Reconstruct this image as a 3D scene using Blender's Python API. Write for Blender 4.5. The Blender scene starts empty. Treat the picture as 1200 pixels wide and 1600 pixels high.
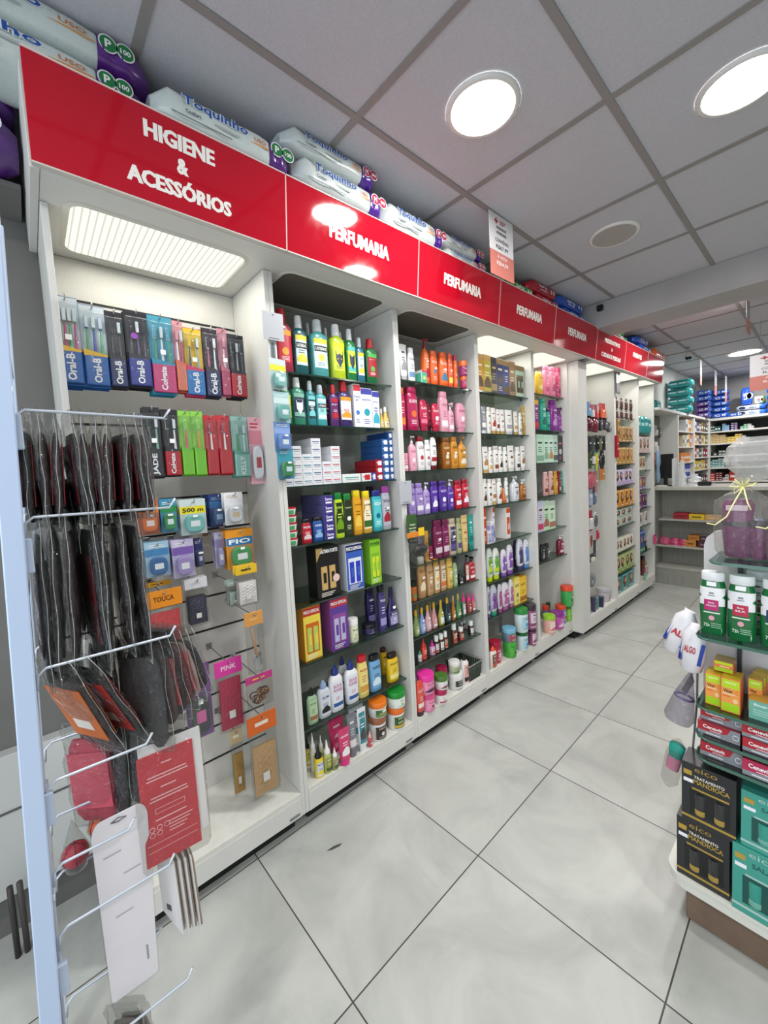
# Pharmacy aisle, built in metres: x to the right of the shelving front, y away along the aisle, z up
EXPOSURE = 0
WORLD = 0.55
DAY = 45
LAMP_E = 9
LAMP_P = 15.5
CAN_P = 1.6
GRID_E = 1.3
import bpy, math, random
from mathutils import Vector, Matrix
# ---------------------------------------------------------------- camera, world, light, exposure
sc = bpy.context.scene
COL = sc.collection
cam_d = bpy.data.cameras.new('camera'); cam = bpy.data.objects.new('camera', cam_d); COL.objects.link(cam)
CR = Vector((0.66330274, 0.7464615, -0.05314794)); CU = Vector((-0.01816893, 0.08706253, 0.99603715)); CF = Vector((-0.74813058, 0.65970853, -0.07131122))
M = Matrix((CR, CU, -CF)).transposed().to_4x4(); M.translation = Vector((1.4683, -0.0880, 1.4805)); cam.matrix_world = M
cam_d.sensor_fit = 'HORIZONTAL'; cam_d.sensor_width = 36; cam_d.lens = 629.588 / 1200 * 36
cam_d.shift_x = -(605.066 - 600) / 1200; cam_d.shift_y = (782.14 - 800) / 1200
cam_d.clip_start = .02; cam_d.clip_end = 60
sc.camera = cam
sc.view_settings.view_transform = 'Standard'; sc.view_settings.look = 'None'; sc.view_settings.gamma = 1; sc.view_settings.use_curve_mapping = False
sc.view_settings.exposure = EXPOSURE
W = bpy.data.worlds.new('sky'); sc.world = W; W.use_nodes = True
bg = W.node_tree.nodes['Background']; bg.inputs[0].default_value = (.80, .90, 1, 1); bg.inputs[1].default_value = WORLD
def area(name, loc, size, power, color, rot=(0, 0, 0), sy=None):
    d = bpy.data.lights.new(name, 'AREA'); d.shape = 'RECTANGLE' if sy else 'DISK'; d.size = size
    if sy: d.size_y = sy
    d.energy = power; d.color = color
    o = bpy.data.objects.new(name, d); o.location = loc; o.rotation_euler = rot; COL.objects.link(o); o['label'] = name; return o
# daylight coming through the shop front behind the camera
area('shop_front_daylight', (2.0, -1.9, 1.5), 3.6, DAY, (.82, .91, 1), (math.radians(90), 0, 0), 2.3)
# ---------------------------------------------------------------- materials
MATS = {}
def lin(h):
    v = [int(h[i:i + 2], 16) / 255 for i in (0, 2, 4)]
    return tuple(x / 12.92 if x < .04045 else ((x + .055) / 1.055) ** 2.4 for x in v) + (1,)
def mat(h, rough=.4, metal=0, coat=0, key=None, emit=0, sub=0):
    k = (h, rough, metal, coat, key, emit)
    if k in MATS: return MATS[k]
    m = bpy.data.materials.new('paint_' + h); m.use_nodes = True; b = m.node_tree.nodes['Principled BSDF']
    b.inputs['Base Color'].default_value = lin(h); b.inputs['Roughness'].default_value = rough; b.inputs['Metallic'].default_value = metal
    b.inputs['Coat Weight'].default_value = coat; b.inputs['Coat Roughness'].default_value = .05
    if emit:
        b.inputs['Emission Color'].default_value = lin(h); b.inputs['Emission Strength'].default_value = emit
    else:
        nt = m.node_tree; n = nt.nodes.new('ShaderNodeTexNoise'); n.inputs['Scale'].default_value = 40; n.inputs['Detail'].default_value = 2
        tc = nt.nodes.new('ShaderNodeTexCoord'); nt.links.new(tc.outputs['Object'], n.inputs['Vector'])
        mr = nt.nodes.new('ShaderNodeMapRange'); mr.inputs['To Min'].default_value = max(0, rough - .05); mr.inputs['To Max'].default_value = min(1, rough + .05)
        nt.links.new(n.outputs['Fac'], mr.inputs['Value']); nt.links.new(mr.outputs['Result'], b.inputs['Roughness'])
    MATS[k] = m; return m
def clear(name, tint, gloss=.12, rough=.08, wrinkle=0, haze=0, hcol='d8dce0'):
    k = ('clear', name)
    if k in MATS: return MATS[k]
    m = bpy.data.materials.new(name); m.use_nodes = True; nt = m.node_tree; nt.nodes.clear()
    o = nt.nodes.new('ShaderNodeOutputMaterial'); t = nt.nodes.new('ShaderNodeBsdfTransparent'); t.inputs[0].default_value = lin(tint)
    g = nt.nodes.new('ShaderNodeBsdfGlossy'); g.inputs['Roughness'].default_value = rough; g.inputs[0].default_value = (.9, .9, .9, 1)
    lw = nt.nodes.new('ShaderNodeLayerWeight'); lw.inputs[0].default_value = .5
    pw = nt.nodes.new('ShaderNodeMath'); pw.operation = 'POWER'; pw.inputs[1].default_value = 4; nt.links.new(lw.outputs['Facing'], pw.inputs[0])
    ad = nt.nodes.new('ShaderNodeMath'); ad.operation = 'MULTIPLY_ADD'; ad.use_clamp = True; ad.inputs[1].default_value = .55; ad.inputs[2].default_value = gloss
    nt.links.new(pw.outputs[0], ad.inputs[0])
    mx = nt.nodes.new('ShaderNodeMixShader'); nt.links.new(ad.outputs[0], mx.inputs[0]); nt.links.new(t.outputs[0], mx.inputs[1]); nt.links.new(g.outputs[0], mx.inputs[2])
    out = mx
    if haze:
        df = nt.nodes.new('ShaderNodeBsdfDiffuse'); df.inputs[0].default_value = lin(hcol)
        m2 = nt.nodes.new('ShaderNodeMixShader'); m2.inputs[0].default_value = haze
        nt.links.new(mx.outputs[0], m2.inputs[1]); nt.links.new(df.outputs[0], m2.inputs[2]); out = m2
    if wrinkle:
        n = nt.nodes.new('ShaderNodeTexNoise'); n.inputs['Scale'].default_value = 38; n.inputs['Detail'].default_value = 3; n.inputs['Distortion'].default_value = 1.5
        tc = nt.nodes.new('ShaderNodeTexCoord'); nt.links.new(tc.outputs['Object'], n.inputs['Vector'])
        bp_ = nt.nodes.new('ShaderNodeBump'); bp_.inputs['Strength'].default_value = wrinkle; bp_.inputs['Distance'].default_value = .02
        nt.links.new(n.outputs[0], bp_.inputs['Height']); nt.links.new(bp_.outputs[0], g.inputs['Normal'])
    nt.links.new(out.outputs[0], o.inputs[0]); MATS[k] = m; return m
BAG = lambda: clear('clear_plastic_bag', 'efefed', .035, .10, .9, .015)
BLI = lambda: clear('clear_blister', 'f2f5f6', .05, .06, .25, .04)
# ---------------------------------------------------------------- mesh collector
class MB:
    def __init__(s): s.v = []; s.f = []; s.m = []; s.mats = []; s.sm = []
    def mi(s, m):
        if m not in s.mats: s.mats.append(m)
        return s.mats.index(m)
    def add(s, vs, fs, m, smooth=False, T=None):
        o = len(s.v)
        s.v += [tuple(T @ Vector(p)) if T else tuple(p) for p in vs]; k = s.mi(m)
        for f in fs: s.f.append([i + o for i in f]); s.m.append(k); s.sm.append(smooth)
    def box(s, x0, x1, y0, y1, z0, z1, m, b=0, T=None):
        if b > 0:
            b = min(b, (x1 - x0) / 2.01, (y1 - y0) / 2.01, (z1 - z0) / 2.01)
            X, Y, Z = (x0, x1), (y0, y1), (z0, z1); vs = []; idx = {}
            for i in (0, 1):
                for j in (0, 1):
                    for k in (0, 1):
                        sx, sy, sz = (1, -1)[i], (1, -1)[j], (1, -1)[k]
                        for a in range(3):
                            idx[i, j, k, a] = len(vs)
                            vs.append((X[i] + (sx * b if a != 0 else 0), Y[j] + (sy * b if a != 1 else 0), Z[k] + (sz * b if a != 2 else 0)))
            F = []
            def q(l): F.append([idx[t] for t in l])
            for i in (0, 1): q([(i, 0, 0, 0), (i, 1, 0, 0), (i, 1, 1, 0), (i, 0, 1, 0)][::(1 if i else -1)])
            for j in (0, 1): q([(0, j, 0, 1), (1, j, 0, 1), (1, j, 1, 1), (0, j, 1, 1)][::(-1 if j else 1)])
            for k in (0, 1): q([(0, 0, k, 2), (1, 0, k, 2), (1, 1, k, 2), (0, 1, k, 2)][::(1 if k else -1)])
            for j in (0, 1):
                for k in (0, 1): q([(0, j, k, 1), (1, j, k, 1), (1, j, k, 2), (0, j, k, 2)][::(1 if j == k else -1)][::-1 if True and j == 0 and False else 1])
            for i in (0, 1):
                for k in (0, 1): q([(i, 0, k, 0), (i, 1, k, 0), (i, 1, k, 2), (i, 0, k, 2)][::(-1 if i == k else 1)])
            for i in (0, 1):
                for j in (0, 1): q([(i, j, 0, 0), (i, j, 1, 0), (i, j, 1, 1), (i, j, 0, 1)][::(1 if i == j else -1)])
            for i in (0, 1):
                for j in (0, 1):
                    for k in (0, 1): q([(i, j, k, 0), (i, j, k, 1), (i, j, k, 2)][::(1 if (i + j + k) % 2 else -1)])
            s.add(vs, F, m, False, T); return
        vs = [(x, y, z) for x in (x0, x1) for y in (y0, y1) for z in (z0, z1)]
        s.add(vs, [(0, 1, 3, 2), (4, 6, 7, 5), (0, 4, 5, 1), (2, 3, 7, 6), (0, 2, 6, 4), (1, 5, 7, 3)], m, False, T)
    def loft(s, rings, m, seg=20, cap=(1, 1), T=None, smooth=True):
        # rings: (z, ax, ay, n[, cx, cy])
        vs = []; N = seg
        for r in rings:
            z, ax, ay, n = r[:4]; cx = r[4] if len(r) > 4 else 0; cy = r[5] if len(r) > 5 else 0
            for i in range(N):
                t = 2 * math.pi * i / N; c, q = math.cos(t), math.sin(t)
                vs.append((cx + ax * math.copysign(abs(c) ** (2 / n), c), cy + ay * math.copysign(abs(q) ** (2 / n), q), z))
        fs = [(k * N + i, k * N + (i + 1) % N, (k + 1) * N + (i + 1) % N, (k + 1) * N + i) for k in range(len(rings) - 1) for i in range(N)]
        s.add(vs, fs, m, smooth, T)
        if cap[0]: s.add(vs[:N], [list(range(N))[::-1]], m, False, T)
        if cap[1]: s.add(vs[-N:], [list(range(N))], m, False, T)
    def tube(s, pts, r, m, seg=8, T=None):
        pts = [Vector(p) for p in pts]; vs = []; prev = None
        for i, p in enumerate(pts):
            d = (pts[min(i + 1, len(pts) - 1)] - pts[max(i - 1, 0)]).normalized()
            if prev is None: prev = d.orthogonal().normalized()
            u = (prev - d * prev.dot(d))
            u = u.normalized() if u.length > 1e-6 else d.orthogonal().normalized()
            prev = u; w = d.cross(u); rr = r[i] if isinstance(r, (list, tuple)) else r
            for k in range(seg):
                a = 2 * math.pi * k / seg; vs.append(p + (u * math.cos(a) + w * math.sin(a)) * rr)
        n = len(pts)
        fs = [(k * seg + i, k * seg + (i + 1) % seg, (k + 1) * seg + (i + 1) % seg, (k + 1) * seg + i) for k in range(n - 1) for i in range(seg)]
        fs += [list(range(seg))[::-1], list(range((n - 1) * seg, n * seg))]
        s.add(vs, fs, m, True, T)
    def prism(s, poly, x0, x1, m, T=None):   # polygon in (y, z), extruded along x
        n = len(poly); vs = [(x0, a, b) for a, b in poly] + [(x1, a, b) for a, b in poly]
        s.add(vs, [list(range(n))[::-1], list(range(n, 2 * n))] + [(i, (i + 1) % n, n + (i + 1) % n, n + i) for i in range(n)], m, False, T)
    def mesh(s, name):
        me = bpy.data.meshes.new(name); me.from_pydata(s.v, [], s.f)
        for m in s.mats: me.materials.append(m)
        me.polygons.foreach_set('material_index', s.m); me.polygons.foreach_set('use_smooth', s.sm); me.update(); return me
    def obj(s, name, parent=None, label=None):
        o = bpy.data.objects.new(name, s.mesh(name)); COL.objects.link(o)
        if parent: o.parent = parent
        if label: o['label'] = label
        return o
def thing(name, label, cat, loc=(0, 0, 0), rz=0, group=None):
    o = bpy.data.objects.new(name, None); COL.objects.link(o); o.location = loc; o.rotation_euler = (0, 0, rz) if not isinstance(rz, tuple) else rz
    o.empty_display_size = .02; o['label'] = label; o['category'] = cat
    if group: o['group'] = group
    return o
def tag(o, label, cat, group=None):
    o['label'] = label; o['category'] = cat
    if group: o['group'] = group
    return o
def struct(o): o['kind'] = 'structure'; return o
def dup(root, loc, rz=None, label=None, group=None):
    r = root.copy(); COL.objects.link(r); r.location = loc
    if rz is not None: r.rotation_euler = (0, 0, rz) if not isinstance(rz, tuple) else rz
    if label: r['label'] = label
    if group: r['group'] = group
    for ch in root.children:
        c = ch.copy(); COL.objects.link(c); c.parent = r
        for g in ch.children: d = g.copy(); COL.objects.link(d); d.parent = c
    return r
# ---------------------------------------------------------------- lettering
GL = {}
def glyphs(t, bold=.02):
    if (t, bold) in GL: return GL[t, bold]
    cu = bpy.data.curves.new('lettering', 'FONT'); cu.body = t; cu.resolution_u = 2; cu.offset = bold; cu.fill_mode = 'FRONT'
    o = bpy.data.objects.new('lettering', cu); me = bpy.data.meshes.new_from_object(o)
    vs = [(v.co.x, v.co.y) for v in me.vertices]; fs = [list(p.vertices) for p in me.polygons]
    bpy.data.objects.remove(o); bpy.data.meshes.remove(me)
    if not vs: vs = [(0, 0)]; fs = []
    x0 = min(v[0] for v in vs); x1 = max(v[0] for v in vs); y0 = min(v[1] for v in vs); y1 = max(v[1] for v in vs)
    vs = [((a - x0) / max(x1 - x0, 1e-6), (b - y0) / max(y1 - y0, 1e-6)) for a, b in vs]
    GL[t, bold] = (vs, fs, (x1 - x0) / max(y1 - y0, 1e-6)); return GL[t, bold]
def put_text(mb, t, surf, yc, zc, w, h, m, off=.0006, bold=.02, vert=False):
    vs, fs, asp = glyphs(t, bold)
    if vert: vs = [(1 - b, a) for a, b in vs]; vs = [(a, b) for a, b in vs]
    if vert: vs = [(1 - (1 - a), b) for a, b in vs]
    P = []
    for a, b in vs:
        y = yc + (a - .5) * w; z = zc + (b - .5) * h; P.append((surf(y, z) + off, y, z))
    mb.add(P, fs, m)
def patch(mb, surf, y0, y1, z0, z1, m, off=.0003, ny=8, nz=2):
    vs = []
    for i in range(ny + 1):
        for j in range(nz + 1):
            y = y0 + (y1 - y0) * i / ny; z = z0 + (z1 - z0) * j / nz; vs.append((surf(y, z) + off, y, z))
    fs = [(i * (nz + 1) + j, (i + 1) * (nz + 1) + j, (i + 1) * (nz + 1) + j + 1, i * (nz + 1) + j + 1) for i in range(ny) for j in range(nz)]
    mb.add(vs, fs, m, True)
def surf_of(rings):
    def f(y, z):
        for a, b in zip(rings, rings[1:]):
            if a[0] <= z <= b[0] or b is rings[-1]:
                t = 0 if b[0] == a[0] else min(max((z - a[0]) / (b[0] - a[0]), 0), 1)
                ax = a[1] + (b[1] - a[1]) * t; ay = a[2] + (b[2] - a[2]) * t; n = a[3] + (b[3] - a[3]) * t
                u = min(abs(y) / max(ay, 1e-5), .985); return ax * (1 - u ** n) ** (1 / n)
        return rings[-1][1]
    return f
# ---------------------------------------------------------------- goods
def art(mb, surf, hw, z0, z1, c, text, rnd, bg=True):
    """printed label: ground, title, marks and rows of small print"""
    L = mat(c[2], .35); T = mat(c[3], .4); A = mat(c[4], .35); H = z1 - z0
    if bg: patch(mb, surf, -hw, hw, z0, z1, L)
    t = rnd.random()
    if text:
        words = text.split(' '); n = len(words); bh = min(H * .13, hw * 2 * .9 / max(4, max(map(len, words))) * 1.7)
        for i, wd in enumerate(words):
            w = min(hw * 1.75, glyphs(wd)[2] * bh * .95)
            put_text(mb, wd, surf, 0, z1 - H * .16 - i * bh * 1.25, w, bh, T)
        zt = z1 - H * .2 - n * bh * 1.25
    else:
        patch(mb, surf, -hw * .6, hw * .6, z1 - H * .2, z1 - H * .13, T, .0006, 4, 1); zt = z1 - H * .28
    zb = z0 + H * .06
    if t < .4:
        patch(mb, surf, -hw, hw, zb, zb + (zt - zb) * .35, A, .0005)
        for i in range(3): patch(mb, surf, -hw * .55, hw * (.2 + .4 * rnd.random()), zt - (zt - zb) * (.16 + .13 * i), zt - (zt - zb) * (.12 + .13 * i), T, .0006, 4, 1)
    elif t < .75:
        r = min(hw * .55, (zt - zb) * .25); zc = zb + (zt - zb) * .6; N = 12
        vs = [(surf(0, zc) + .0006, 0, zc)] + [(surf(r * math.cos(a), zc) + .0006, r * math.cos(a), zc + r * math.sin(a)) for a in [2 * math.pi * k / N for k in range(N)]]
        mb.add(vs, [(0, 1 + k, 1 + (k + 1) % N) for k in range(N)], A)
        for i in range(3): patch(mb, surf, -hw * .6, hw * (.3 + .3 * rnd.random()), zb + (zt - zb) * (.05 + .09 * i), zb + (zt - zb) * (.08 + .09 * i), T, .0006, 4, 1)
    else:
        N = 8; zc = zb + (zt - zb) * .1; vs = []
        for k in range(N + 1):
            y = -hw * .9 + 1.8 * hw * k / N; q = .25 + .3 * math.sin(k / N * 3.1); vs += [(surf(y, zc) + .0006, y, zc), (surf(y, zc) + .0006, y, zc + (zt - zb) * q)]
        mb.add(vs, [(2 * k, 2 * k + 2, 2 * k + 3, 2 * k + 1) for k in range(N)], A, True)
        for i in range(2): patch(mb, surf, -hw * .6, hw * .5, zt - (zt - zb) * (.18 + .14 * i), zt - (zt - zb) * (.13 + .14 * i), T, .0006, 4, 1)
def sticker(surf, y, z, root, s=.012):
    mb = MB(); patch(mb, surf, y - s, y + s, z - s * .55, z + s * .55, mat('f4f4f2', .5), .0011, 3, 1); mb.obj('price_sticker', root)
def goods(kind, cols, text, w, d, h, root, seed=0):
    rnd = random.Random(seed); c = cols.split(',') if isinstance(cols, str) else cols
    hx, hy = d / 2, w / 2; B = mat(c[0], .28, 0, .3); K = mat(c[1], .35)
    body, cap, lab = MB(), MB(), MB()
    if kind == 'mouth':
        R = [(0, hx * .9, hy * .88, 3), (h * .02, hx, hy * .97, 3), (h * .5, hx * .94, hy * .9, 3), (h * .66, hx, hy, 3), (h * .72, hx * .97, hy * .93, 2.8), (h * .755, hx * .85, hy * .72, 2.4), (h * .778, hx * .68, hy * .45, 2), (h * .80, hx * .6, hy * .38, 2)]
        body.loft(R, B); cr = hy * .44
        cap.loft([(h * .79, cr, cr, 2), (h * .80, cr * 1.03, cr * 1.03, 2), (h * .94, cr * .95, cr * .95, 2), (h, cr * .85, cr * .85, 2)], K, 16)
        for k in range(3): cap.loft([(h * (.82 + .04 * k), cr * 1.06, cr * 1.06, 2), (h * (.83 + .04 * k), cr * 1.06, cr * 1.06, 2)], K, 16)
        s = surf_of(R); art(lab, s, hy * .74, h * .16, h * .58, [c[0], c[1], c[2], c[3], c[4]], text, rnd)
        patch(lab, s, -hy * .74, hy * .74, h * .58, h * .66, mat(c[4], .4), .0008)
        if text in ('CONTROL', 'TARTAR'): lab.add([(s(a, h * b) + .001, a, h * b) for a, b in ((-hy * .5, .52), (-hy * .45, .34), (0, .22), (hy * .45, .34), (hy * .5, .52), (0, .46))], [(0, 1, 2, 5), (5, 2, 3, 4)], mat(c[3] if text == 'CONTROL' else 'e8ecee', .4))
        if text == 'LISTERINE': patch(lab, s, -hy * .7, hy * .7, h * .44, h * .54, mat(c[3], .4), .001, 8, 1); put_text(lab, text, s, 0, h * .49, hy * 1.2, h * .05, mat('eef2f2', .4), .0014, .02)
    elif kind in ('shampoo', 'jar', 'can', 'nozzle', 'pump', 'spray', 'oil', 'vial', 'vial2', 'inv'):
        n = 2.0
        if kind == 'shampoo':
            n = rnd.choice([2.3, 2.8, 3.4]); sh = rnd.choice([.96, .82, .9]); ch = .15
            R = [(0, hx * .92, hy * .92, n), (h * .02, hx, hy, n), (h * .6, hx, hy * (1 if sh > .85 else .97), n), (h * (.97 - ch - .04), hx * .97, hy * sh, n), (h * (1 - ch), hx * .8, hy * sh * .85, n)]
            C = [(h * (1 - ch), hx * .78, hy * sh * .8, n), (h * (1 - ch + .01), hx * .84, hy * sh * .86, n), (h * .985, hx * .82, hy * sh * .84, n), (h, hx * .74, hy * sh * .78, n)]; zl = (.1, .78); lw = .8
        elif kind == 'inv':
            n = 2.6
            C = [(0, hx * .82, hy * .7, n), (h * .01, hx * .86, hy * .74, n), (h * .13, hx * .8, hy * .7, n)]
            R = [(h * .13, hx * .8, hy * .72, n), (h * .17, hx * .95, hy * .86, n), (h * .5, hx, hy, n), (h * .8, hx * .92, hy * .92, n), (h * .95, hx * .6, hy * .7, n), (h, hx * .25, hy * .4, n)]; zl = (.22, .82); lw = .78
        elif kind == 'jar':
            q = max(.22, min(.34, .03 / h)); R = [(0, hx * .9, hy * .9, 2), (h * .03, hx * .97, hy * .97, 2), (h * (1 - q - .06), hx * .97, hy * .97, 2), (h * (1 - q), hx * .9, hy * .9, 2)]
            C = [(h * (1 - q), hx, hy, 2), (h * (1 - q + .02), hx, hy, 2), (h * .97, hx, hy, 2), (h, hx * .95, hy * .95, 2)]; zl = (.1, 1 - q - .1); lw = .82
        elif kind == 'can':
            R = [(0, hx * .95, hy * .95, 2), (h * .02, hx, hy, 2), (h * .72, hx, hy, 2), (h * .8, hx * .6, hy * .6, 2)]; C = [(h * .8, hx * .5, hy * .5, 2), (h * .9, hx * .35, hy * .35, 2), (h, hx * .2, hy * .2, 2)]; zl = (.08, .68); lw = .75
        elif kind == 'nozzle':
            n = 2.8; R = [(0, hx * .93, hy * .93, n), (h * .02, hx, hy, n), (h * .68, hx, hy, n), (h * .76, hx * .8, hy * .75, n), (h * .79, hx * .6, hy * .5, 2)]
            C = [(h * .79, hx * .66, hy * .5, 2), (h * .9, hx * .62, hy * .47, 2), (h * .93, hx * .4, hy * .3, 2), (h, hx * .22, hy * .18, 2)]; zl = (.08, .66); lw = .74
        elif kind in ('pump', 'spray'):
            n = 2.5; R = [(0, hx * .93, hy * .93, n), (h * .02, hx, hy, n), (h * .66, hx * .97, hy * .95, n), (h * .76, hx * .6, hy * .5, 2), (h * .79, hx * .36, hy * .26, 2)]
            C = [(h * .79, hx * .42, hy * .3, 2), (h * .86, hx * .42, hy * .3, 2), (h * .87, hx * .16, hy * .12, 2), (h * .94, hx * .16, hy * .12, 2)]; zl = (.08, .64); lw = .76
        elif kind == 'oil':
            R = [(0, hx * .85, hy * .85, 2.3), (h * .03, hx, hy, 2.3), (h * .38, hx * .95, hy * .95, 2.2), (h * .62, hx * .5, hy * .5, 2), (h * .78, hx * .34, hy * .34, 2)]
            C = [(h * .77, hx * .42, hy * .4, 2), (h * .96, hx * .38, hy * .36, 2), (h, hx * .3, hy * .3, 2)]; zl = (.08, .4); lw = .7
        elif kind == 'vial':
            R = [(0, hx * .92, hy * .92, 2), (h * .02, hx, hy, 2), (h * .52, hx, hy, 2), (h * .6, hx * .7, hy * .7, 2)]
            C = [(h * .6, hx * .75, hy * .75, 2), (h * .7, hx * .72, hy * .72, 2), (h * .74, hx * .4, hy * .4, 2), (h, hx * .12, hy * .12, 2)]; zl = (.06, .5); lw = .78
        else:
            R = [(0, hx * .95, hy * .95, 2), (h * .02, hx, hy, 2), (h * .6, hx, hy, 2), (h * .68, hx * .6, hy * .6, 2)]
            C = [(h * .68, hx * .72, hy * .72, 2), (h * .97, hx * .72, hy * .72, 2), (h, hx * .66, hy * .66, 2)]; zl = (.06, .55); lw = .8
        body.loft(R, B); cap.loft(C, K, 16)
        if kind == 'pump': cap.tube([(0, 0, h * .93), (0, 0, h * .975), (hx * .9 + .006, 0, h * .96)], min(hx, .006) * .7, K, 8); cap.loft([(h * .95, .007, .007, 2), (h, .006, .006, 2)], K, 10)
        if kind == 'spray': cap.box(-hx * .3 - .004, hx * .5 + .012, -.005, .005, h * .92, h, K, .002); cap.tube([(hx * .4 + .006, 0, h * .93), (hx * .5 + .01, 0, h * .85)], .0018, K, 6)
        s = surf_of(R); art(lab, s, hy * lw, h * zl[0], h * zl[1], c, text, rnd, bg=(kind in ('jar', 'oil', 'vial2', 'vial', 'can', 'nozzle') or c[2] != c[0]))
    elif kind == 'tube':
        R = [(h * .13, hx * .95, hy * .8, 2), (h * .2, hx, hy * .84, 2), (h * .6, hx * .55, hy * .95, 2.2), (h * .9, hx * .12, hy, 3), (h, hx * .06, hy, 4)]
        body.loft(R, B); cap.loft([(0, hx * .9, hy * .7, 2), (h * .13, hx * .95, hy * .76, 2)], K, 16)
        s = surf_of(R); art(lab, s, hy * .72, h * .2, h * .9, c, text, rnd, bg=c[2] != c[0])
    elif kind == 'pouch':
        R = [(0, hx * .9, hy * .9, 2), (h * .1, hx, hy * .95, 2), (h * .6, hx * .6, hy, 2.3), (h * .93, hx * .1, hy, 4), (h, hx * .05, hy, 4)]; B = mat(c[0], .2, .6)
        body.loft(R, B); s = surf_of(R); art(lab, s, hy * .7, h * .15, h * .85, c, text, rnd, bg=False); cap = None
    elif kind in ('box', 'kit'):
        body.box(-hx, hx, -hy, hy, 0, h, mat(c[0], .35, 0, .2), .0012); cap = None
        s = lambda y, z: hx
        sl = lambda y, z: 0
        if kind == 'box':
            patch(lab, s, -hy * .97, hy * .97, h * .84, h * .985, mat(c[1], .35), .0003, 1, 1)
            art(lab, s, hy * .97, h * .03, h * .84, c, text, rnd)
            TS = Matrix(((1, 0, 0, 0), (0, 1, 0, 0), (0, 0, 1, 0), (0, 0, 0, 1)))
        else:
            patch(lab, s, -hy * .97, hy * .97, h * .02, h * .985, mat(c[2], .35), .0003, 1, 1)
            bar = mat(c[3] if 'ESPECIAL' in text else c[1], .35)
            patch(lab, s, -hy * .99, hy * .99, h * .84, h * .99, bar, .0005, 1, 1)
            f2 = text.split(' ')
            if text: put_text(lab, text, s, 0, h * .91, hy * 1.8, h * .075, mat('f2f2f0' if 'ESPECIAL' in text or c[0] == '141414' else c[3], .4), .0008, .03)
            patch(lab, s, -hy * .75, hy * .75, h * .14, h * .7, mat('1b1a20' if c[0] == '141414' else c[1], .3), .0006, 1, 1)
            for sg in (-1, 1):
                y0 = sg * hy * .36; bw = hy * .27
                vs = [(hx + .0005, y0 - bw, h * .17), (hx + .0005, y0 + bw, h * .17), (hx + .004, y0 + bw * .6, h * .17), (hx + .004, y0 - bw * .6, h * .17)]
                top = [(a, b, h * .62) for a, b, _ in vs]
                lab.add(vs + top, [(0, 1, 5, 4), (1, 2, 6, 5), (2, 3, 7, 6), (3, 0, 4, 7), (4, 5, 6, 7)], mat(c[4], .25), False)
                patch(lab, lambda y, z: hx + .004, y0 - bw * .5, y0 + bw * .5, h * .3, h * .5, mat(c[2], .4), .0004, 1, 1)
            if c[0] == '141414':
                lab.prism([(-hy * .98, h * .98), (-hy * .98, h * .72), (-hy * .4, h * .98)][::-1], hx + .0005, hx + .0009, mat('d0b070', .3, .5))
                N = 14; zc = h * .36; yc = hy * .62; r = hy * .3
                lab.add([(hx + .005, yc + r * math.cos(6.283 * k / N), zc + r * math.sin(6.283 * k / N)) for k in range(N)], [list(range(N))], mat('e8c8bc', .4))
            for i in range(3): patch(lab, s, -hy * .7, hy * (.2 + .15 * i), h * (.04 + .03 * i), h * (.052 + .03 * i), mat('f0ece0', .4), .0008, 1, 1)
        # printed side facing the shop entrance
        vs = [(-hx * .8, -hy - .0004, h * .1), (hx * .8, -hy - .0004, h * .1), (hx * .8, -hy - .0004, h * .8), (-hx * .8, -hy - .0004, h * .8)]
        if kind == 'box' and d > .03: lab.add(vs, [(0, 1, 2, 3)], mat(c[2], .4))
    o = body.obj('body' if kind not in ('box', 'kit') else 'carton', root)
    if cap and cap.v: cap.obj('lid' if kind == 'jar' else 'cap', root)
    if lab.v: lab.obj('printed_label', root)
    if kind in ('shampoo', 'inv', 'pump', 'jar', 'vial2', 'oil') and rnd.random() < .35 and w > .035:
        sticker(s, hy * .15, h * (.5 if kind != 'jar' else .45), root, min(.011, hy * .35))
CAT = dict(mouth='mouthwash bottle', shampoo='bottle', inv='bottle', pump='pump bottle', spray='spray bottle', nozzle='bottle', oil='bottle', vial='bottle', vial2='bottle', tube='tube', jar='jar', can='spray can', pouch='pouch', box='box', kit='gift box')
NAME = dict(mouth='mouthwash_bottle', shampoo='shampoo_bottle', inv='conditioner_bottle', pump='pump_bottle', spray='spray_bottle', nozzle='lotion_bottle', oil='oil_bottle', vial='nozzle_vial', vial2='dropper_bottle', tube='cream_tube', jar='cream_jar', can='aerosol_can', pouch='foil_pouch', box='product_carton', kit='gift_carton')
def shelf_goods(bay, shelf, z, items):
    for it in items:
        kind, cols, text, desc, y, x, w, d, h, zz = it
        lb = desc + ', ' + shelf + ' of ' + bay + ' bay'
        if len(lb.split()) > 16: lb = desc + ', ' + shelf + ', ' + bay + ' bay'
        r = thing(NAME[kind], lb, CAT[kind], (x, y, zz), 0, None)
        goods(kind, cols, text, w, d, h, r, hash_s(desc))
def hash_s(s):
    v = 7
    for ch in s: v = (v * 31 + ord(ch)) % 1000003
    return v

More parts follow.
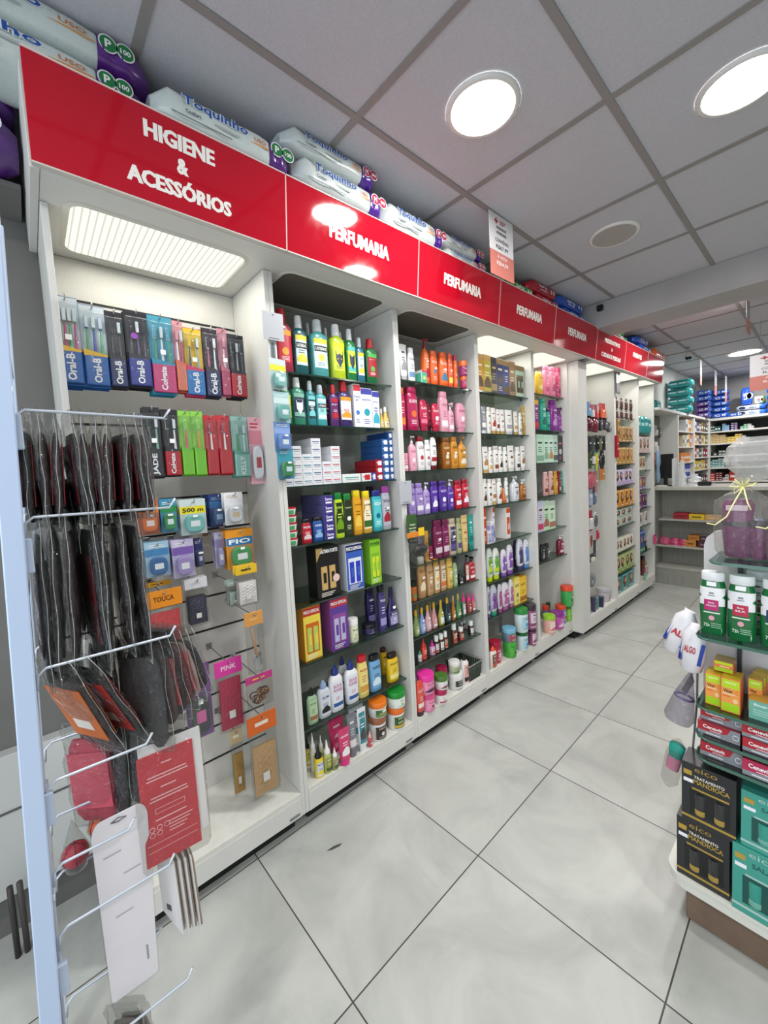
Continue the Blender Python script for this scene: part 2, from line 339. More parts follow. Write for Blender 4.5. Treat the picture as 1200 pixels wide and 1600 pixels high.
# ---------------------------------------------------------------- room shell
H_C = 2.69; XW = -.36; YB = 8.35; XR = 4.2; YF = -1.9
def floor_material():
    m = bpy.data.materials.new('porcelain_tiles'); m.use_nodes = True; nt = m.node_tree; b = nt.nodes['Principled BSDF']; N = nt.nodes.new; L = nt.links.new
    tc = N('ShaderNodeTexCoord'); mp = N('ShaderNodeMapping'); mp.vector_type = 'TEXTURE'; mp.inputs['Location'].default_value = (.58268, .46469, 0); mp.inputs['Rotation'].default_value = (0, 0, .01996); mp.inputs['Scale'].default_value = (.60438, .60438, 1)
    L(tc.outputs['Object'], mp.inputs[0]); sp = N('ShaderNodeSeparateXYZ'); L(mp.outputs[0], sp.inputs[0])
    def edge(sock):
        r = N('ShaderNodeMath'); r.operation = 'FRACT'; L(sock, r.inputs[0]); s = N('ShaderNodeMath'); s.operation = 'SUBTRACT'; L(r.outputs[0], s.inputs[0]); s.inputs[1].default_value = .5
        a = N('ShaderNodeMath'); a.operation = 'ABSOLUTE'; L(s.outputs[0], a.inputs[0]); g = N('ShaderNodeMath'); g.operation = 'GREATER_THAN'; g.inputs[1].default_value = .4965; L(a.outputs[0], g.inputs[0]); return g.outputs[0]
    mx = N('ShaderNodeMath'); mx.operation = 'MAXIMUM'; L(edge(sp.outputs[0]), mx.inputs[0]); L(edge(sp.outputs[1]), mx.inputs[1])
    fl = N('ShaderNodeVectorMath'); fl.operation = 'FLOOR'; L(mp.outputs[0], fl.inputs[0]); sc_ = N('ShaderNodeVectorMath'); sc_.operation = 'MULTIPLY_ADD'; L(fl.outputs[0], sc_.inputs[0]); sc_.inputs[1].default_value = (3.7, 5.3, 0); L(tc.outputs['Object'], sc_.inputs[2])
    n = N('ShaderNodeTexNoise'); n.inputs['Scale'].default_value = 2.6; n.inputs['Detail'].default_value = 7; n.inputs['Roughness'].default_value = .62; n.inputs['Distortion'].default_value = .9; L(sc_.outputs[0], n.inputs['Vector'])
    cr = N('ShaderNodeValToRGB'); cr.color_ramp.elements[0].position = .32; cr.color_ramp.elements[0].color = lin('a9aba6'); cr.color_ramp.elements[1].position = .6; cr.color_ramp.elements[1].color = lin('bfc1bb'); L(n.outputs[0], cr.inputs[0])
    mc = N('ShaderNodeMix'); mc.data_type = 'RGBA'; L(mx.outputs[0], mc.inputs[0]); L(cr.outputs[0], mc.inputs[6]); mc.inputs[7].default_value = lin('4a4644'); L(mc.outputs[2], b.inputs['Base Color'])
    b.inputs['Roughness'].default_value = .32; b.inputs['Specular IOR Level'].default_value = .45; return m
def noise_mat(name, c1, c2, scale, rough, bump=0, stretch=None):
    m = bpy.data.materials.new(name); m.use_nodes = True; nt = m.node_tree; b = nt.nodes['Principled BSDF']; N = nt.nodes.new; L = nt.links.new
    tc = N('ShaderNodeTexCoord'); n = N('ShaderNodeTexNoise'); n.inputs['Scale'].default_value = scale; n.inputs['Detail'].default_value = 4
    if stretch: mp = N('ShaderNodeMapping'); mp.inputs['Scale'].default_value = stretch; L(tc.outputs['Object'], mp.inputs[0]); L(mp.outputs[0], n.inputs['Vector'])
    else: L(tc.outputs['Object'], n.inputs['Vector'])
    cr = N('ShaderNodeValToRGB'); cr.color_ramp.elements[0].color = lin(c1); cr.color_ramp.elements[1].color = lin(c2); cr.color_ramp.elements[0].position = .35; cr.color_ramp.elements[1].position = .65
    L(n.outputs[0], cr.inputs[0]); L(cr.outputs[0], b.inputs['Base Color']); b.inputs['Roughness'].default_value = rough
    if bump: bm = N('ShaderNodeBump'); bm.inputs['Strength'].default_value = bump; bm.inputs['Distance'].default_value = .002; L(n.outputs[0], bm.inputs['Height']); L(bm.outputs[0], b.inputs['Normal'])
    return m
WALL = noise_mat('painted_wall', '706f6c', '787774', 3, .8); CEIL = noise_mat('ceiling_tile', 'bcbdc4', 'c3c4cb', 160, .9, .15)
def slab(name, x0, x1, y0, y1, z0, z1, m):
    b = MB(); b.box(x0, x1, y0, y1, z0, z1, m); return struct(b.obj(name))
slab('floor', XW - .1, XR, YF, YB + .1, -.06, 0, floor_material())
slab('ceiling', XW - .1, XR, YF, YB + .1, H_C, H_C + .06, CEIL)
slab('wall_left', XW - .1, XW, YF, YB + .1, 0, H_C, WALL)
slab('wall_back', XW, XR, YB, YB + .1, 0, H_C, noise_mat('back_wall', 'a3a29f', 'aeadaa', 3, .8))
slab('wall_right', XR, XR + .1, YF, YB + .1, 0, H_C, WALL)
slab('trim_1', XW, -.12, 5.2, YB, 0, H_C, noise_mat('side_wall', 'c4c8c6', 'cdd0ce', 3, .8))      # thicker wall stretch behind the counter
# beam
b = MB(); b.box(XW, XR, 3.3, 3.62, 2.5, H_C, noise_mat('beam_paint', 'a8a6a6', 'b0aeae', 5, .85), .003); struct(b.obj('trim_2'))
# ceiling grid
GB = mat('8f8c8a', .6); g = MB(); ct, st = math.cos(.0164), math.sin(.0164)
def gpt(i, j): return (.34822 + .58622 * i * ct - .61316 * j * st, .85453 + .58622 * i * st + .61316 * j * ct)
for i in range(-1, 7):
    (xa, ya), (xb, yb) = gpt(i, -4.5), gpt(i, 12)
    t = math.atan2(yb - ya, xb - xa); L_ = math.hypot(xb - xa, yb - ya)
    T = Matrix.Translation((xa, ya, 0)) @ Matrix.Rotation(t, 4, 'Z'); g.box(0, L_, -.012, .012, H_C - .005, H_C + .002, GB, 0, T)
for j in range(-4, 12):
    (xa, ya), (xb, yb) = gpt(-1.1, j), gpt(6.6, j)
    t = math.atan2(yb - ya, xb - xa); L_ = math.hypot(xb - xa, yb - ya)
    T = Matrix.Translation((xa, ya, 0)) @ Matrix.Rotation(t, 4, 'Z'); g.box(0, L_, -.012, .012, H_C - .0045, H_C + .002, GB, 0, T)
struct(g.obj('trim_3'))
# lamps
def lamp(x, y, lit, label, r=.105, e=None, z=H_C):
    t = thing('ceiling_lamp', label, 'ceiling lamp', (x, y, z)); k = MB(); rim = mat('e0dfdc', .4)
    N = 36; vs = []
    for rr, zz in ((r * 1.17, -.001), (r * 1.17, -.006), (r * 1.1, -.012), (r * 1.0, -.010)):
        vs += [(rr * math.cos(6.28319 * i / N), rr * math.sin(6.28319 * i / N), zz) for i in range(N)]
    k.add(vs, [(a * N + i, a * N + (i + 1) % N, (a + 1) * N + (i + 1) % N, (a + 1) * N + i) for a in range(3) for i in range(N)], rim, True); k.obj('rim', t)
    k = MB(); k.loft([(-.011, r * 1.0, r * 1.0, 2), (-.0105, r, r, 2)], mat('fffdf6', .5, emit=LAMP_E) if lit else mat('a8a4a0', .6), 36); k.obj('diffuser', t)
    if lit: area('ceiling_lamp_light', (x, y, z - .02), r * 2, e or LAMP_P, (1, .98, .955))
    return t
lamp(.640, 1.165, True, 'lit round ceiling lamp left of the other large lit one, over the aisle')
lamp(1.225, 1.775, True, 'lit round ceiling lamp cut by the right edge of the photo')
lamp(.628, 2.38, False, 'unlit round ceiling lamp beyond the two lit ones')
lamp(.70, 4.12, True, 'lit round ceiling lamp half hidden by the white beam', .11)
lamp(.66, 6.5, True, 'lit round ceiling lamp nearest beyond the beam, above the counter', .15)
lamp(.80, 7.55, True, 'lit round ceiling lamp above the hanging offer board at the far right', .15)
for i, (x, y) in enumerate(((2.4, .55), (2.4, 2.9), (2.3, 5.2), (1.0, -.8), (2.7, -.9))): lamp(x, y, True, 'lit round ceiling lamp outside the picture, ' + ('by the entrance right', 'right aisle middle', 'right aisle far end', 'by the entrance left', 'at the entrance corner')[i])
# ---------------------------------------------------------------- wall shelving
WH = noise_mat('white_laminate', 'd6d5d0', 'dcdbd6', 30, .45, 0, (20, 20, 1)); WH2 = noise_mat('white_laminate_deck', 'd9d8cf', 'dfded6', 30, .4)
BACK = noise_mat('grey_laminate', 'a8a9a4', 'b0b1ac', 12, .5); GL_E = mat('20382f', .1, 0, .5); DARK = mat('17181a', .6)
GLS = clear('shelf_glass', 'cad6cf', .08, .03)
STEEL = mat('b8babd', .25, .9)
def glass_shelf(root, x0, x1, y0, y1, z):
    b = MB(); b.box(x0, x1, y0, y1, z - .006, z, GLS); f = MB()
    f.box(x1, x1 + .0012, y0, y1, z - .0065, z + .0003, GL_E)
    o = b.obj('glass_shelf', root); f.obj('polished_edge', o)
    for yy in (y0, y1):
        k = MB(); s = 1 if yy == y0 else -1
        for xx in (x1 - .05,): k.box(xx - .006, xx + .006, min(yy, yy + s * .012), max(yy, yy + s * .012), z - .016, z - .0065, STEEL, .001)
        k.obj('shelf_bracket', o)
def bay(y0, y1, label, xf=0., shelves=(), depth=.31, light=None, slat=False, deck=True):
    t = thing('display_shelving', label, 'shelving', (0, y0, 0)); w = y1 - y0; xb = xf - depth
    for a in (0, w - .018):
        k = MB(); k.box(xb, xf, a + .0005, a + .0175, .07, 2.27, WH, .001); k.obj('side_panel', t)
    k = MB(); k.box(xb - .016, xb, .018, w - .018, .16, 2.27, WH if slat else BACK)
    if slat:
        for zz in slat: k.box(xb - .001, xb + .0015, .018, w - .018, zz - .004, zz + .004, DARK)
    k.obj('back_panel', t)
    k = MB(); k.box(xb, xf + .001, .018, w - .018, .15, .17, WH2, .001); k.obj('deck', t)
    k = MB(); k.box(xf - .016, xf + .002, .018, w - .018, .07, .15, WH, .001); k.box(xf + .002, xf + .0045, w - .075, w - .03, .082, .092, mat('8d9094', .35, .5)); k.obj('base_board', t)
    k = MB(); k.box(xb + .03, xf - .05, .03, w - .03, 0, .07, DARK); k.obj('plinth', t)
    k = MB(); k.box(xb - .016, .139, 0, w, 2.272, 2.287, WH); k.box(xb - .016, .13, 0, w, 2.287, 2.50, WH); so = k.obj('canopy', t)
    # light well in the canopy
    f = MB(); lx0, lx1, ly0, ly1 = xf - .27, xf + .05, .05, w - .075; zz = 2.2715
    def rr(x0, x1, yy0, yy1, r, z, n=6):
        P = []
        for cx, cy, a0 in ((x1 - r, yy1 - r, 0), (x0 + r, yy1 - r, 90), (x0 + r, yy0 + r, 180), (x1 - r, yy0 + r, 270)):
            P += [(cx + r * math.cos(math.radians(a0 + 90 * i / n)), cy + r * math.sin(math.radians(a0 + 90 * i / n)), z) for i in range(n + 1)]
        return P
    o1 = rr(lx0, lx1, ly0, ly1, .05, zz); o2 = rr(lx0 + .012, lx1 - .012, ly0 + .012, ly1 - .012, .04, zz - .004); o3 = rr(lx0 + .016, lx1 - .016, ly0 + .016, ly1 - .016, .036, zz - .001)
    n = len(o1); f.add(o1 + o2 + o3, [(a * n + i, a * n + (i + 1) % n, (a + 1) * n + (i + 1) % n, (a + 1) * n + i) for a in (0, 1) for i in range(n)], mat('d8d6cc', .4), False); f.obj('light_frame', so)
    f = MB(); col = LM if light else mat('5f5a50', .6)
    f.add(o3, [list(range(n))], col); f.obj('light_diffuser', so)
    if light: area('canopy_light', ((lx0 + lx1) / 2, y0 + w / 2, 2.262), .26, light, (1, .97, .86), (0, 0, 0), w - .2)
    for z in shelves: glass_shelf(t, xb + .003, xf - .03, .019, w - .019, z)
    return t
def egg_crate():
    m = bpy.data.materials.new('lit_grid_diffuser'); m.use_nodes = True; nt = m.node_tree; nt.nodes.clear(); N = nt.nodes.new; L = nt.links.new
    tc = N('ShaderNodeTexCoord'); mp = N('ShaderNodeMapping'); mp.inputs['Scale'].default_value = (95, 55, 1); L(tc.outputs['Object'], mp.inputs[0]); sp = N('ShaderNodeSeparateXYZ'); L(mp.outputs[0], sp.inputs[0])
    o = []
    for k in (0, 1):
        r = N('ShaderNodeMath'); r.operation = 'FRACT'; L(sp.outputs[k], r.inputs[0]); g_ = N('ShaderNodeMath'); g_.operation = 'GREATER_THAN'; g_.inputs[1].default_value = .25; L(r.outputs[0], g_.inputs[0]); o.append(g_)
    mu = N('ShaderNodeMath'); mu.operation = 'MULTIPLY'; L(o[0].outputs[0], mu.inputs[0]); L(o[1].outputs[0], mu.inputs[1])
    ma = N('ShaderNodeMath'); ma.operation = 'MULTIPLY_ADD'; L(mu.outputs[0], ma.inputs[0]); ma.inputs[1].default_value = GRID_E * .42; ma.inputs[2].default_value = GRID_E * .58
    e = N('ShaderNodeEmission'); e.inputs[0].default_value = (1, .98, .84, 1); L(ma.outputs[0], e.inputs[1]); ou = N('ShaderNodeOutputMaterial'); L(e.outputs[0], ou.inputs[0]); return m
LM = egg_crate()
bay(0, .66, 'white slatwall display bay under the HIGIENE sign, hung with toothbrushes', 0, (), light=CAN_P, slat=[2.13 - .142 * i for i in range(14)])
bay(.66, 1.32, 'white glass-shelved bay of mouthwash, toothpaste and gift cartons', 0, (1.907, 1.695, 1.440, 1.192, .934, .681, .398))
bay(1.32, 1.98, 'white glass-shelved bay of orange, crimson and violet shampoo, green basket at the bottom', 0, (1.946, 1.689, 1.478, 1.239, .972, .779, .58, .432))
bay(1.98, 2.64, 'lit white glass-shelved bay with gold kit cartons on top', 0, (1.951, 1.688, 1.438, 1.228, .98, .727, .49), light=CAN_P)
bay(2.64, 3.20, 'lit white glass-shelved bay with pink and emerald bottles, half empty', 0, (1.995, 1.73, 1.484, 1.231, .961, .728), light=CAN_P)
b = MB(); b.box(-.31, .08, 3.2, 3.335, .07, 2.27, WH, .001); b.box(-.3, .0, 3.22, 3.32, 0, .07, DARK); tag(b.obj('pillar_panel'), 'white boxed pillar between the bottle bays and the hanging goods bay', 'panel')
bay(3.336, 3.966, 'white bay with dark hanging packs on hooks, past the pillar', .08, (), .38, light=CAN_P * .5, slat=[2.13 - .142 * i for i in range(14)])
bay(3.966, 4.60, 'white bay stocked with rows of gold and pale hair dye cartons', .08, (1.885, 1.645, 1.43, 1.23, 1.015, .83, .58, .37), .38, light=CAN_P * .5)
bay(4.60, 5.12, 'last white bay before the counter, teal packs at its top', .08, (1.735, 1.535, 1.35, 1.14, .94, .75, .46), .38, light=CAN_P * .5)
# ---------------------------------------------------------------- red header signs
RED = mat('b40c24', .07, 0, 0, key='sign'); SW = mat('f3efe9', .4)
JY = [-.018, .66, 1.32, 1.98, 2.64, 3.334, 3.964, 4.572, 5.105]
TX = [[('HIGIENE', .249, .440, .186, .044), ('&', .330, .362, .125, .042), ('ACESSÓRIOS', .201, .486, .064, .052)]] + [[('PERFUMARIA', None, None, .126, .052)]] * 4 + [[('PRESERVATIVOS', None, None, .175, .034), ('&', None, None, .12, .026), ('CUIDADOS PESSOAIS', None, None, .062, .034)], [('PRESENTES', None, None, .16, .04)], []]
WHO = ['long red HIGIENE & ACESSÓRIOS header sign', 'red PERFUMARIA header sign with lamp reflections, second from the left end', 'red PERFUMARIA header sign beside the hanging price card', 'red PERFUMARIA header sign below the green and red diaper packs', 'faded red PERFUMARIA header sign under the blue diaper packs', 'red PRESERVATIVOS & CUIDADOS PESSOAIS header sign', 'red header sign with a bright lamp reflection, second last', 'last red header sign at the far end']
for i in range(8):
    y0, y1 = JY[i], JY[i + 1]; k = MB(); t = thing('header_sign', WHO[i], 'sign', (.142, y0, 2.277), (0, .105, 0)); w = y1 - y0
    k.box(-.002, .016, .002, w - .002, 0, .239, RED, .001); o = k.obj('sign_panel', t)
    k = MB(); k.box(-.003, .0175, w - .0022, w + .0016, 0, .24, mat('e8b8b4', .4)); k.box(-.003, .018, .002, w - .002, .2391, .2425, mat('e8d0cc', .4)); k.box(-.003, .018, .002, w - .002, -.004, -.0002, mat('cfcac2', .4)); k.obj('edge_strip', t)
    for s_, a, b_, zc, h in TX[i]:
        k = MB()
        if a is None: tw = {'&': .03, 'PERFUMARIA': .303, 'PRESERVATIVOS': .33, 'CUIDADOS PESSOAIS': .42, 'PRESENTES': .24}[s_]; c = w * .5; a, b_ = c - tw / 2, c + tw / 2
        [put_text(k, s_, lambda y, z: .0162, (a + b_) / 2 + q * h * .028, zc, b_ - a - h * .05, h, SW, .0006 + .0001 * q, .03) for q in (-1, 0, 1)]; k.obj('lettering', t)
k = MB(); k.box(-.33, .14, -.02, -.001, 2.27, 2.515, WH, .001); tag(k.obj('header_end_panel'), 'white end panel closing the header at its left end', 'panel')
k = MB(); k.box(-.355, .135, -.018, 5.12, 2.501, 2.5125, WH); tag(k.obj('header_top_board'), 'long white board on top of the header carrying the diaper packs', 'board')

HANG = [
('brush', 'f0c020,1f62b0,dfe8f0,58b060,c04080', 'Oral-B', 'twin toothbrush pack with blue base, leftmost at the post', 4, 0.0405, 2.055, 0.063, 0.268, -0.12),
('brush', 'f0c020,1f62b0,dfe8f0,50b070,3050b0', 'Oral-B', 'twin toothbrush pack with blue base and yellow band', 3, 0.106, 2.042, 0.0679, 0.256, -0.12),
('brush', '26262c,1c2a5c,2a2a32,202028,303040', 'Oral-B', 'charcoal toothbrush pack with navy base', 2, 0.1635, 2.036, 0.0514, 0.248, -0.12),
('brush', '24242a,28348c,26262e,383848,5a3a78', 'Oral-B', 'charcoal toothbrush pack with round purple badge', 3, 0.2265, 2.05, 0.0708, 0.254, -0.12),
('brush', '2a90b0,c83c78,50a8c0,3f9a70,e8e8f0', 'Colgate', 'turquoise and pink toothbrush pack', 3, 0.2985, 2.049, 0.0786, 0.269, -0.12),
('brush', 'd86a50,d87860,e8a0a8,f0f0f0,c04060', '', 'narrow orange and pink toothbrush pack', 2, 0.355, 2.045, 0.0349, 0.253, -0.12),
('brush', 'd03060,2a78b8,f0c830,30507a,a0b0c0', 'Oral-B', 'multi toothbrush pack with pink top and blue base', 2, 0.4015, 2.028, 0.0669, 0.247, -0.12),
('brush', '2c2832,242a58,382838,c06080,e8e8e8', 'Oral-B', 'dark toothbrush pack with white square badge', 2, 0.4645, 2.039, 0.0572, 0.258, -0.12),
('brush', 'c06880,b04868,d890a0,e8d0d8,c04060', '', 'slim pink toothbrush pack', 1, 0.512, 2.048, 0.0349, 0.26, -0.12),
('brush', '202024,b81c2c,28282c,40404a,b0b0b0', 'Colgate', 'black toothbrush pack with red base, rightmost of all', 3, 0.562, 2.034, 0.066, 0.246, -0.12),
('brush', '222226,2a2a30,2c2c32,50505a,88c0a8', 'JADE', 'black toothbrush pack with white lettering', 2, 0.246, 1.734, 0.0524, 0.247, -0.12),
('brush', '1e1e22,b81c2c,242428,303034,f0f0f0', 'Colgate', 'black and red toothbrush pack of the second row', 2, 0.302, 1.729, 0.0543, 0.238, -0.12),
('brush', '6cba2c,78c434,90d050,d85078,e8e8f0', '', 'lime toothbrush pack with pink brush', 1, 0.3515, 1.728, 0.0417, 0.238, -0.12),
('brush', '6cba2c,78c434,90d050,e89030,e8e8f0', '', 'lime toothbrush pack with orange brush', 1, 0.3945, 1.729, 0.0417, 0.241, -0.12),
('brush', 'b0202c,b8242e,c03038,e8e8e8,6ab0d0', '', 'red toothbrush pack, left of its twin', 1, 0.439, 1.715, 0.0446, 0.225, -0.12),
('brush', 'b0202c,b8242e,c03038,e8e8e8,6ab0d0', '', 'red toothbrush pack, right of its twin', 1, 0.4885, 1.718, 0.0514, 0.23, -0.12),
('brush', '60a090,8ac0b4,a8d0c4,30a050,d0e0dc', 'KELLY', 'mint toothbrush pack with green brush', 2, 0.551, 1.719, 0.066, 0.243, -0.12),
('case', 'e8b0bc,d88898,f0f0f0,e8e8ec,c03040', '', 'pink pack with white travel case', 2, 0.615, 1.717, 0.0563, 0.27, -0.12),
('case', '5aa8d0,4888b8,e0f0f8,80c0e0,e0e0e0', '', 'pale blue floss pack half hidden behind the rack', 2, 0.142, 1.415, 0.0504, 0.046, -0.16),
('case', 'b8643c,e07828,e8d0b8,d86a28,e8d8d0', '', 'orange floss pack', 3, 0.2145, 1.419, 0.065, 0.125, -0.14),
('case', '3c90b4,2c8a4c,e8f0f0,2a9050,e8f0f0', '', 'blue and green floss pack', 3, 0.2775, 1.413, 0.0534, 0.119, -0.14),
('case', 'c8d8d8,e8d820,d8e8e8,78c0b8,f0f0f0', '500 m', 'white and yellow 500 metre floss pack', 5, 0.36, 1.405, 0.0912, 0.132, -0.14),
('case', '28407c,3a6a9c,6090b0,285080,90b0c8', '', 'navy floss packs one behind another', 5, 0.4555, 1.415, 0.0592, 0.127, -0.16),
('case', 'e8e8ea,e0e0e4,f0f0f0,d0d0d4,c8b090', '', 'white card with small metal case', 2, 0.506, 1.42, 0.0737, 0.127, -0.12),
('case', 'a0c4dc,4a84b4,c8dce8,2864a0,f0f0f0', '', 'blue lens case pack', 3, 0.229, 1.265, 0.0776, 0.125, -0.14),
('case', 'c8c0dc,7a5cac,dcd4e8,a890c8,f0f0f0', '', 'lilac case pack', 3, 0.3135, 1.261, 0.0747, 0.141, -0.14),
('case', '3a3c68,2c3060,50548a,303468,c0c0d0', '', 'indigo pack behind the lilac one', 2, 0.371, 1.253, 0.031, 0.107, -0.15),
('case', 'b8b0cc,9488b8,c8c0d8,a098c0,e0e0e8', '', 'pale violet pack', 2, 0.4475, 1.267, 0.034, 0.141, -0.15),
('case', 'e09424,2c78b0,e8a030,3c9a50,f0f0f0', 'FIO', 'orange card with blue and green oval', 3, 0.518, 1.271, 0.1086, 0.154, -0.12),
('pouch', 'd8a020,e8b030,c8c8c8,c8a860,5a4020', '', 'orange headed pouch behind another', 1, 0.2255, 1.119, 0.0883, 0.075, -0.16),
('pouch', 'e08a1c,c83c40,d04448,d85050,5a3010', 'TOUCA', 'orange headed pouch of crumpled red fabric', 1, 0.228, 1.099, 0.1183, 0.277, -0.1),
('pouch', 'd8d8dc,2c2c48,38385a,48486a,c8c8d0', '', 'clear bag with a dark violet box', 2, 0.348, 1.109, 0.0795, 0.181, -0.14),
('pouch', 'e0b828,e8e4e4,ece8e8,f0ecec,3a3a20', '', 'yellow headed bag of white cotton', 2, 0.5115, 1.137, 0.0844, 0.156, -0.06),
('pouch', 'a8b8b0,b0c0b8,c8d0cc,90a8a0,d0d8d4', '', 'clear bag of grey green sponges', 2, 0.474, 1.08, 0.0504, 0.101, -0.1),
('tool', 'd8984c,c8c8c8,b08868,d8dadc,e0b070', '', 'silver utensil in a bag beside the post', 1, 0.517, 0.954, 0.0737, 0.239, -0.04),
('case', '6a3a80,7c4894,48285a,1c1c20,e060a0', '', 'purple card with black hair clip', 1, 0.3115, 0.796, 0.0902, 0.278, -0.1),
('pouch', 'd8389c,b82850,c83058,b82448,f0d0e0', 'PINK', 'pink headed bag with red comb', 1, 0.4235, 0.782, 0.1038, 0.279, -0.09),
('ties', 'c03880,382420,b07838,6a3a28,e8c020', '', 'pack of brown and golden hair ties', 1, 0.5205, 0.703, 0.1096, 0.127, -0.04),
('pouch', 'c8b088,b88c38,c49840,b08030,e8e0c8', '', 'slim bag of yellow sticks', 1, 0.434, 0.492, 0.0485, 0.268, -0.1),
('pouch', 'd8641c,c8a070,b08858,a87840,e8e0d0', '', 'orange headed bag with wooden brushes', 1, 0.522, 0.536, 0.1203, 0.333, -0.05)
]
# ---------------------------------------------------------------- hanging goods of the first bay
def bubble(mb, x0, x1, y0, y1, z0, z1, m, i=.004):
    f = lambda x, q: [(x, y0 + q, z0 + q), (x, y1 - q, z0 + q), (x, y1 - q, z1 - q), (x, y0 + q, z1 - q)]
    vs = f(x0, 0) + f(x0 + (x1 - x0) * .7, i * .4) + f(x1, i * 1.6)
    mb.add(vs, [(0, 1, 5, 4), (1, 2, 6, 5), (2, 3, 7, 6), (3, 0, 4, 7), (4, 5, 9, 8), (5, 6, 10, 9), (6, 7, 11, 10), (7, 4, 8, 11), (8, 9, 10, 11)], m, False)
def hang_pack(kind, c, text, w, h, n, root, seed):
    # local frame: hook hole at the origin, the pack hangs down (-z) and faces +x
    rnd = random.Random(seed); hy = w / 2; top = .012; z0 = top - h; s = lambda y, z: .001
    if kind == 'brush':
        k = MB(); k.box(-.001, .001, -hy, hy, z0, top, mat(c[1] if c[0] == 'f0c020' else c[0], .4), .0004); sf = lambda y, z: .001
        patch(k, sf, -hy * .98, hy * .98, z0 + h * .42, top - .002, mat(c[2], .4), .0003, 1, 1)
        k.obj('backing_card', root)
        d = .018; k = MB(); bubble(k, .001, d, -hy * .94, hy * .94, z0 + h * .02, top - h * .08, BLI()); k.obj('blister', root)
        k = MB(); sf = lambda y, z: d; B1 = mat(c[1], .35, 0, .3)
        k.box(.002, d - .0015, -hy * .9, hy * .9, z0 + h * .025, z0 + h * .38, B1, .002)
        k.prism([(-hy * .9, z0 + h * .375), (hy * .9, z0 + h * .375), (hy * .9, z0 + h * .40), (-hy * .9, z0 + h * .45)], .002, d - .002, mat(c[0] if c[0] != c[1] else c[2], .4))
        if text:
            tw = min(hy * 1.5, h * .22)
            vs, fs, asp = glyphs(text, .03); L_ = h * .3; H_ = min(hy * .75, L_ / asp)
            P = [(d - .0008, -(b - .5) * H_, z0 + h * .2 + (a - .5) * L_) for a, b in vs]
            k.add(P, fs, mat('f4f4f4', .4))
        k.obj('printed_sleeve', root)
        nb = max(1, min(n, int(w / .014)))
        for i in range(nb):
            y = (i - (nb - 1) / 2) * (2 * hy * .8 / nb); b = MB(); hc = mat([c[3], c[4]][i % 2], .3, 0, .3); wc = mat('e8ecf0', .4)
            b.tube([(d * .5, y, z0 + h * .2), (d * .55, y, z0 + h * .42), (d * .5, y, z0 + h * .6), (d * .5, y, z0 + h * .7)], [.0035, .0045, .003, .0025], hc, 8)
            b.box(d * .4, d * .6, y - .005, y + .005, z0 + h * .7, z0 + h * .86, mat([c[4], c[3]][i % 2], .3), .002)
            b.box(d * .6, d * .9, y - .0045, y + .0045, z0 + h * .715, z0 + h * .85, mat('dfe6ec' if i % 2 else c[2], .5), .001)
            b.obj('toothbrush', root)
        if 'badge' in root['label'] and 'purple' in root['label']:
            k = MB(); k.loft([(0, .010, .010, 2), (.0008, .010, .010, 2)], mat('8a3aa8', .3), 20, T=Matrix.Translation((d, -hy * .3, z0 + h * .66)) @ Matrix.Rotation(math.pi / 2, 4, 'Y')); k.obj('round_badge', root)
    elif kind == 'case':
        k = MB(); k.box(-.001, .001, -hy, hy, z0, top, mat(c[0], .45), .0004)
        patch(k, s, -hy * .96, hy * .96, z0 + h * .6, z0 + h * .8, mat(c[1], .45), .0004, 1, 1)
        if text: put_text(k, text, s, 0, z0 + h * .7, w * .8, h * .12, mat('20242c' if 'd8' in c[1] else 'f4f4f4', .5), .0009, .03)
        else:
            for i in range(2): patch(k, s, -hy * .7, hy * (.1 + rnd.random() * .6), z0 + h * (.84 + .05 * i), z0 + h * (.86 + .05 * i), mat(c[4], .5), .0006, 1, 1)
        k.obj('backing_card', root)
        k = MB(); q = hy * .72; k.loft([(-.012, q * .92, h * .22, 3), (-.010, q, h * .25, 3), (.004, q, h * .25, 3), (.008, q * .9, h * .21, 3)], mat(c[3], .3, 0, .3), 20, T=Matrix.Translation((.013, 0, z0 + h * .32)) @ Matrix(((0, 0, 1, 0), (1, 0, 0, 0), (0, 1, 0, 0), (0, 0, 0, 1))))
        k.box(.0212, .0216, -q * .5, q * .5, z0 + h * .24, z0 + h * .4, mat(c[4], .5)); k.obj('plastic_case', root)
        k = MB(); bubble(k, .001, .026, -hy * .88, hy * .88, z0 + h * .04, z0 + h * .6, BLI()); k.obj('blister', root)
    else:
        hh = h * .22; k = MB()
        k.box(-.002, .002, -hy, hy, top - hh, top, mat(c[0], .45), .0005)
        if text: put_text(k, text, lambda y, z: .002, 0, top - hh * .5, w * .55, hh * .3, mat(c[4], .5), .0006, .02)
        else: patch(k, lambda y, z: .002, -hy * .5, hy * .4, top - hh * .6, top - hh * .4, mat(c[4], .5), .0006, 1, 1)
        k.obj('header_card', root)
        k = MB(); R = []
        for i in range(9):
            t = i / 8; zz = z0 + (top - hh - z0) * t; q = math.sin(math.pi * min(1, t * .9 + .08)) ** .4
            R.append((zz, .003 + .014 * q, hy * (.93 + .05 * rnd.random()), 3, 0, 0))
        k.loft(R, BAG(), 18); k.obj('clear_bag', root)
        k = MB(); zt = top - hh - .01; H_ = zt - z0 - .01
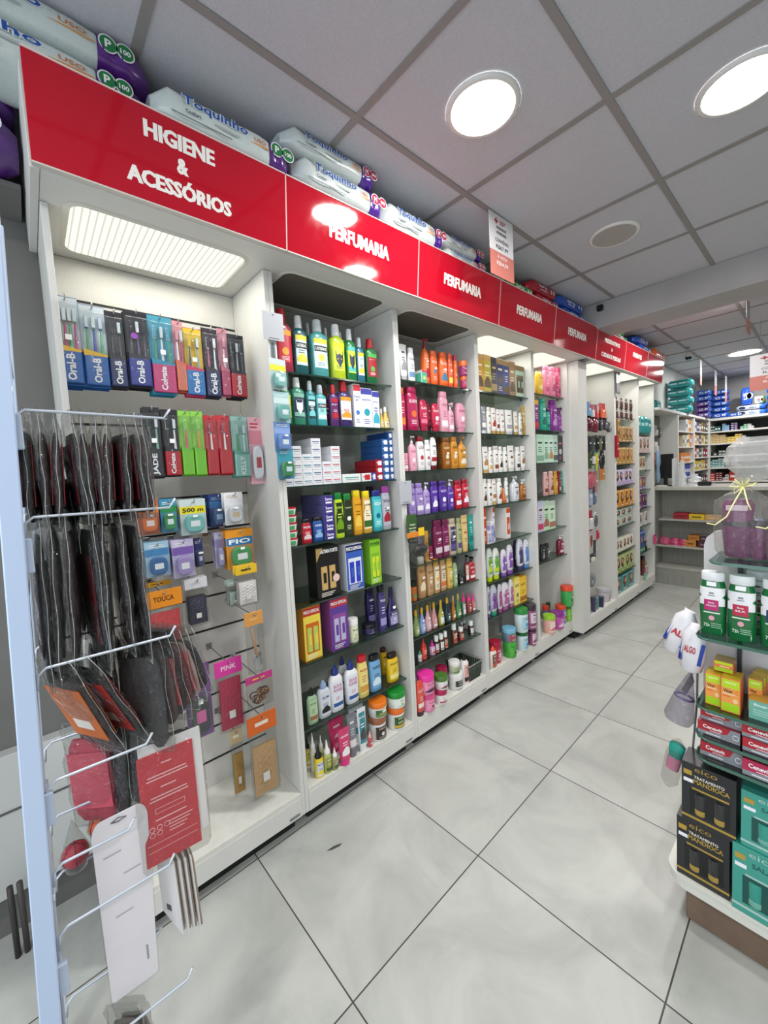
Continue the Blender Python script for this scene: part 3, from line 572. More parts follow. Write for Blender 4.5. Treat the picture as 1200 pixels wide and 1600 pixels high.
        if kind == 'pouch':
            ps = 14; vs = []
            for side in (-1, 1):
                for a in range(ps + 1):
                    for b in range(ps + 1):
                        y = (a / ps - .5) * w * .8; z = z0 + .006 + H_ * b / ps * (.99 if text else .85)
                        e = min(1, 4 * min(a, ps - a) / ps) * min(1, 4 * min(b, ps - b) / ps)
                        vs.append((side * (.003 + .009 * e * (.6 + .4 * math.sin(a * 2.1 + b * 1.3 + seed) * math.cos(b * 1.7 - a))), y, z))
            n2 = (ps + 1) ** 2; F = []
            for sd in (0, 1):
                for a in range(ps):
                    for b in range(ps): F.append([sd * n2 + a * (ps + 1) + b, sd * n2 + (a + 1) * (ps + 1) + b, sd * n2 + (a + 1) * (ps + 1) + b + 1, sd * n2 + a * (ps + 1) + b + 1])
            k.add(vs, F, mat(c[1], .5), False)
            k.box(.011, .0125, -hy * .25, hy * .2, z0 + H_ * .25, z0 + H_ * .4, mat('f2f2f0', .5))
        elif kind == 'tool':
            k.tube([(0, -hy * .3, zt), (.003, 0, z0 + H_ * .45), (.004, hy * .2, z0 + H_ * .25)], .006, mat(c[2], .5), 8)
            k.loft([(0, .004, hy * .4, 2), (H_ * .25, .008, hy * .6, 2), (H_ * .4, .003, hy * .3, 2)], mat('c8cacc', .15, .9), 16, T=Matrix.Translation((.004, hy * .2, z0 + .008)))
        else:
            for i in range(14):
                a = rnd.random() * 6.28; cy, cz = (rnd.random() - .5) * w * .5, z0 + H_ * (.3 + .5 * rnd.random()); r = min(w, H_) * .2
                k.tube([(.004 * math.sin(q * 2 + a), cy + r * math.cos(q), cz + r * math.sin(q)) for q in [6.284 * j / 12 for j in range(13)]], .0022, mat([c[1], c[2], c[3]][i % 3], .5), 6)
        k.obj('contents', root)
    if kind in ('brush', 'case') and rnd.random() < .6:
        k = MB(); k.box((.0185 if kind == 'brush' else .0265), (.019 if kind == 'brush' else .027), -.008, .008, z0 + h * .5, z0 + h * .56, mat('f4f4f2', .5)); k.obj('price_sticker', root)
def peg(x0, x1, y, z, root):
    k = MB(); k.tube([(x0, y, z), (x1 - .008, y, z), (x1, y, z + .012)], .0022, STEEL, 8); k.box(x0 - .002, x0 + .002, y - .012, y + .012, z - .015, z + .012, STEEL, .001)
    return k.obj('hook', root)
rows = {}
for kind, cols, text, desc, n, y, z, w, h, x in HANG:
    c = cols.split(','); row = 'top' if z > 1.9 else 'second' if z > 1.65 else 'third' if z > 1.38 else 'fourth' if z > 1.22 else 'fifth' if z > 1.05 else 'sixth' if z > .8 else 'lowest'
    nm = {'brush': 'toothbrush_pack', 'case': 'carded_case', 'pouch': 'hanging_pouch', 'tool': 'utensil_pack', 'ties': 'hair_tie_pack'}[kind]; ca = {'brush': 'toothbrush', 'case': 'blister pack', 'pouch': 'pouch', 'tool': 'utensil pack', 'ties': 'hair ties'}[kind]
    r = thing(nm, desc + ', ' + row + ' hook row of first bay', ca, (x, y, z)); hang_pack(kind, c, text, w, h, n, r, hash_s(desc))
    hk = thing('display_hook', 'steel hook carrying the ' + ' '.join(desc.replace(',', '').split()[:12]), 'hook', (-.309, y, z)); peg(.0, x + .309 + .028, 0, .0, hk)
    rest = min(n - 1, 3)
    for i in range(rest):   # packs queued behind on the same hook
        q = dup(r, (x - .026 * (i + 1), y, z), 0, ' '.join(desc.split(',')[0].split()[:11]) + ', ' + ('next behind front one', 'third on hook', 'rearmost on hook')[i], 'packs queued on one hook: ' + desc.split(',')[0])
# ---------------------------------------------------------------- toothpaste ends on the third shelf of the second bay
def tp_box(y0, y1, z, h, c, label, d=.17, x=-.042, stripe=None, grp=None, mark=None):
    r = thing('toothpaste_carton', label, 'toothpaste box', (x - d / 2, (y0 + y1) / 2, z), 0, grp); w = y1 - y0 - .0012; k = MB()
    k.box(-d / 2, d / 2, -w / 2, w / 2, 0, h - .0006, mat(c, .35, 0, .2), .0008); k.obj('carton', r); k = MB(); s = lambda y, zz: d / 2; t = mat(stripe or 'b02838', .4)
    patch(k, s, -w * .38, w * .38, h * .5, h * .62, t, .0004, 1, 1); patch(k, s, -w * .3, w * .4, h * .3, h * .36, mat('7a8088', .4), .0004, 1, 1)
    if mark: patch(k, s, -w * .2, w * .35, h * .18, h * .8, mat(mark, .5), .0006, 1, 1)
    k.obj('printed_label', r)
cols_ = [(.686, .731, 3), (.731, .778, 5), (.778, .826, 4), (.826, .874, 6), (.877, .925, 3), (.925, .974, 5)]
nm_ = ['first', 'second', 'third', 'fourth', 'fifth', 'sixth']; hz = ['bottom', 'second', 'third', 'fourth', 'fifth', 'topmost']
for ci, (a, b_, n) in enumerate(cols_):
    for j in range(n):
        lay = 'topmost' if j == n - 1 else ['lowest', 'second lowest', 'third from below', 'fourth from below', 'fifth from below'][j]
        tp_box(a, b_, 1.440 + .0335 * j, .0335, 'e4e6ea', 'white toothpaste box end, %s of %s stack from post, second bay' % (lay, nm_[ci]), stripe=['3a6a9a', '6a7080', '3a8a98', '4a5a8a', 'b82838', 'c03040'][ci], grp='white toothpaste boxes')
for ci, (a, b_, n, c) in enumerate([(1.182, 1.226, 3, 'a81c28'), (1.227, 1.2705, 6, '2a5c9c'), (1.2715, 1.3, 7, '244e90')]):
    for j in range(n):
        lay = 'topmost' if j == n - 1 else ['lowest', 'second lowest', 'third from below', 'fourth from below', 'fifth from below', 'sixth from below'][j]
        tp_box(a, b_, 1.440 + .034 * j, .034, c, '%s toothpaste box end, %s of %s stack, second bay' % (['red', 'blue', 'deep blue'][ci], lay, ['red', 'left blue', 'right blue'][ci]), stripe='e0e4ec', mark='e4e8f0', grp=['red', 'blue', 'deep blue'][ci] + ' toothpaste boxes')
for a, b_, c, st_, lb in ((.98, 1.085, 'e4e8e6', '3a9a90', 'white carton lying lengthways with teal end beside the white toothpaste'), (1.092, 1.15, 'e6e6e6', 'c0202c', 'white carton with red oval before the red toothpaste'), (1.152, 1.18, '3a4ea0', 'e8e8f0', 'tiny blue and white carton before the red toothpaste')):
    tp_box(a, b_, 1.440, .04, c, lb, d=.05, stripe=st_, mark=st_ if c != 'e4e8e6' else None)
for j in range(5): 
    r = thing('toothpaste_carton', 'purple toothpaste carton pointing forward, %s of its stack, fourth shelf' % ['lowest', 'second lowest', 'middle', 'second highest', 'topmost'][j], 'toothpaste box', (-.145, .898, 1.192 + .0395 * j), 0, 'stacked purple toothpaste cartons')
    k = MB(); k.box(-.1, .1, -.026, .026, 0, .039, mat('6a68a4', .35, 0, .2), .001); k.obj('carton', r); k = MB(); s = lambda y, z: .1
    patch(k, s, -.026, .026, .001, .038, mat('3a2e84', .35), .0004, 1, 1); put_text(k, 'Sens', s, 0, .024, .036, .014, mat('e8e8f4', .4), .0008); patch(k, s, -.016, .016, .004, .012, mat('eeeef4', .4), .0008, 1, 1); k.obj('printed_label', r)
    r = thing('floss_box', 'small white red and green box, %s of the stack at the left post' % ['lowest', 'second lowest', 'middle', 'second highest', 'topmost'][j], 'box', (-.075, .715, 1.192 + .0325 * j), 0, 'stacked small red and green boxes')
    k = MB(); k.loft([(0, .022, .024, 4), (.026, .026, .029, 4), (.0315, .026, .029, 4)], mat('e6e4e2', .35), 16); k.obj('carton', r)
    k = MB(); k.loft([(.0255, .0264, .0294, 4), (.0318, .0264, .0294, 4)], mat('b82838', .35), 16); k.obj('lid', r); k = MB(); k.box(.0245, .0252, -.012, .012, .004, .02, mat('48a060', .4)); k.obj('printed_label', r)
# ---------------------------------------------------------------- green basket at the bottom of the third bay
r = thing('plastic_basket', 'dark green plastic basket with a pale rim on the bottom deck of third bay', 'basket', (-.10, 1.865, .17)); gm = mat('3f4a40', .45)
k = MB(); nx, ny = 10, 12; hh = .10
def ring(q, z): return [(-.085 * q, -.07 * q, z), (.085 * q, -.07 * q, z), (.085 * q, .07 * q, z), (-.085 * q, .07 * q, z)]
k.box(-.074, .074, -.06, .06, 0, .003, gm)
for side in range(4):
    A, B_ = ring(.88, 0)[side], ring(.88, 0)[(side + 1) % 4]; A1, B1 = ring(1, hh)[side], ring(1, hh)[(side + 1) % 4]
    P = lambda u, v: tuple((A[i] * (1 - u) + B_[i] * u) * (1 - v) + (A1[i] * (1 - u) + B1[i] * u) * v for i in range(3))
    for i in range(11): k.tube([P(i / 10, 0), P(i / 10, 1)], .0028, gm, 5)
    for v in (.0, .14, .28, .42, .56, .7): k.tube([P(0, v), P(1, v)], .0028, gm, 5)
    k.add([P(0, .72), P(1, .72), P(1, 1), P(0, 1)], [(0, 1, 2, 3)], gm)
k.obj('lattice_body', r); k = MB(); k.tube([*(Vector(p) for p in ring(1.02, hh)), Vector(ring(1.02, hh)[0])], .0045, mat('8f958c', .4), 8); k.obj('rim', r)
r2 = thing('hair_clip', 'dark oblong object lying in the green basket', 'hair clip', (-.09, 1.87, .173)); k = MB(); k.loft([(0, .02, .05, 3), (.05, .022, .055, 3), (.062, .012, .04, 3)], mat('26281f', .5), 16); k.obj('body', r2)
# ---------------------------------------------------------------- cards and sachets on the posts
def post_card(y, z, w, h, label, x=.012):
    r = thing('price_card_holder', label, 'price card', (x, y, z)); k = MB(); k.box(0, .002, -w / 2, w / 2, -h / 2, h / 2, mat('b4b8be', .35), .0008)
    k.obj('card', r); k = MB(); k.box(-.012, 0, -.006, .006, -.01, .01, mat('c8c8c8', .4)); k.box(.0021, .0024, -.003, .003, h * .38, h * .42, DARK); k.box(.0021, .0024, -w * .25, w * .25, -h * .44, -h * .42, DARK); k.obj('clip', r)
post_card(.662, 2.058, .085, .105, 'blank grey card clipped high on the post between first and second bay')
post_card(1.322, 1.372, .085, .115, 'blank white card clipped on the post between second and third bay')
k = MB(); k.box(.001, .003, .650, .668, 1.47, 2.0, clear('hanging_strip', 'e0e4e8', .1), 0); tag(k.obj('hanging_strip'), 'clear strip of floss packs hanging down the post beside mouthwash', 'hanging strip')
for i, (z, c, lb) in enumerate(((1.925, 'c8d8d8,e8d820,d8e8e8,70b8b0,e8f0f0', 'floss pack with yellow band, topmost on the post strip'), (1.80, 'a8ccd0,c8dcdc,d8e8e8,70b8b0,e8f0f0', 'aqua floss pack, second on the post strip'), (1.685, '6a90cc,88a4d8,a8c0e8,6a90d0,e8f0f0', 'blue floss pack, third on the post strip'), (1.58, '4a9ab8,3a98a8,a8d0d8,2a8a4c,d0e8f0', 'green floss pack, lowest on the post strip'))):
    r = thing('floss_pack', lb, 'dental floss', (.012, .668 + .006 * (i % 2), z), .15); hang_pack('case', c.split(','), '', .075, .118, 1, r, i)
r = thing('hair_sachet', 'green hair treatment sachet hanging on the post left of lilac bottles', 'sachet', (.02, 1.345, 1.258)); k = MB()
k.loft([(-.13, .002, .034, 4), (-.12, .006, .035, 4), (-.02, .006, .035, 4), (0, .0015, .034, 4)], mat('3f5f34', .3, .1), 16); k.obj('sachet_body', r)
k = MB(); s = lambda y, z: .0066
put_text(k, 'Argan', s, 0, -.052, .042, .012, mat('e8ecd8', .4), .0004); put_text(k, 'Reparação', s, 0, -.07, .05, .010, mat('e8ecd8', .4), .0004); put_text(k, 'Nutrição', s, 0, -.086, .044, .010, mat('e8ecd8', .4), .0004); k.obj('lettering', r)
r = thing('hair_bonnet_bag', 'clear bag with a black round hair brush and orange header on the post', 'hair brush', (.03, 1.36, 1.145)); k = MB(); k.box(-.004, .002, -.06, .065, -.005, .022, mat('e08830', .45), .001); k.box(.002, .003, .02, .062, -.003, .04, mat('f0c830', .45)); k.obj('header_card', r)
k = MB(); k.loft([(0, .012, .045, 2), (.012, .03, .05, 2), (.02, .03, .05, 2), (.03, .01, .03, 2)], mat('1b1b1d', .45), 20, T=Matrix.Translation((0, .015, -.07)) @ Matrix.Rotation(math.pi / 2, 4, 'Y')); k.tube([(.01, -.01, -.03), (.01, -.06, -.018)], .006, mat('1b1b1d', .4), 8); k.obj('brush_head', r)
k = MB(); k.loft([(-.14, .01, .03, 2), (-.12, .02, .055, 2.5), (-.05, .028, .065, 2.5), (0, .004, .06, 4)], BAG(), 18, T=Matrix.Translation((.01, .008, 0))); k.obj('clear_bag', r)

# ---------------------------------------------------------------- wire rack at the left edge
RK = mat('b9cbe6', .35, 0, .2); ROWS = [1.617, 1.435, 1.17, .965, .81, .69, .415]
r = thing('wire_display_rack', 'pale blue metal rack post with long wire hooks at the left edge', 'display rack', (.55, -.13, 0)); k = MB()
T = Matrix.Translation((0, -.029, 0)) @ Matrix.Rotation(-.0305, 4, 'X')
k.box(-.014, .014, -.0145, .0145, 0, 2.1, RK, .002, T)
k.box(-.40, .0, -.041, -.017, 0, .03, RK, .002); k.obj('post', r)
k = MB()
for x in (-.4,): k.box(x - .014, x + .014, -.0145, .0145, 0, 2.1, RK, .002, T)
k.obj('post', r)
WR = mat('c3cbd6', .3, .3)
k = MB(); Y = lambda z: -.008 + .024 * z
for x in (-.015,): k.tube([(x, Y(0) , .05), (x, Y(2.05), 2.05)], .003, WR, 6)
for z in (1.75, 1.3, .75, .3): k.tube([(-.40, Y(z), z), (.0, Y(z), z)], .003, WR, 6)
k.obj('wire_grid', r)
for z in (1.58, 1.37, .92, .60, .30): k = MB(); k.box(-.006, .006, Y(z) - .004, Y(z) + .012, z - .03, z + .03, mat('aebbcf', .35), .002); k.obj('grid_clip', r)
lens = {0: .235, 1: .235, 2: .22, 3: .165, 4: .125, 5: .19, 6: .21}
for ri, z in enumerate(ROWS):
    for x, cut in ((0, 1), (-.13, .85)):
        if ri == 0 and x: continue
        k = MB(); L_ = lens[ri] * cut; y0 = Y(z) + .004; zz = z + (.008 if x else 0)
        k.tube([(x, y0 - .002, zz - .035), (x, y0, zz - .01), (x, y0 + .012, zz), (x, y0 + L_ - .012, zz - .004), (x, y0 + L_, zz + .014)], .0026, WR, 8); k.obj('hook', r)
def packet(x, y, z, w, h, tilt, c1, c2, label, grp=None, swing=0., rot=0., mark=None):
    """flat dark item sealed in a clear bag, hanging from its top edge; faces along y unless turned"""
    r = thing('bagged_accessory', label, 'packet', (x, y, z), (tilt, swing, rot), grp); k = MB()
    k.loft([(-h + .012, .3 * w, .003, 3), (-h + .03, .42 * w, .006, 2.6), (-h * .5, .44 * w, .008, 2.6), (-.05, .40 * w, .006, 2.6), (-.03, .30 * w, .003, 3)], mat(c1, .45), 20)
    if c2: k.box(-.40 * w, .40 * w, .0078, .009, -h * .8, -h * .25, mat(c2, .4)); k.box(-.40 * w, .40 * w, -.009, -.0078, -h * .8, -h * .25, mat(c2, .4))
    if mark: k.box(-.2 * w, .2 * w, .009, .0095, -h * .7, -h * .6, mat(mark, .4)); k.box(-.2 * w, .2 * w, -.0095, -.009, -h * .7, -h * .6, mat(mark, .4))
    k.obj('contents', r); k = MB(); R = []; rn = random.Random(int(y * 1000) + int(z * 100))
    for i in range(12):
        t = i / 11; zz = -h + (h + .012) * t; q = math.sin(math.pi * (.06 + .88 * t)) ** .5
        R.append((zz, w * .5 * (1 - .25 * max(0, t - .8) * 5 * .3) + .002 * math.sin(i * 2.1), .0015 + .0095 * q * (.75 + .4 * rn.random()) * (1 if t < .9 else .4), 3.5, .003 * math.sin(i * 1.7), 0))
    k.loft(R, BAG(), 22); bag = k.obj('clear_bag', r); k = MB()
    for sg in (-1, 1): k.tube([(sg * w * .497 * (1 - .12 * max(0, t - .75) * 4) + .003 * math.sin(t * 9), .0015 * math.sin(t * 14 + y * 60), -h + (h + .008) * t) for t in [i / 10 for i in range(11)]], .0005, mat('b4b6b6', .25), 5)  # pale tubes along the bag edges stand in for bright highlight streaks on the film
    k.tube([(-w * .497, 0, -h), (0, .001, -h - .002), (w * .497, 0, -h)], .0005, mat('b4b6b6', .25), 5); k.obj('edge_highlight', bag); return r
rn = random.Random(4); O = ['first', 'second', 'third', 'fourth', 'fifth', 'sixth', 'seventh', 'eighth', 'ninth', 'tenth', 'eleventh']
XH = .545
for i in range(10):
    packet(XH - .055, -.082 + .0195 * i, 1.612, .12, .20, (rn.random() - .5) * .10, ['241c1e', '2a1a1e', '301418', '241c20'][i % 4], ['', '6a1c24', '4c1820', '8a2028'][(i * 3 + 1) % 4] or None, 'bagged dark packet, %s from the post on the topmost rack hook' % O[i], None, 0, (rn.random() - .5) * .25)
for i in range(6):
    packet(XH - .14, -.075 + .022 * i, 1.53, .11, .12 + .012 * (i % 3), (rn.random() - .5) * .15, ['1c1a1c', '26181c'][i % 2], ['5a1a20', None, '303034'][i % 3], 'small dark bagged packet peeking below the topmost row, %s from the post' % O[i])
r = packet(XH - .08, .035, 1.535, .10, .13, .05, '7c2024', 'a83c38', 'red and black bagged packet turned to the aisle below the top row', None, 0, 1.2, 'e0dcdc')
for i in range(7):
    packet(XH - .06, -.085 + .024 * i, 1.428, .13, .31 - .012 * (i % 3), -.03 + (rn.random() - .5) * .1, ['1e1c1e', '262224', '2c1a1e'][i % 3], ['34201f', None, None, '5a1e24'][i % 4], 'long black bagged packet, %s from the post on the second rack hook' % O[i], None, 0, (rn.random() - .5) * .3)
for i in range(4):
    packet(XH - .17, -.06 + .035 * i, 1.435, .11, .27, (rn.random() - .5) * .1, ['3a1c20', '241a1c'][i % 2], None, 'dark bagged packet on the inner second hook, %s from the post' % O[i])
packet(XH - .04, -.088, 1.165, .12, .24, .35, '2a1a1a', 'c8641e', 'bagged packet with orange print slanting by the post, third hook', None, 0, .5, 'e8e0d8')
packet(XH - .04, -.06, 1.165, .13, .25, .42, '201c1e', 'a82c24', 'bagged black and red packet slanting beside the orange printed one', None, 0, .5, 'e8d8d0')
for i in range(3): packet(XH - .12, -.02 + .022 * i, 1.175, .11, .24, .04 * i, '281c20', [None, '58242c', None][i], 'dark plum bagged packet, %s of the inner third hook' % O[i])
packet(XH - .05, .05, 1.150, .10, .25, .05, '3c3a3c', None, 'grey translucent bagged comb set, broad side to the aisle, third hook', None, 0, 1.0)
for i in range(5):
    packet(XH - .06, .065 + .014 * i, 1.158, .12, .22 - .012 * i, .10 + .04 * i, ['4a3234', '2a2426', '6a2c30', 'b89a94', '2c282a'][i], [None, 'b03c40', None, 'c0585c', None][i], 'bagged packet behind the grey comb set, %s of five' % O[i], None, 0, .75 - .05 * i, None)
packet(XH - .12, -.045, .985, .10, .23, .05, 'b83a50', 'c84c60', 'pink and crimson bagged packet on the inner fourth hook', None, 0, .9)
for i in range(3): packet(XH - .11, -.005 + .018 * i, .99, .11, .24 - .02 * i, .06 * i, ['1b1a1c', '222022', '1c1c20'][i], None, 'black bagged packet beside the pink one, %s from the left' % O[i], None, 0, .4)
# scrunchie balls
for nm_2, x, y, z, rr, c, lb in (('hair_ball', XH - .14, -.036, .745, .022, 'e0602c', 'orange striped ball in a clear bag hanging below the pink packet'), ('hair_ball', XH - .13, -.083, .716, .024, 'b82840', 'crimson ball in a clear bag near the rack post')):
    r = thing(nm_2, lb, 'hair accessory', (x, y, z)); k = MB()
    k.loft([(-rr * math.cos(t), rr * math.sin(t) + .0003, rr * math.sin(t) + .0003, 2) for t in [math.pi * i / 10 for i in range(11)]], mat(c, .5), 20)
    for a in (0, 1.0, 2.1): k.tube([(rr * 1.01 * math.cos(q) * math.cos(a), rr * 1.01 * math.cos(q) * math.sin(a), rr * 1.01 * math.sin(q)) for q in [6.284 * i / 16 for i in range(17)]], .0009, mat('3a1c18', .6), 5)
    k.obj('ball', r); k = MB(); k.loft([(-rr * 1.5, rr * .4, .004, 2), (-rr, rr * 1.1, rr * .8, 2), (0, rr * 1.2, rr * 1.15, 2), (rr * 1.2, rr, rr * .7, 2.2), (rr * 3, .008, .002, 2)], BAG(), 18); k.obj('clear_bag', r)
# red instruction leaflet bag
r = thing('red_leaflet_bag', 'clear bag with a red instruction leaflet, hung low on the rack facing the aisle', 'bagged set', (.50, .088, .955), (0, -.06, -.08)); k = MB()
k.box(-.008, -.004, -.056, .066, -.262, -.03, mat('ecebec', .4), .001); k.box(-.0035, .0, -.060, .048, -.285, -.05, mat('c8303c', .32, 0, .4), .001); k.obj('leaflet', r)
k = MB(); s = lambda y, z: .0; PW = mat('f4c8c8', .4)
for zz, wd in ((-.075, .02), (-.098, .075), (-.105, .08), (-.125, .03), (-.143, .07), (-.150, .075), (-.192, .06)): patch(k, s, -.006 - wd / 2, -.006 + wd / 2, zz - .0012, zz + .0012, PW, .0006, 1, 1)
for zz in (-.168, -.178): patch(k, s, -.035, .022, zz - .0005, zz + .0005, PW, .0006, 1, 1)
for yy in (-.035, .0217): patch(k, s, yy, yy + .0008, -.178, -.168, PW, .0006, 1, 1)
for i in range(5): k.tube([(.0008, -.044 + .014 * (i % 3) + .005 * math.cos(q), -.208 - .012 * (i // 3) + .005 * math.sin(q)) for q in [6.284 * j / 10 for j in range(11)]], .0006, PW, 4)
for j in range(4): patch(k, s, -.012, .035 - .006 * j, -.206 - .007 * j, -.204 - .007 * j, PW, .0006, 1, 1)
for zz in (-.240, -.255): patch(k, s, -.055, .042, zz - .0005, zz + .0005, PW, .0006, 1, 1)
k.obj('printed_text', r)
k = MB(); k.loft([(-.3, .004, .062, 5), (-.285, .012, .068, 4), (-.15, .018, .070, 4), (-.03, .012, .068, 4), (.01, .003, .066, 5)], BAG(), 28, T=Matrix.Translation((-.004, 0, 0))); k.obj('clear_bag', r)
k = MB(); k.loft([(-.06, .012, .035, 2), (-.03, .014, .04, 2), (-.01, .006, .03, 2)], mat('2a282a', .5), 16, T=Matrix.Translation((-.02, .015, -.02))); k.obj('dark_contents', r)
# white card pack
r = thing('white_card_pack', 'tall blank white backing card with rounded corners hung low on the rack', 'card pack', (.505, -.013, .80), (0, -.03, -.02)); k = MB()
pts = []
for cy, cz, a0, rr in ((.045 - .012, -.012 + .0, 0, .030), (-.045 + .018, -.012, 90, .030), (-.043 + .008, -.35, 180, .006), (.043 - .008, -.35, 270, .006)):
    for i in range(6): a = math.radians(a0 + 18 * i); pts.append((cy + rr * math.cos(a) * (.6 if rr > .01 else 1), cz + rr * math.sin(a)))
k.prism(pts, -.001, .001, mat('f2eef2', .5)); k.obj('card', r); k = MB(); k.prism([(a * 1.06, b * 1.015) for a, b in pts], .0022, .0028, clear('card_film', 'fcfcfc', .015, .1, .4, .0)); k.prism([(a * 1.06, b * 1.015) for a, b in pts], -.0045, -.0022, clear('card_film', 'fcfcfc', .015, .1, .4, .0)); k.obj('clear_sleeve', r)
k = MB(); k.tube([(.002, -.012, .006), (.002, .0, .011), (.002, .014, .006), (.002, 0, .003), (.002, -.012, .006)], .0012, mat('6a6a6c', .5), 6)
for i in range(8): k.box(.0011, .0014, .024, .028, -.315 + .004 * i, -.313 + .004 * i, mat('6a6a70', .5))
for (a, b_) in ((-.03, -.06), (.0, -.11), (.01, -.15), (-.02, -.19)): k.box(.0011, .0013, a, a + .03, b_, b_ + .004, mat('c4c0c6', .5))
k.obj('euro_slot_print', r)
for i in range(4):
    r = thing('nail_file_card', ['white card of beige pads, nearest the white backing card', 'second beige pad card', 'third beige pad card', 'rearmost beige pad card, slanting'][i] + ', low on the rack', 'card pack', (.49, .062 + .014 * i, .675 - .004 * i), (0, .04, -1.12 - .10 * i)); k = MB()
    pts = [(-.028, -.16), (.03, -.20), (.03, -.02), (.018, -.004), (-.012, 0), (-.026, -.012)]
    k.prism(pts, -.001, .001, mat('dcd8d6', .5)); k.prism([(a * .9, b * .93 - .006) for a, b in pts], -.006, -.001, mat('9a8878', .6)); k.obj('card', r)
    k = MB(); k.box(.001, .0014, -.012, .002, -.15, -.135, mat('4a4a4c', .5)); k.obj('barcode_patch', r)
for i, (y, z) in enumerate(((-.06, .42), (-.045, .40))):
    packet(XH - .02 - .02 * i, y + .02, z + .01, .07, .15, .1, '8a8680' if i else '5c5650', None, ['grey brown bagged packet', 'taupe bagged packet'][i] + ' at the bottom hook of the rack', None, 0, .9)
# ---------------------------------------------------------------- what stands left of the bays
b = MB(); b.box(-.359, -.31, -.75, -.03, .16, .63, mat('c6c8c4', .5), .002); b.box(-.309, -.307, -.75, -.03, .44, .447, mat('5a5a58', .6)); tag(b.obj('low_wall_panel'), 'pale low panel against the wall left of the shelving', 'panel')
b = MB(); b.tube([(-.25, -.245, 0), (-.25, -.245, .24)], .008, mat('3a3634', .5), 8); b.tube([(-.25, -.222, 0), (-.25, -.222, .24)], .008, mat('4a4442', .5), 8); tag(b.obj('upright_rod_pair'), 'pair of dark upright rods near the floor behind the rack', 'rods')
b = MB(); b.box(-.355, -.16, -.85, -.03, 2.37, 2.384, WALL, .001); tag(b.obj('wall_shelf_board'), 'grey board under the diaper packs left of the header', 'shelf')
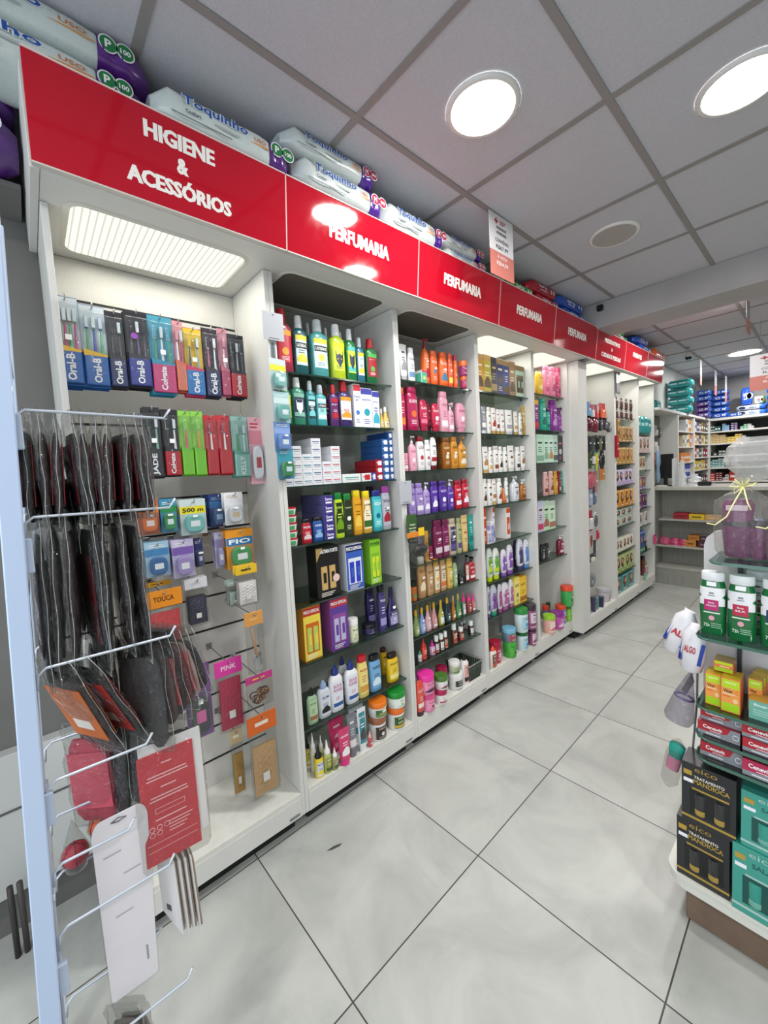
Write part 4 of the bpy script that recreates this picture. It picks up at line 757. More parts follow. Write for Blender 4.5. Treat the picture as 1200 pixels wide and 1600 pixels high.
# ---------------------------------------------------------------- diaper packs on top of the header
def pack(xf, y0, y1, z0, z1, kind, label, d=.2, tilt=0., rz=0.):
    L_, h = y1 - y0, z1 - z0; r = thing('diaper_pack', label, 'diaper pack', (xf, y0, z0), (tilt, 0, rz)); main, end, ink, bc = {'P': ('c9d4d2', '56257c', '1f4fa0', '1f7a44'), 'M': ('ccd5d4', '4c1f8c', '1f4fa0', 'b02048'), 'G': ('2c9a44', '2c9a44', 'e0f0e0', 'e8f0e0'), 'R': ('b82034', 'b82034', 'd8c8d8', 'e8d0c0'), 'B': ('2456b8', '2456b8', 'd8e0f0', 'e8f0f8'), 'O': ('d8602a', 'd8602a', 'e8c8c0', '3a4a90'), 'W': ('c8ccc4', '2c9a44', '3a3a3a', 'a02030'), 'T': ('2a9c9c', '50b8bc', 'd0f0ec', 'e0f4f4'), 'S': ('c4ccd8', '2c68c8', '1c2a60', '8090a8'), 'V': ('5a3484', '3a4aa0', 'e0d8f0', 'e8e8f8')}[kind]
    def seg(y_a, y_b, m, cap):
        k = MB(); R = []; N = 9
        for i in range(N + 1):
            t = i / N; y = y_a + (y_b - y_a) * t; g_ = min(1, (y / L_) * 9 + .32, (1 - y / L_) * 9 + .32); g_ = g_ ** .5
            R.append((y, h / 2 * g_, d / 2 * g_, 3.6, h * .01 * math.sin(i * 2.3 + y0 * 9), .003 * math.sin(i * 1.9)))
        k.loft(R, m, 24, cap, Matrix(((0, 1, 0, -d / 2), (0, 0, 1, 0), (1, 0, 0, h / 2), (0, 0, 0, 1)))); return k
    cut = L_ * .80
    FM = lambda c: mat(c, .28, 0, .4)
    if kind in 'OTRGB': a = seg(0, L_, FM(main), (1, 1)); a.obj('wrapper', r)
    else: seg(0, cut, FM(main), (1, 0)).obj('wrapper', r); seg(cut, L_, FM(end), (0, 1)).obj('coloured_end', r)
    k = MB(); s = lambda y, z: .0005
    if kind in 'PM':
        put_text(k, 'Toquinho', s, L_ * .40, h * .66, L_ * .46, h * .34, mat('e8f0f4', .4), .0012, .06); put_text(k, 'Toquinho', s, L_ * .40, h * .66, L_ * .45, h * .32, mat(ink, .35), .0022, .02)
        put_text(k, 'Confort', s, L_ * .24, h * .40, L_ * .10, h * .11, mat('3a4a58', .5), .0012); put_text(k, 'USO', s, L_ * .72, h * .60, L_ * .09, h * .13, mat('c8743c', .5), .0012)
        patch(k, s, L_ * .64, L_ * .79, h * .44, h * .50, mat('d09858', .5), .001, 1, 1); patch(k, s, L_ * .38, L_ * .56, h * .36, h * .43, mat('a8b4b0', .5), .001, 1, 1)
        patch(k, s, L_ * .1, L_ * .5, h * .2, h * .23, mat('5a6468', .5), .001, 1, 1)
        for q_, t_ in enumerate((kind, '100' if kind == 'P' else '90')):
            rr = min(h * .22, L_ * .045); N = 18; yc = L_ * .80 + rr * (1.3 + 2.1 * q_)
            for q, m_, o in ((1.18, mat('e8e4e8', .4), .0012), (1, mat(bc, .4), .0018)): k.add([(.0005 + o, yc + rr * q * math.cos(6.2832 * i / N), h * .62 + rr * q * math.sin(6.2832 * i / N)) for i in range(N)], [list(range(N))], m_)
            put_text(k, t_, s, yc, h * .62, rr * (1.3 if len(t_) > 1 else .8), rr * (.7 if len(t_) > 1 else 1.1), mat('f0f4f0', .4), .0025, .03)
    elif kind == 'O': N = 20; k.add([(.0015, L_ * .5 + h * .3 * math.cos(6.2832 * i / N), h * .55 + h * .3 * math.sin(6.2832 * i / N)) for i in range(N)], [list(range(N))], mat('8a9ac8', .4)); patch(k, s, L_ * .7, L_ * .9, h * .3, h * .45, mat('e8c0b8', .4), .001, 1, 1)
    elif kind == 'T': patch(k, s, L_ * .06, L_ * .88, h * .45, h * .62, mat('c8f0ec', .4), .001, 4, 1); patch(k, s, L_ * .1, L_ * .6, h * .7, h * .8, mat('1a6c74', .4), .001, 4, 1)
    elif kind == 'S':
        N = 18; k.add([(.0015, L_ * .22 + L_ * .12 * math.cos(6.2832 * i / N), h * .5 + h * .3 * math.sin(6.2832 * i / N)) for i in range(N)], [list(range(N))], mat('1c2450', .4)); patch(k, s, L_ * .45, L_ * .7, h * .35, h * .6, mat('6a88a8', .4), .001, 1, 1)
    else:
        put_text(k, 'baby' if kind in 'RG' else 'extra', s, L_ * .42, h * .58, L_ * .3, h * .26, mat(ink, .4), .0012, .04); patch(k, s, L_ * .3, L_ * .56, h * .3, h * .38, mat(ink, .4), .001, 1, 1)
        for i in range(2): k.add([(.0018, L_ * (.72 + .1 * i) + h * .13 * math.cos(6.2832 * j / 14), h * .5 + h * .17 * math.sin(6.2832 * j / 14)) for j in range(14)], [list(range(14))], mat(bc, .4))
    k.obj('printed_lettering', r); return r
ZT = 2.5135
pack(.142, -.36, .262, ZT, 2.598, 'P', 'lower long white diaper pack with green 100 badge, left end of the header top')
pack(.150, -.36, .272, 2.600, 2.686, 'P', 'upper long white diaper pack touching the ceiling above the header left end')
pack(-.02, -.70, -.03, 2.386, 2.49, 'P', 'white diaper pack with purple base left of the header, lower one')
pack(-.02, -.70, -.03, 2.492, 2.60, 'P', 'white diaper pack left of the header, upper one')
pack(.19, .262, .69, ZT, 2.612, 'P', 'single diaper pack with green 100 badge above the HIGIENE sign')
pack(.20, .70, 1.11, ZT, 2.611, 'M', 'lower diaper pack with red M badge above the second sign')
pack(.205, .66, 1.07, 2.613, 2.688, 'M', 'upper diaper pack with red M badge above the second sign')
pack(.19, 1.12, 1.505, ZT, 2.622, 'M', 'single diaper pack with red M badge above the joint of second and third signs')
pack(.16, 1.53, 1.87, ZT, 2.575, 'M', 'lower of two small diaper packs left of the price card')
pack(.16, 1.525, 1.86, 2.577, 2.64, 'M', 'upper of two small diaper packs left of the price card')
pack(.132, 2.14, 2.46, ZT, 2.606, 'G', 'green diaper pack right of the hanging price card')
pack(.06, 2.16, 2.40, 2.607, 2.68, 'W', 'white diaper pack lying on the green one')
pack(.132, 2.47, 2.81, ZT, 2.60, 'R', 'lower red diaper pack above the fourth sign')
pack(.120, 2.44, 2.80, 2.602, 2.686, 'R', 'upper red diaper pack above the fourth sign')
pack(.132, 2.84, 3.27, ZT, 2.597, 'B', 'lower blue diaper pack beside the beam')
pack(.120, 2.82, 3.26, 2.599, 2.683, 'B', 'upper blue diaper pack beside the beam')
pack(.134, 3.66, 4.18, ZT, 2.60, 'W', 'white and green diaper pack beyond the beam, lower')
pack(.120, 3.64, 4.16, 2.602, 2.682, 'W', 'white and green diaper pack beyond the beam, upper')
pack(.134, 4.20, 4.44, ZT, 2.58, 'R', 'short dark red pack between white and blue ones beyond the beam')
pack(.150, 4.45, 4.80, ZT, 2.60, 'B', 'lower blue pack beyond the beam')
pack(.130, 4.42, 4.78, 2.602, 2.682, 'B', 'upper blue pack beyond the beam')
pack(.175, 4.79, 5.20, ZT + .0, 2.606, 'O', 'orange pack overhanging the last header sign')
# ---------------------------------------------------------------- hanging price cards and cameras
def offer_card(x, y, z0, w, h, rot, label, big=True):
    r = thing('hanging_price_card', label, 'price card', (x, y, z0), rot); k = MB(); k.box(-.001, .001, -w / 2, w / 2, 0, h, mat('dcdbdd', .4)); k.box(-.0016, .0016, -w / 2, w / 2, 0, h * .40, mat('c8786c', .4)); k.obj('card', r)
    k = MB()
    for sg in (1,):
        s = lambda yy, zz: .0016; D = mat('3c3a40', .5); RR = mat('a83038', .5)
        patch(k, s, -w * .30, -w * .14, h * .875, h * .905, RR, .0004, 1, 1); patch(k, s, -w * .245, -w * .195, h * .845, h * .935, RR, .0005, 1, 1)
        for i, zz in enumerate((.91, .885, .86)): patch(k, s, -w * .08, w * (.18 - .04 * i), h * zz, h * (zz + .012), RR, .0004, 1, 1)
        for i, zz in enumerate((.80, .775, .72, .695)): patch(k, s, -w * .22, w * .2, h * zz, h * (zz + .014), D, .0004, 1, 1)
        put_text(k, 'CONVÊNIO', s, 0, h * .60, w * .56, h * .075, D, .0006, .01); put_text(k, 'R$67,99', s, 0, h * .48, w * .5, h * .075, D, .0006, .01)
        put_text(k, 'À VISTA', s, 0, h * .335, w * .42, h * .065, mat('f0e8e4', .5), .0006, .01); put_text(k, 'R$64,99', s, 0, h * .22, w * .48, h * .075, mat('f0e8e4', .5), .0006, .01)
    k.obj('printed_text', r)
    if z0 + h < H_C - .012:
        k = MB(); k.tube([(0, -w * .3, h), (0, -w * .3, H_C - z0 - .006)], .0012, STEEL, 5); k.tube([(0, w * .3, h), (0, w * .3, H_C - z0 - .006)], .0012, STEEL, 5); k.obj('suspension_thread', r)
    return r
offer_card(.345, 1.735, 2.394, .205, .288, 0, 'hanging CONVÊNIO price card in front of the third header sign')
offer_card(.955, 4.25, 2.42, .20, .25, 0, 'hanging price card at the right just past the beam')
offer_card(.30, 6.15, 2.33, .19, .30, .1, 'hanging price card nearest the ceiling camera, above the counter')
offer_card(.27, 7.2, 2.30, .20, .34, .05, 'hanging price card second past the ceiling camera, near the back wall')
offer_card(.30, 7.75, 2.24, .20, .38, .05, 'farthest hanging price card near the back wall')
offer_card(1.06, 5.0, 2.045, .36, .32, -math.pi / 2, 'large square offer board facing the entrance at the right edge')
r = thing('security_camera', 'small black camera stuck on the white beam', 'camera', (.217, 3.29, 2.64)); k = MB(); k.box(-.022, .022, -.02, .0095, -.022, .022, mat('151517', .3), .006); k.obj('housing', r); k = MB(); k.loft([(0, .009, .009, 2), (.006, .008, .008, 2)], mat('2c2c34', .05), 16, T=Matrix.Translation((0, -.019, 0)) @ Matrix.Rotation(math.pi / 2, 4, 'X')); k.obj('lens', r)
r = thing('security_camera', 'white ceiling camera with black lens beside the far price cards', 'camera', (.30, 5.55, 2.60)); k = MB(); k.tube([(0, 0, .088), (0, 0, .03)], .012, mat('b8b8b6', .4), 10); k.loft([(.03, .03, .03, 2), (-.01, .036, .036, 2), (-.02, .034, .034, 2)], mat('c4c4c2', .35), 16); k.obj('housing', r)
k = MB(); k.loft([(-.045, .025, .025, 2), (-.02, .033, .033, 2)], mat('0c0c0e', .15), 16); k.obj('lens', r)

k = MB(); k.add([(-.012, -.03, .0005), (.0, -.012, .004), (.008, .02, .002), (.004, .034, .0005), (-.004, .0, .006)], [(0, 1, 4), (1, 2, 4), (2, 3, 4), (3, 0, 4)], mat('3a3a36', .7)); o = k.obj('leaf_scrap'); o.location = (.155, .693, .0005); tag(o, 'tiny dark scrap lying on the floor tile before the second bay', 'scrap')

FAR = [
(0.092, 0.14, 1.83, 0.096, 2, 2, '1c3c3c', 'dark teal'),
(0.14, 0.211, 1.83, 0.078, 2, 1, '2a5858', 'sea green'),
(0.23, 0.271, 1.83, 0.11, 1, 5, '8cb4dc', 'sky blue'),
(0.271, 0.312, 1.83, 0.081, 1, 4, '90b8e0', 'light blue'),
(0.331, 0.411, 1.83, 0.113, 2, 4, '4a2468', 'purple'),
(0.439, 0.478, 1.83, 0.048, 1, 2, '5c9c78', 'green'),
(0.478, 0.521, 1.83, 0.075, 1, 3, '60a47c', 'mint green'),
(0.523, 0.561, 1.83, 0.074, 1, 3, 'dcdcd8', 'white'),
(0.561, 0.59, 1.83, 0.042, 1, 1, 'd8d8d4', 'small white'),
(0.092, 0.173, 1.645, 0.145, 2, 5, 'd8bc80', 'cream'),
(0.173, 0.269, 1.645, 0.127, 2, 4, 'dcc084', 'pale cream'),
(0.269, 0.291, 1.645, 0.089, 1, 3, 'd4b478', 'narrow cream'),
(0.291, 0.379, 1.645, 0.089, 2, 3, 'd4b018', 'yellow'),
(0.379, 0.458, 1.645, 0.124, 2, 4, 'd8b41c', 'bright yellow'),
(0.461, 0.5, 1.645, 0.095, 1, 3, 'd4d8dc', 'cool white'),
(0.5, 0.545, 1.645, 0.067, 1, 2, 'ccd0d8', 'bluish white'),
(0.092, 0.095, 1.455, 0.058, 1, 1, '4c5c54', 'grey green'),
(0.128, 0.168, 1.455, 0.049, 1, 1, '54625a', 'moss grey'),
(0.187, 0.273, 1.455, 0.082, 2, 2, '506458', 'dull green'),
(0.308, 0.349, 1.455, 0.073, 1, 3, 'a8c4c0', 'white and teal'),
(0.349, 0.39, 1.455, 0.069, 1, 2, 'c07060', 'red and white'),
(0.398, 0.469, 1.455, 0.1, 2, 3, '45205c', 'violet'),
(0.092, 0.109, 1.275, 0.105, 1, 2, '489068', 'fresh green'),
(0.109, 0.181, 1.275, 0.125, 2, 3, '6c9c9c', 'aqua'),
(0.181, 0.262, 1.275, 0.141, 2, 4, '74a4a4', 'light aqua'),
(0.265, 0.322, 1.275, 0.107, 1, 1, '1c2830', 'black'),
(0.328, 0.378, 1.275, 0.065, 1, 1, '2c4870', 'navy'),
(0.381, 0.415, 1.275, 0.154, 1, 1, 'c09088', 'tall pinkish'),
(0.421, 0.452, 1.275, 0.048, 1, 1, 'c8c8bc', 'pale'),
(0.092, 0.093, 1.065, 0.118, 1, 3, 'c42c28', 'red'),
(0.093, 0.146, 1.065, 0.117, 1, 3, 'c83430', 'vivid red'),
(0.153, 0.234, 1.065, 0.133, 2, 4, '6c2028', 'dark red'),
(0.237, 0.272, 1.065, 0.05, 1, 1, 'c8c0bc', 'off white'),
(0.269, 0.313, 1.065, 0.095, 1, 2, 'd0ccc4', 'ivory'),
(0.317, 0.422, 1.065, 0.139, 1, 1, 'b83028', 'large red')
]
# ---------------------------------------------------------------- sixth bay: hooks with dark packs
def card_pack(x, y, z, w, h, c1, c2, label, cat='hanging pack', shape='box', name='hanging_pack'):
    r = thing(name, label, cat, (x, y, z)); k = MB()
    k.box(-.002, .002, -w / 2, w / 2, -h, .01, mat(c1, .4), .0006); k.obj('backing_card', r); k = MB()
    if shape == 'box': k.box(.002, .018, -w * .4, w * .4, -h * .9, -h * .35, mat(c2, .3, 0, .4), .003)
    elif shape == 'round': k.loft([(-h * .95, .012, w * .3, 2), (-h * .7, .022, w * .48, 2), (-h * .3, .022, w * .48, 2), (-.01, .008, w * .2, 2)], mat(c2, .2, 0, .6), 18)
    elif shape == 'comb':
        for i in range(5): k.box(.003 + .001 * i, .007 + .001 * i, w * (-.45 + .19 * i), w * (-.34 + .19 * i), -h, -h * .1, mat(c2, .4), .001)
    else:
        k.loft([(-h, .004, w * .2, 2), (-h * .5, .010, w * .45, 2), (-.02, .006, w * .3, 2)], mat(c2, .4), 14)
    k.obj('contents', r); k = MB(); k.box(.018, .0185, -w * .15, w * .15, -h * .5, -h * .4, mat('e4e4e4', .5)); k.obj('price_sticker', r)
    if x > 0 and y < 4:
        hk = thing('display_hook', 'steel hook carrying the ' + ' '.join(label.replace(',', '').replace('of the pillar bay', '').split()[:12]), 'hook', (-.298, y, z)); k = MB(); k.tube([(.0, 0, .003), (x + .32, 0, .003), (x + .326, 0, .012)], .002, STEEL, 6); k.obj('hook_wire', hk)
for a in ((3.47, 1.965, .075, .12, '3f78a8', '6aa0c8', 'blue hanging pack, top row', 'box'), (3.55, 1.95, .06, .11, 'a82838', 'd0d0d4', 'red and white hanging pack, top row', 'box'), (3.63, 1.95, .06, .12, '902030', 'c82c38', 'dark red hanging pack, top row', 'box'), (3.77, 1.975, .13, .135, 'b02028', 'd86030', 'red hanging pack with yellow foot, top row right', 'box'),
          (3.49, 1.85, .10, .12, '481820', '601c28', 'glossy maroon rounded pack, left of second row', 'round'), (3.61, 1.85, .12, .125, '4c1820', '74222e', 'glossy maroon rounded pack, second row', 'round'), (3.72, 1.85, .07, .11, '26262a', '38383e', 'black pack, second row', 'box'), (3.83, 1.85, .09, .10, '303034', '4a4a50', 'charcoal pack with white sticker, second row', 'box'), (3.91, 1.815, .07, .08, '38383c', '56565c', 'small grey pack by the post', 'box'),
          (3.47, 1.685, .07, .125, '1e1e20', '303434', 'bagged black comb, leftmost of third row', 'comb'), (3.55, 1.685, .07, .13, '26282a', '505854', 'bagged grey comb, third row', 'comb'), (3.63, 1.69, .07, .13, '151517', '202022', 'bagged black comb, middle of third row', 'comb'), (3.72, 1.69, .06, .12, '1c1e1e', '6a7a50', 'black and green clip pack, third row', 'clip'), (3.80, 1.69, .07, .12, '2a2c3c', '14141a', 'dark violet clip pack, third row right', 'clip'),
          (3.47, 1.555, .07, .14, '26282a', '4a5a34', 'dark olive pack, fourth row left', 'comb'), (3.55, 1.56, .05, .12, '34363a', 'd8d8d8', 'dark pack with white sticker, fourth row', 'box'), (3.63, 1.565, .07, .17, '2a8c6a', 'd8c030', 'green and yellow hanging pack, fourth row', 'clip'), (3.75, 1.56, .08, .155, '1a1a1c', '242428', 'black band pack, fourth row right', 'round'),
          (3.49, 1.38, .10, .14, '9c4050', 'b85868', 'dusty pink pouch, fifth row', 'round'), (3.59, 1.38, .06, .17, 'a84c58', 'c46a70', 'pink slanting pack, fifth row', 'clip'), (3.74, 1.405, .11, .10, 'b8783c', 'c8884c', 'tan claw clip pack, fifth row', 'comb'),
          (3.47, 1.255, .08, .17, '8a94ac', 'a8b0c4', 'grey blue pack, sixth row', 'box'), (3.56, 1.25, .05, .15, '40546c', '607890', 'slate pack, sixth row', 'box'), (3.47, 1.05, .09, .17, 'a03040', 'd0d0d4', 'crimson and white pack, seventh row', 'box'), (3.58, 1.02, .06, .12, 'd8d8d8', '5a5a60', 'white card with grey ring, seventh row', 'round'), (3.61, .92, .04, .14, 'b8b4b8', 'c02c48', 'slim white and red pack', 'box'),
          (3.49, .86, .06, .12, 'c4bcb8', '8c4038', 'white pack with brown comb, eighth row', 'clip'), (3.56, .78, .05, .15, '2a2c30', '48444c', 'dark tweezers pack, eighth row', 'clip'), (3.5, .67, .08, .06, '34383c', 'e0d8c8', 'small dark pack with cream label, ninth row', 'box')):
    y, z, w, h, c1, c2, lb, shp = a; card_pack(.04, y, z, w, h, c1, c2, lb + ' of the pillar bay', 'hanging pack', shp)
r = thing('scrub_wheel', 'grey round ribbed pack leaning above the deck of the pillar bay', 'round pack', (.03, 3.50, .45)); k = MB(); k.loft([(0, .06, .065, 2), (.012, .065, .07, 2), (.018, .05, .055, 2)], mat('6e7478', .4), 24, T=Matrix.Rotation(math.pi / 2, 4, 'Y')); k.obj('disc', r); k = MB()
for i in range(14): a = 6.283 * i / 14; k.tube([(.019, .012 * math.cos(a), .012 * math.sin(a)), (.018, .055 * math.cos(a), .055 * math.sin(a))], .0025, mat('9aa0a4', .35), 5)
k.obj('ribs', r)
def small_jar(x, y, z, w, h, c, lid, lb): r = thing('cream_jar', lb, 'jar', (x, y, z)); goods('jar', [c, lid, c, 'b03050', 'a04060'], '', w, w, h, r, 5)
small_jar(-.0, 3.84, .17, .12, .12, 'c4c0c4', 'b4b4b8', 'wide white tub with pale lid on the deck of the pillar bay')
for x, y, w, h, c, lb in ((.03, 3.42, .05, .12, '2c3048', 'dark navy box on the deck of the pillar bay, leftmost'), (.04, 3.50, .045, .13, '4a4660', 'violet grey box on the deck of the pillar bay'), (.03, 3.58, .06, .10, '6a9490', 'pale teal box on the deck of the pillar bay'), (.045, 3.66, .05, .09, '24304c', 'navy crumpled box on the deck of the pillar bay, rightmost')):
    r = thing('product_carton', lb, 'box', (x, y, .17), .2); goods('box', [c, c, c, 'c8ccd8', '8890a8'], '', w, .05, h, r, 3)
# ---------------------------------------------------------------- seventh and eighth bays: dye cartons with portraits
def dye(x, y, z, w, h, c, hair, label, grp, base=None):
    r = thing('hair_dye_carton', label, 'hair dye box', (x, y, z), 0, grp); k = MB(); k.box(-.03, .03, -w / 2 + .0006, w / 2 - .0006, 0, h, mat(c, .35, 0, .2), .001); k.obj('carton', r); k = MB(); s = lambda a, b: .03; N = 14
    hs = hash_s(label)
    def el(yc, zc, ry, rz, m, o, a=.0): k.add([(.03 + o, yc + ry * (1 + a * math.sin(3 * i + hs)) * math.cos(6.2832 * i / N), zc + rz * (1 + a * math.sin(2 * i + hs)) * math.sin(6.2832 * i / N)) for i in range(N)], [list(range(N))], m)
    el(w * .06 * math.sin(hs), h * .56, w * .30, h * .30, mat(hair, .5), .0005, .22); el(w * .08 * math.cos(hs), h * .62, w * .17, h * .16, mat('c89a80', .5), .0009)
    patch(k, s, -w * .46, w * .46, h * .04, h * .22, mat(base or c, .4), .0006, 1, 1); patch(k, s, -w * .3, w * .3, h * .1, h * .14, mat('e8e4dc', .4), .0009, 1, 1); patch(k, s, -w * .4, w * .3, h * .93, h * .96, mat('e8e4dc', .4), .0009, 1, 1); k.obj('portrait_print', r)
BX = .01
def dye_row(y0, y1, n, z, h, cs, hair, desc, bay_, base=None, layers=1):
    w = (y1 - y0) / n
    for j in range(layers):
        for i in range(n):
            pos = ['left end', 'second', 'third', 'fourth', 'fifth', 'sixth'][i] if i < n - 1 else 'right end'
            dye(BX, y0 + w * (i + .5), z + j * (h + .001), w, h, cs[i % len(cs)], hair[i % len(hair)], '%s hair dye carton, %s of its row%s, %s' % (desc, pos, '' if layers == 1 else [', lower layer', ', upper layer'][j], bay_), desc + ' hair dye cartons', base)
B7 = 'bay before the last'
dye_row(4.05, 4.56, 5, 1.645, .155, ['b08a3c', 'a8823a'], ['3a2418', '5a3018', '6a4020'], 'antique gold', B7, '8a6420')
dye_row(4.05, 4.56, 5, 1.43, .165, ['c09440', 'b48a3c'], ['6a3a18', 'a87030', '8a5020'], 'amber gold', B7, 'a87c28')
dye_row(4.05, 4.54, 4, 1.23, .15, ['c4b4d4', 'd0c4dc'], ['3a2030', '2c1c20'], 'lilac white', B7, 'a888c4')
dye_row(4.05, 4.56, 4, 1.015, .165, ['d8922c', 'e0a034'], ['3a1c10', '5a2c14'], 'bright orange', B7, 'c87c20')
dye_row(4.05, 4.50, 3, .83, .083, ['c4cfc4', 'b8c8bc'], ['241c1c', '6a3028'], 'pale mint', B7, '8a9c8c', 2)
dye_row(4.05, 4.54, 5, .58, .125, ['e0dcc8', 'e8e4d4'], ['3a2c20', '4a2c1c'], 'cream white', B7)
dye_row(4.05, 4.55, 4, .37, .17, ['a8bc6c', 'b8c480'], ['5a2c28', '2c1c18'], 'leafy green', B7, '7a9a44')
dye_row(4.04, 4.55, 3, .17, .165, ['2a8480', '30908c'], ['7a4a30', '5a3424'], 'deep teal', B7, '2a8480')
dye(BX + .035, 4.02 + .05, 1.645, .06, .21, 'a87c28', '3a2418', 'tall gold carton at the left of the antique gold row', 'tall gold cartons')
for j in range(2):   # swatch cards hanging at the top
    for i in range(4):
        r = thing('hair_sample_card', 'hair colour sample card, %s from left, %s row at the top of the dye bay' % (O[i], ['upper', 'lower'][j]), 'sample card', (.05, 4.08 + .13 * i, 2.06 - .10 * j)); k = MB(); k.box(-.001, .001, -.05, .05, -.10, .01, mat('b8aca8', .45)); k.obj('card', r)
        k = MB(); k.box(.001, .003, -.02, .02, -.02, .005, mat('1e1e20', .5)); k.obj('black_square', r); k = MB()
        for q in (-.025, .0, .025): k.loft([(-.095, .003, .004, 2), (-.06, .006, .012, 2), (-.03, .004, .008, 2)], mat(['4a2c20', '2c1c1c', '6a4030'][int((q + .03) * 40) % 3], .5), 10, T=Matrix.Translation((.004, q, 0)))
        k.obj('hair_lock', r)
r = thing('hanging_pack', 'black and white card pack hanging from the header edge beside the dye bay', 'hanging pack', (.11, 3.95, 2.262)); k = MB(); k.box(-.002, .002, -.05, .05, -.19, 0, mat('2a2a2c', .4)); k.box(.002, .004, -.04, -.0, -.1, -.01, mat('e4e4e8', .4)); k.box(.002, .004, .01, .04, -.09, -.02, mat('d0d0d4', .4)); k.box(.002, .004, -.04, .04, -.18, -.11, mat('5a5a5e', .4)); k.obj('card', r)
r = thing('red_box', 'small red box fixed on the post between pillar bay and dye bay', 'box', (.095, 3.955, 1.60)); k = MB(); k.box(-.012, .012, -.025, .025, -.10, .10, mat('a81c2c', .35), .004); k.obj('body', r); k = MB(); k.box(.0121, .0125, -.015, .015, .02, .03, mat('e8d8d8', .4)); k.box(.0121, .0125, -.015, .015, -.03, -.02, mat('e8d8d8', .4)); k.obj('printed_label', r)
B8 = 'last bay'
for i in range(4): pack(.06, 4.64 + .115 * i, 4.75 + .115 * i, 1.736, 1.93 - .01 * (i % 2), 'T', 'teal wet wipe pack, %s from left, top shelf of last bay' % O[i], .09)
dye_row(4.64, 5.09, 4, 1.535, .175, ['c8bcb4', 'd4c8c0'], ['3a2420', '6a4030'], 'pale beige', B8, 'd0a8a8')
dye_row(4.64, 4.95, 3, 1.35, .15, ['c8bc9c', 'c0b494'], ['5a3020', '7a4a2c'], 'sand coloured', B8, 'd8d0b8')
dye_row(4.64, 4.95, 3, 1.14, .15, ['6a4858', '5a3c50'], ['8a3a30', 'c88a50'], 'plum', B8, '8078a0')
for i, (y, c, lb) in enumerate(((4.68, '7c2444', 'crimson'), (4.77, '9c7078', 'rose'), (4.87, '5a2478', 'deep purple'), (4.95, '4c2068', 'dark violet'))):
    dye(BX, y, .94, .085, .16, c, '3a2028', lb + ' carton on the fifth shelf of the last bay', 'cartons of the last bay')
for y, c, lb in ((4.70, 'd8d8d4', 'white carton with portrait'), (4.79, 'cfd0cc', 'white carton with dark head print'), (4.96, 'd4d0cc', 'white carton standing apart')): dye(BX, y, .75, .085, .145, c, '26242a', lb + ' on the sixth shelf of the last bay', 'white cartons of the last bay')
for y, c, lb in ((4.70, '2a5a9c', 'blue and green carton'), (4.80, '3068a0', 'royal blue carton'), (4.88, '2c64a8', 'blue carton with green foot')): dye(BX, y, .46, .085, .23, c, '1c2c50', lb + ' on the seventh shelf of the last bay', 'blue cartons of the last bay', '4a9c3c')
r = thing('black_bow', 'small black ribboned item beside the blue cartons of the last bay', 'hair accessory', (.02, 4.98, .46)); k = MB(); k.loft([(0, .02, .03, 2), (.03, .02, .04, 2), (.06, .008, .012, 2), (.1, .015, .03, 2)], mat('161618', .5), 12); k.obj('body', r)
for x, y, w, h, c, lb in ((-.02, 4.70, .09, .16, '2a1c3c', 'dark indigo bottle'), (.0, 4.79, .08, .15, '3a2450', 'violet bottle'), (.0, 4.97, .06, .22, '6a3020', 'dark red bottle')):
    r = thing('shampoo_bottle', lb + ' at the back of the lowest deck, last bay', 'bottle', (x, y, .17)); goods('shampoo', [c, '1a1620', c, 'c8b8d8', '7a5a9a'], '', w, .05, h, r, 8)
card_pack(.10, 5.04, .62, .10, .09, 'c03868', 'd85888', 'bright pink ribbed pouch hanging on the end post of the last bay', 'hanging pack', 'comb')
r = thing('pale_blue_hanging_pack', 'pale blue pack hanging on the end edge of the last bay, beside the counter', 'hanging pack', (.11, 5.14, 1.56)); k = MB(); k.loft([(-.36, .01, .02, 2), (-.30, .02, .04, 2), (-.2, .012, .03, 2), (-.14, .022, .045, 2), (-.02, .02, .035, 2), (0, .004, .02, 2)], mat('7c98b4', .3, 0, .4), 14); k.obj('wrapper', r)
# ---------------------------------------------------------------- counter
CT = noise_mat('counter_laminate', '8f9088', '9a9b92', 6, .55, 0, (12, 12, 1)); CTT = noise_mat('counter_top', 'aaa9a0', 'b4b3aa', 8, .4)
r = thing('service_counter', 'long grey laminate counter with candy shelves in its front, at the far end', 'counter', (0, 5.36, 0))
k = MB(); k.box(-.02, 3.2, -.02, .62, 1.10, 1.135, CTT, .002); k.obj('worktop', r)
k = MB(); k.box(0, .022, 0, .6, 0, 1.10, CT, .001); k.obj('end_panel', r)
k = MB(); k.box(.022, 3.1, .26, .28, 0, 1.10, CT); k.box(.022, 3.1, 0, .26, 0, .19, CT, .001); k.box(.022, 3.1, -.004, .26, .19, .215, CTT, .001); k.obj('front_panel', r)
for z in (.765, .455):
    k = MB(); k.box(.05 if z > .6 else .022, 3.1, .02, .26, z - .018, z, CTT, .001); k.obj('candy_shelf', r)
for x in (1.3, 2.2): k = MB(); k.box(x, x + .02, .0, .26, .21, 1.10, CT); k.obj('divider', r)
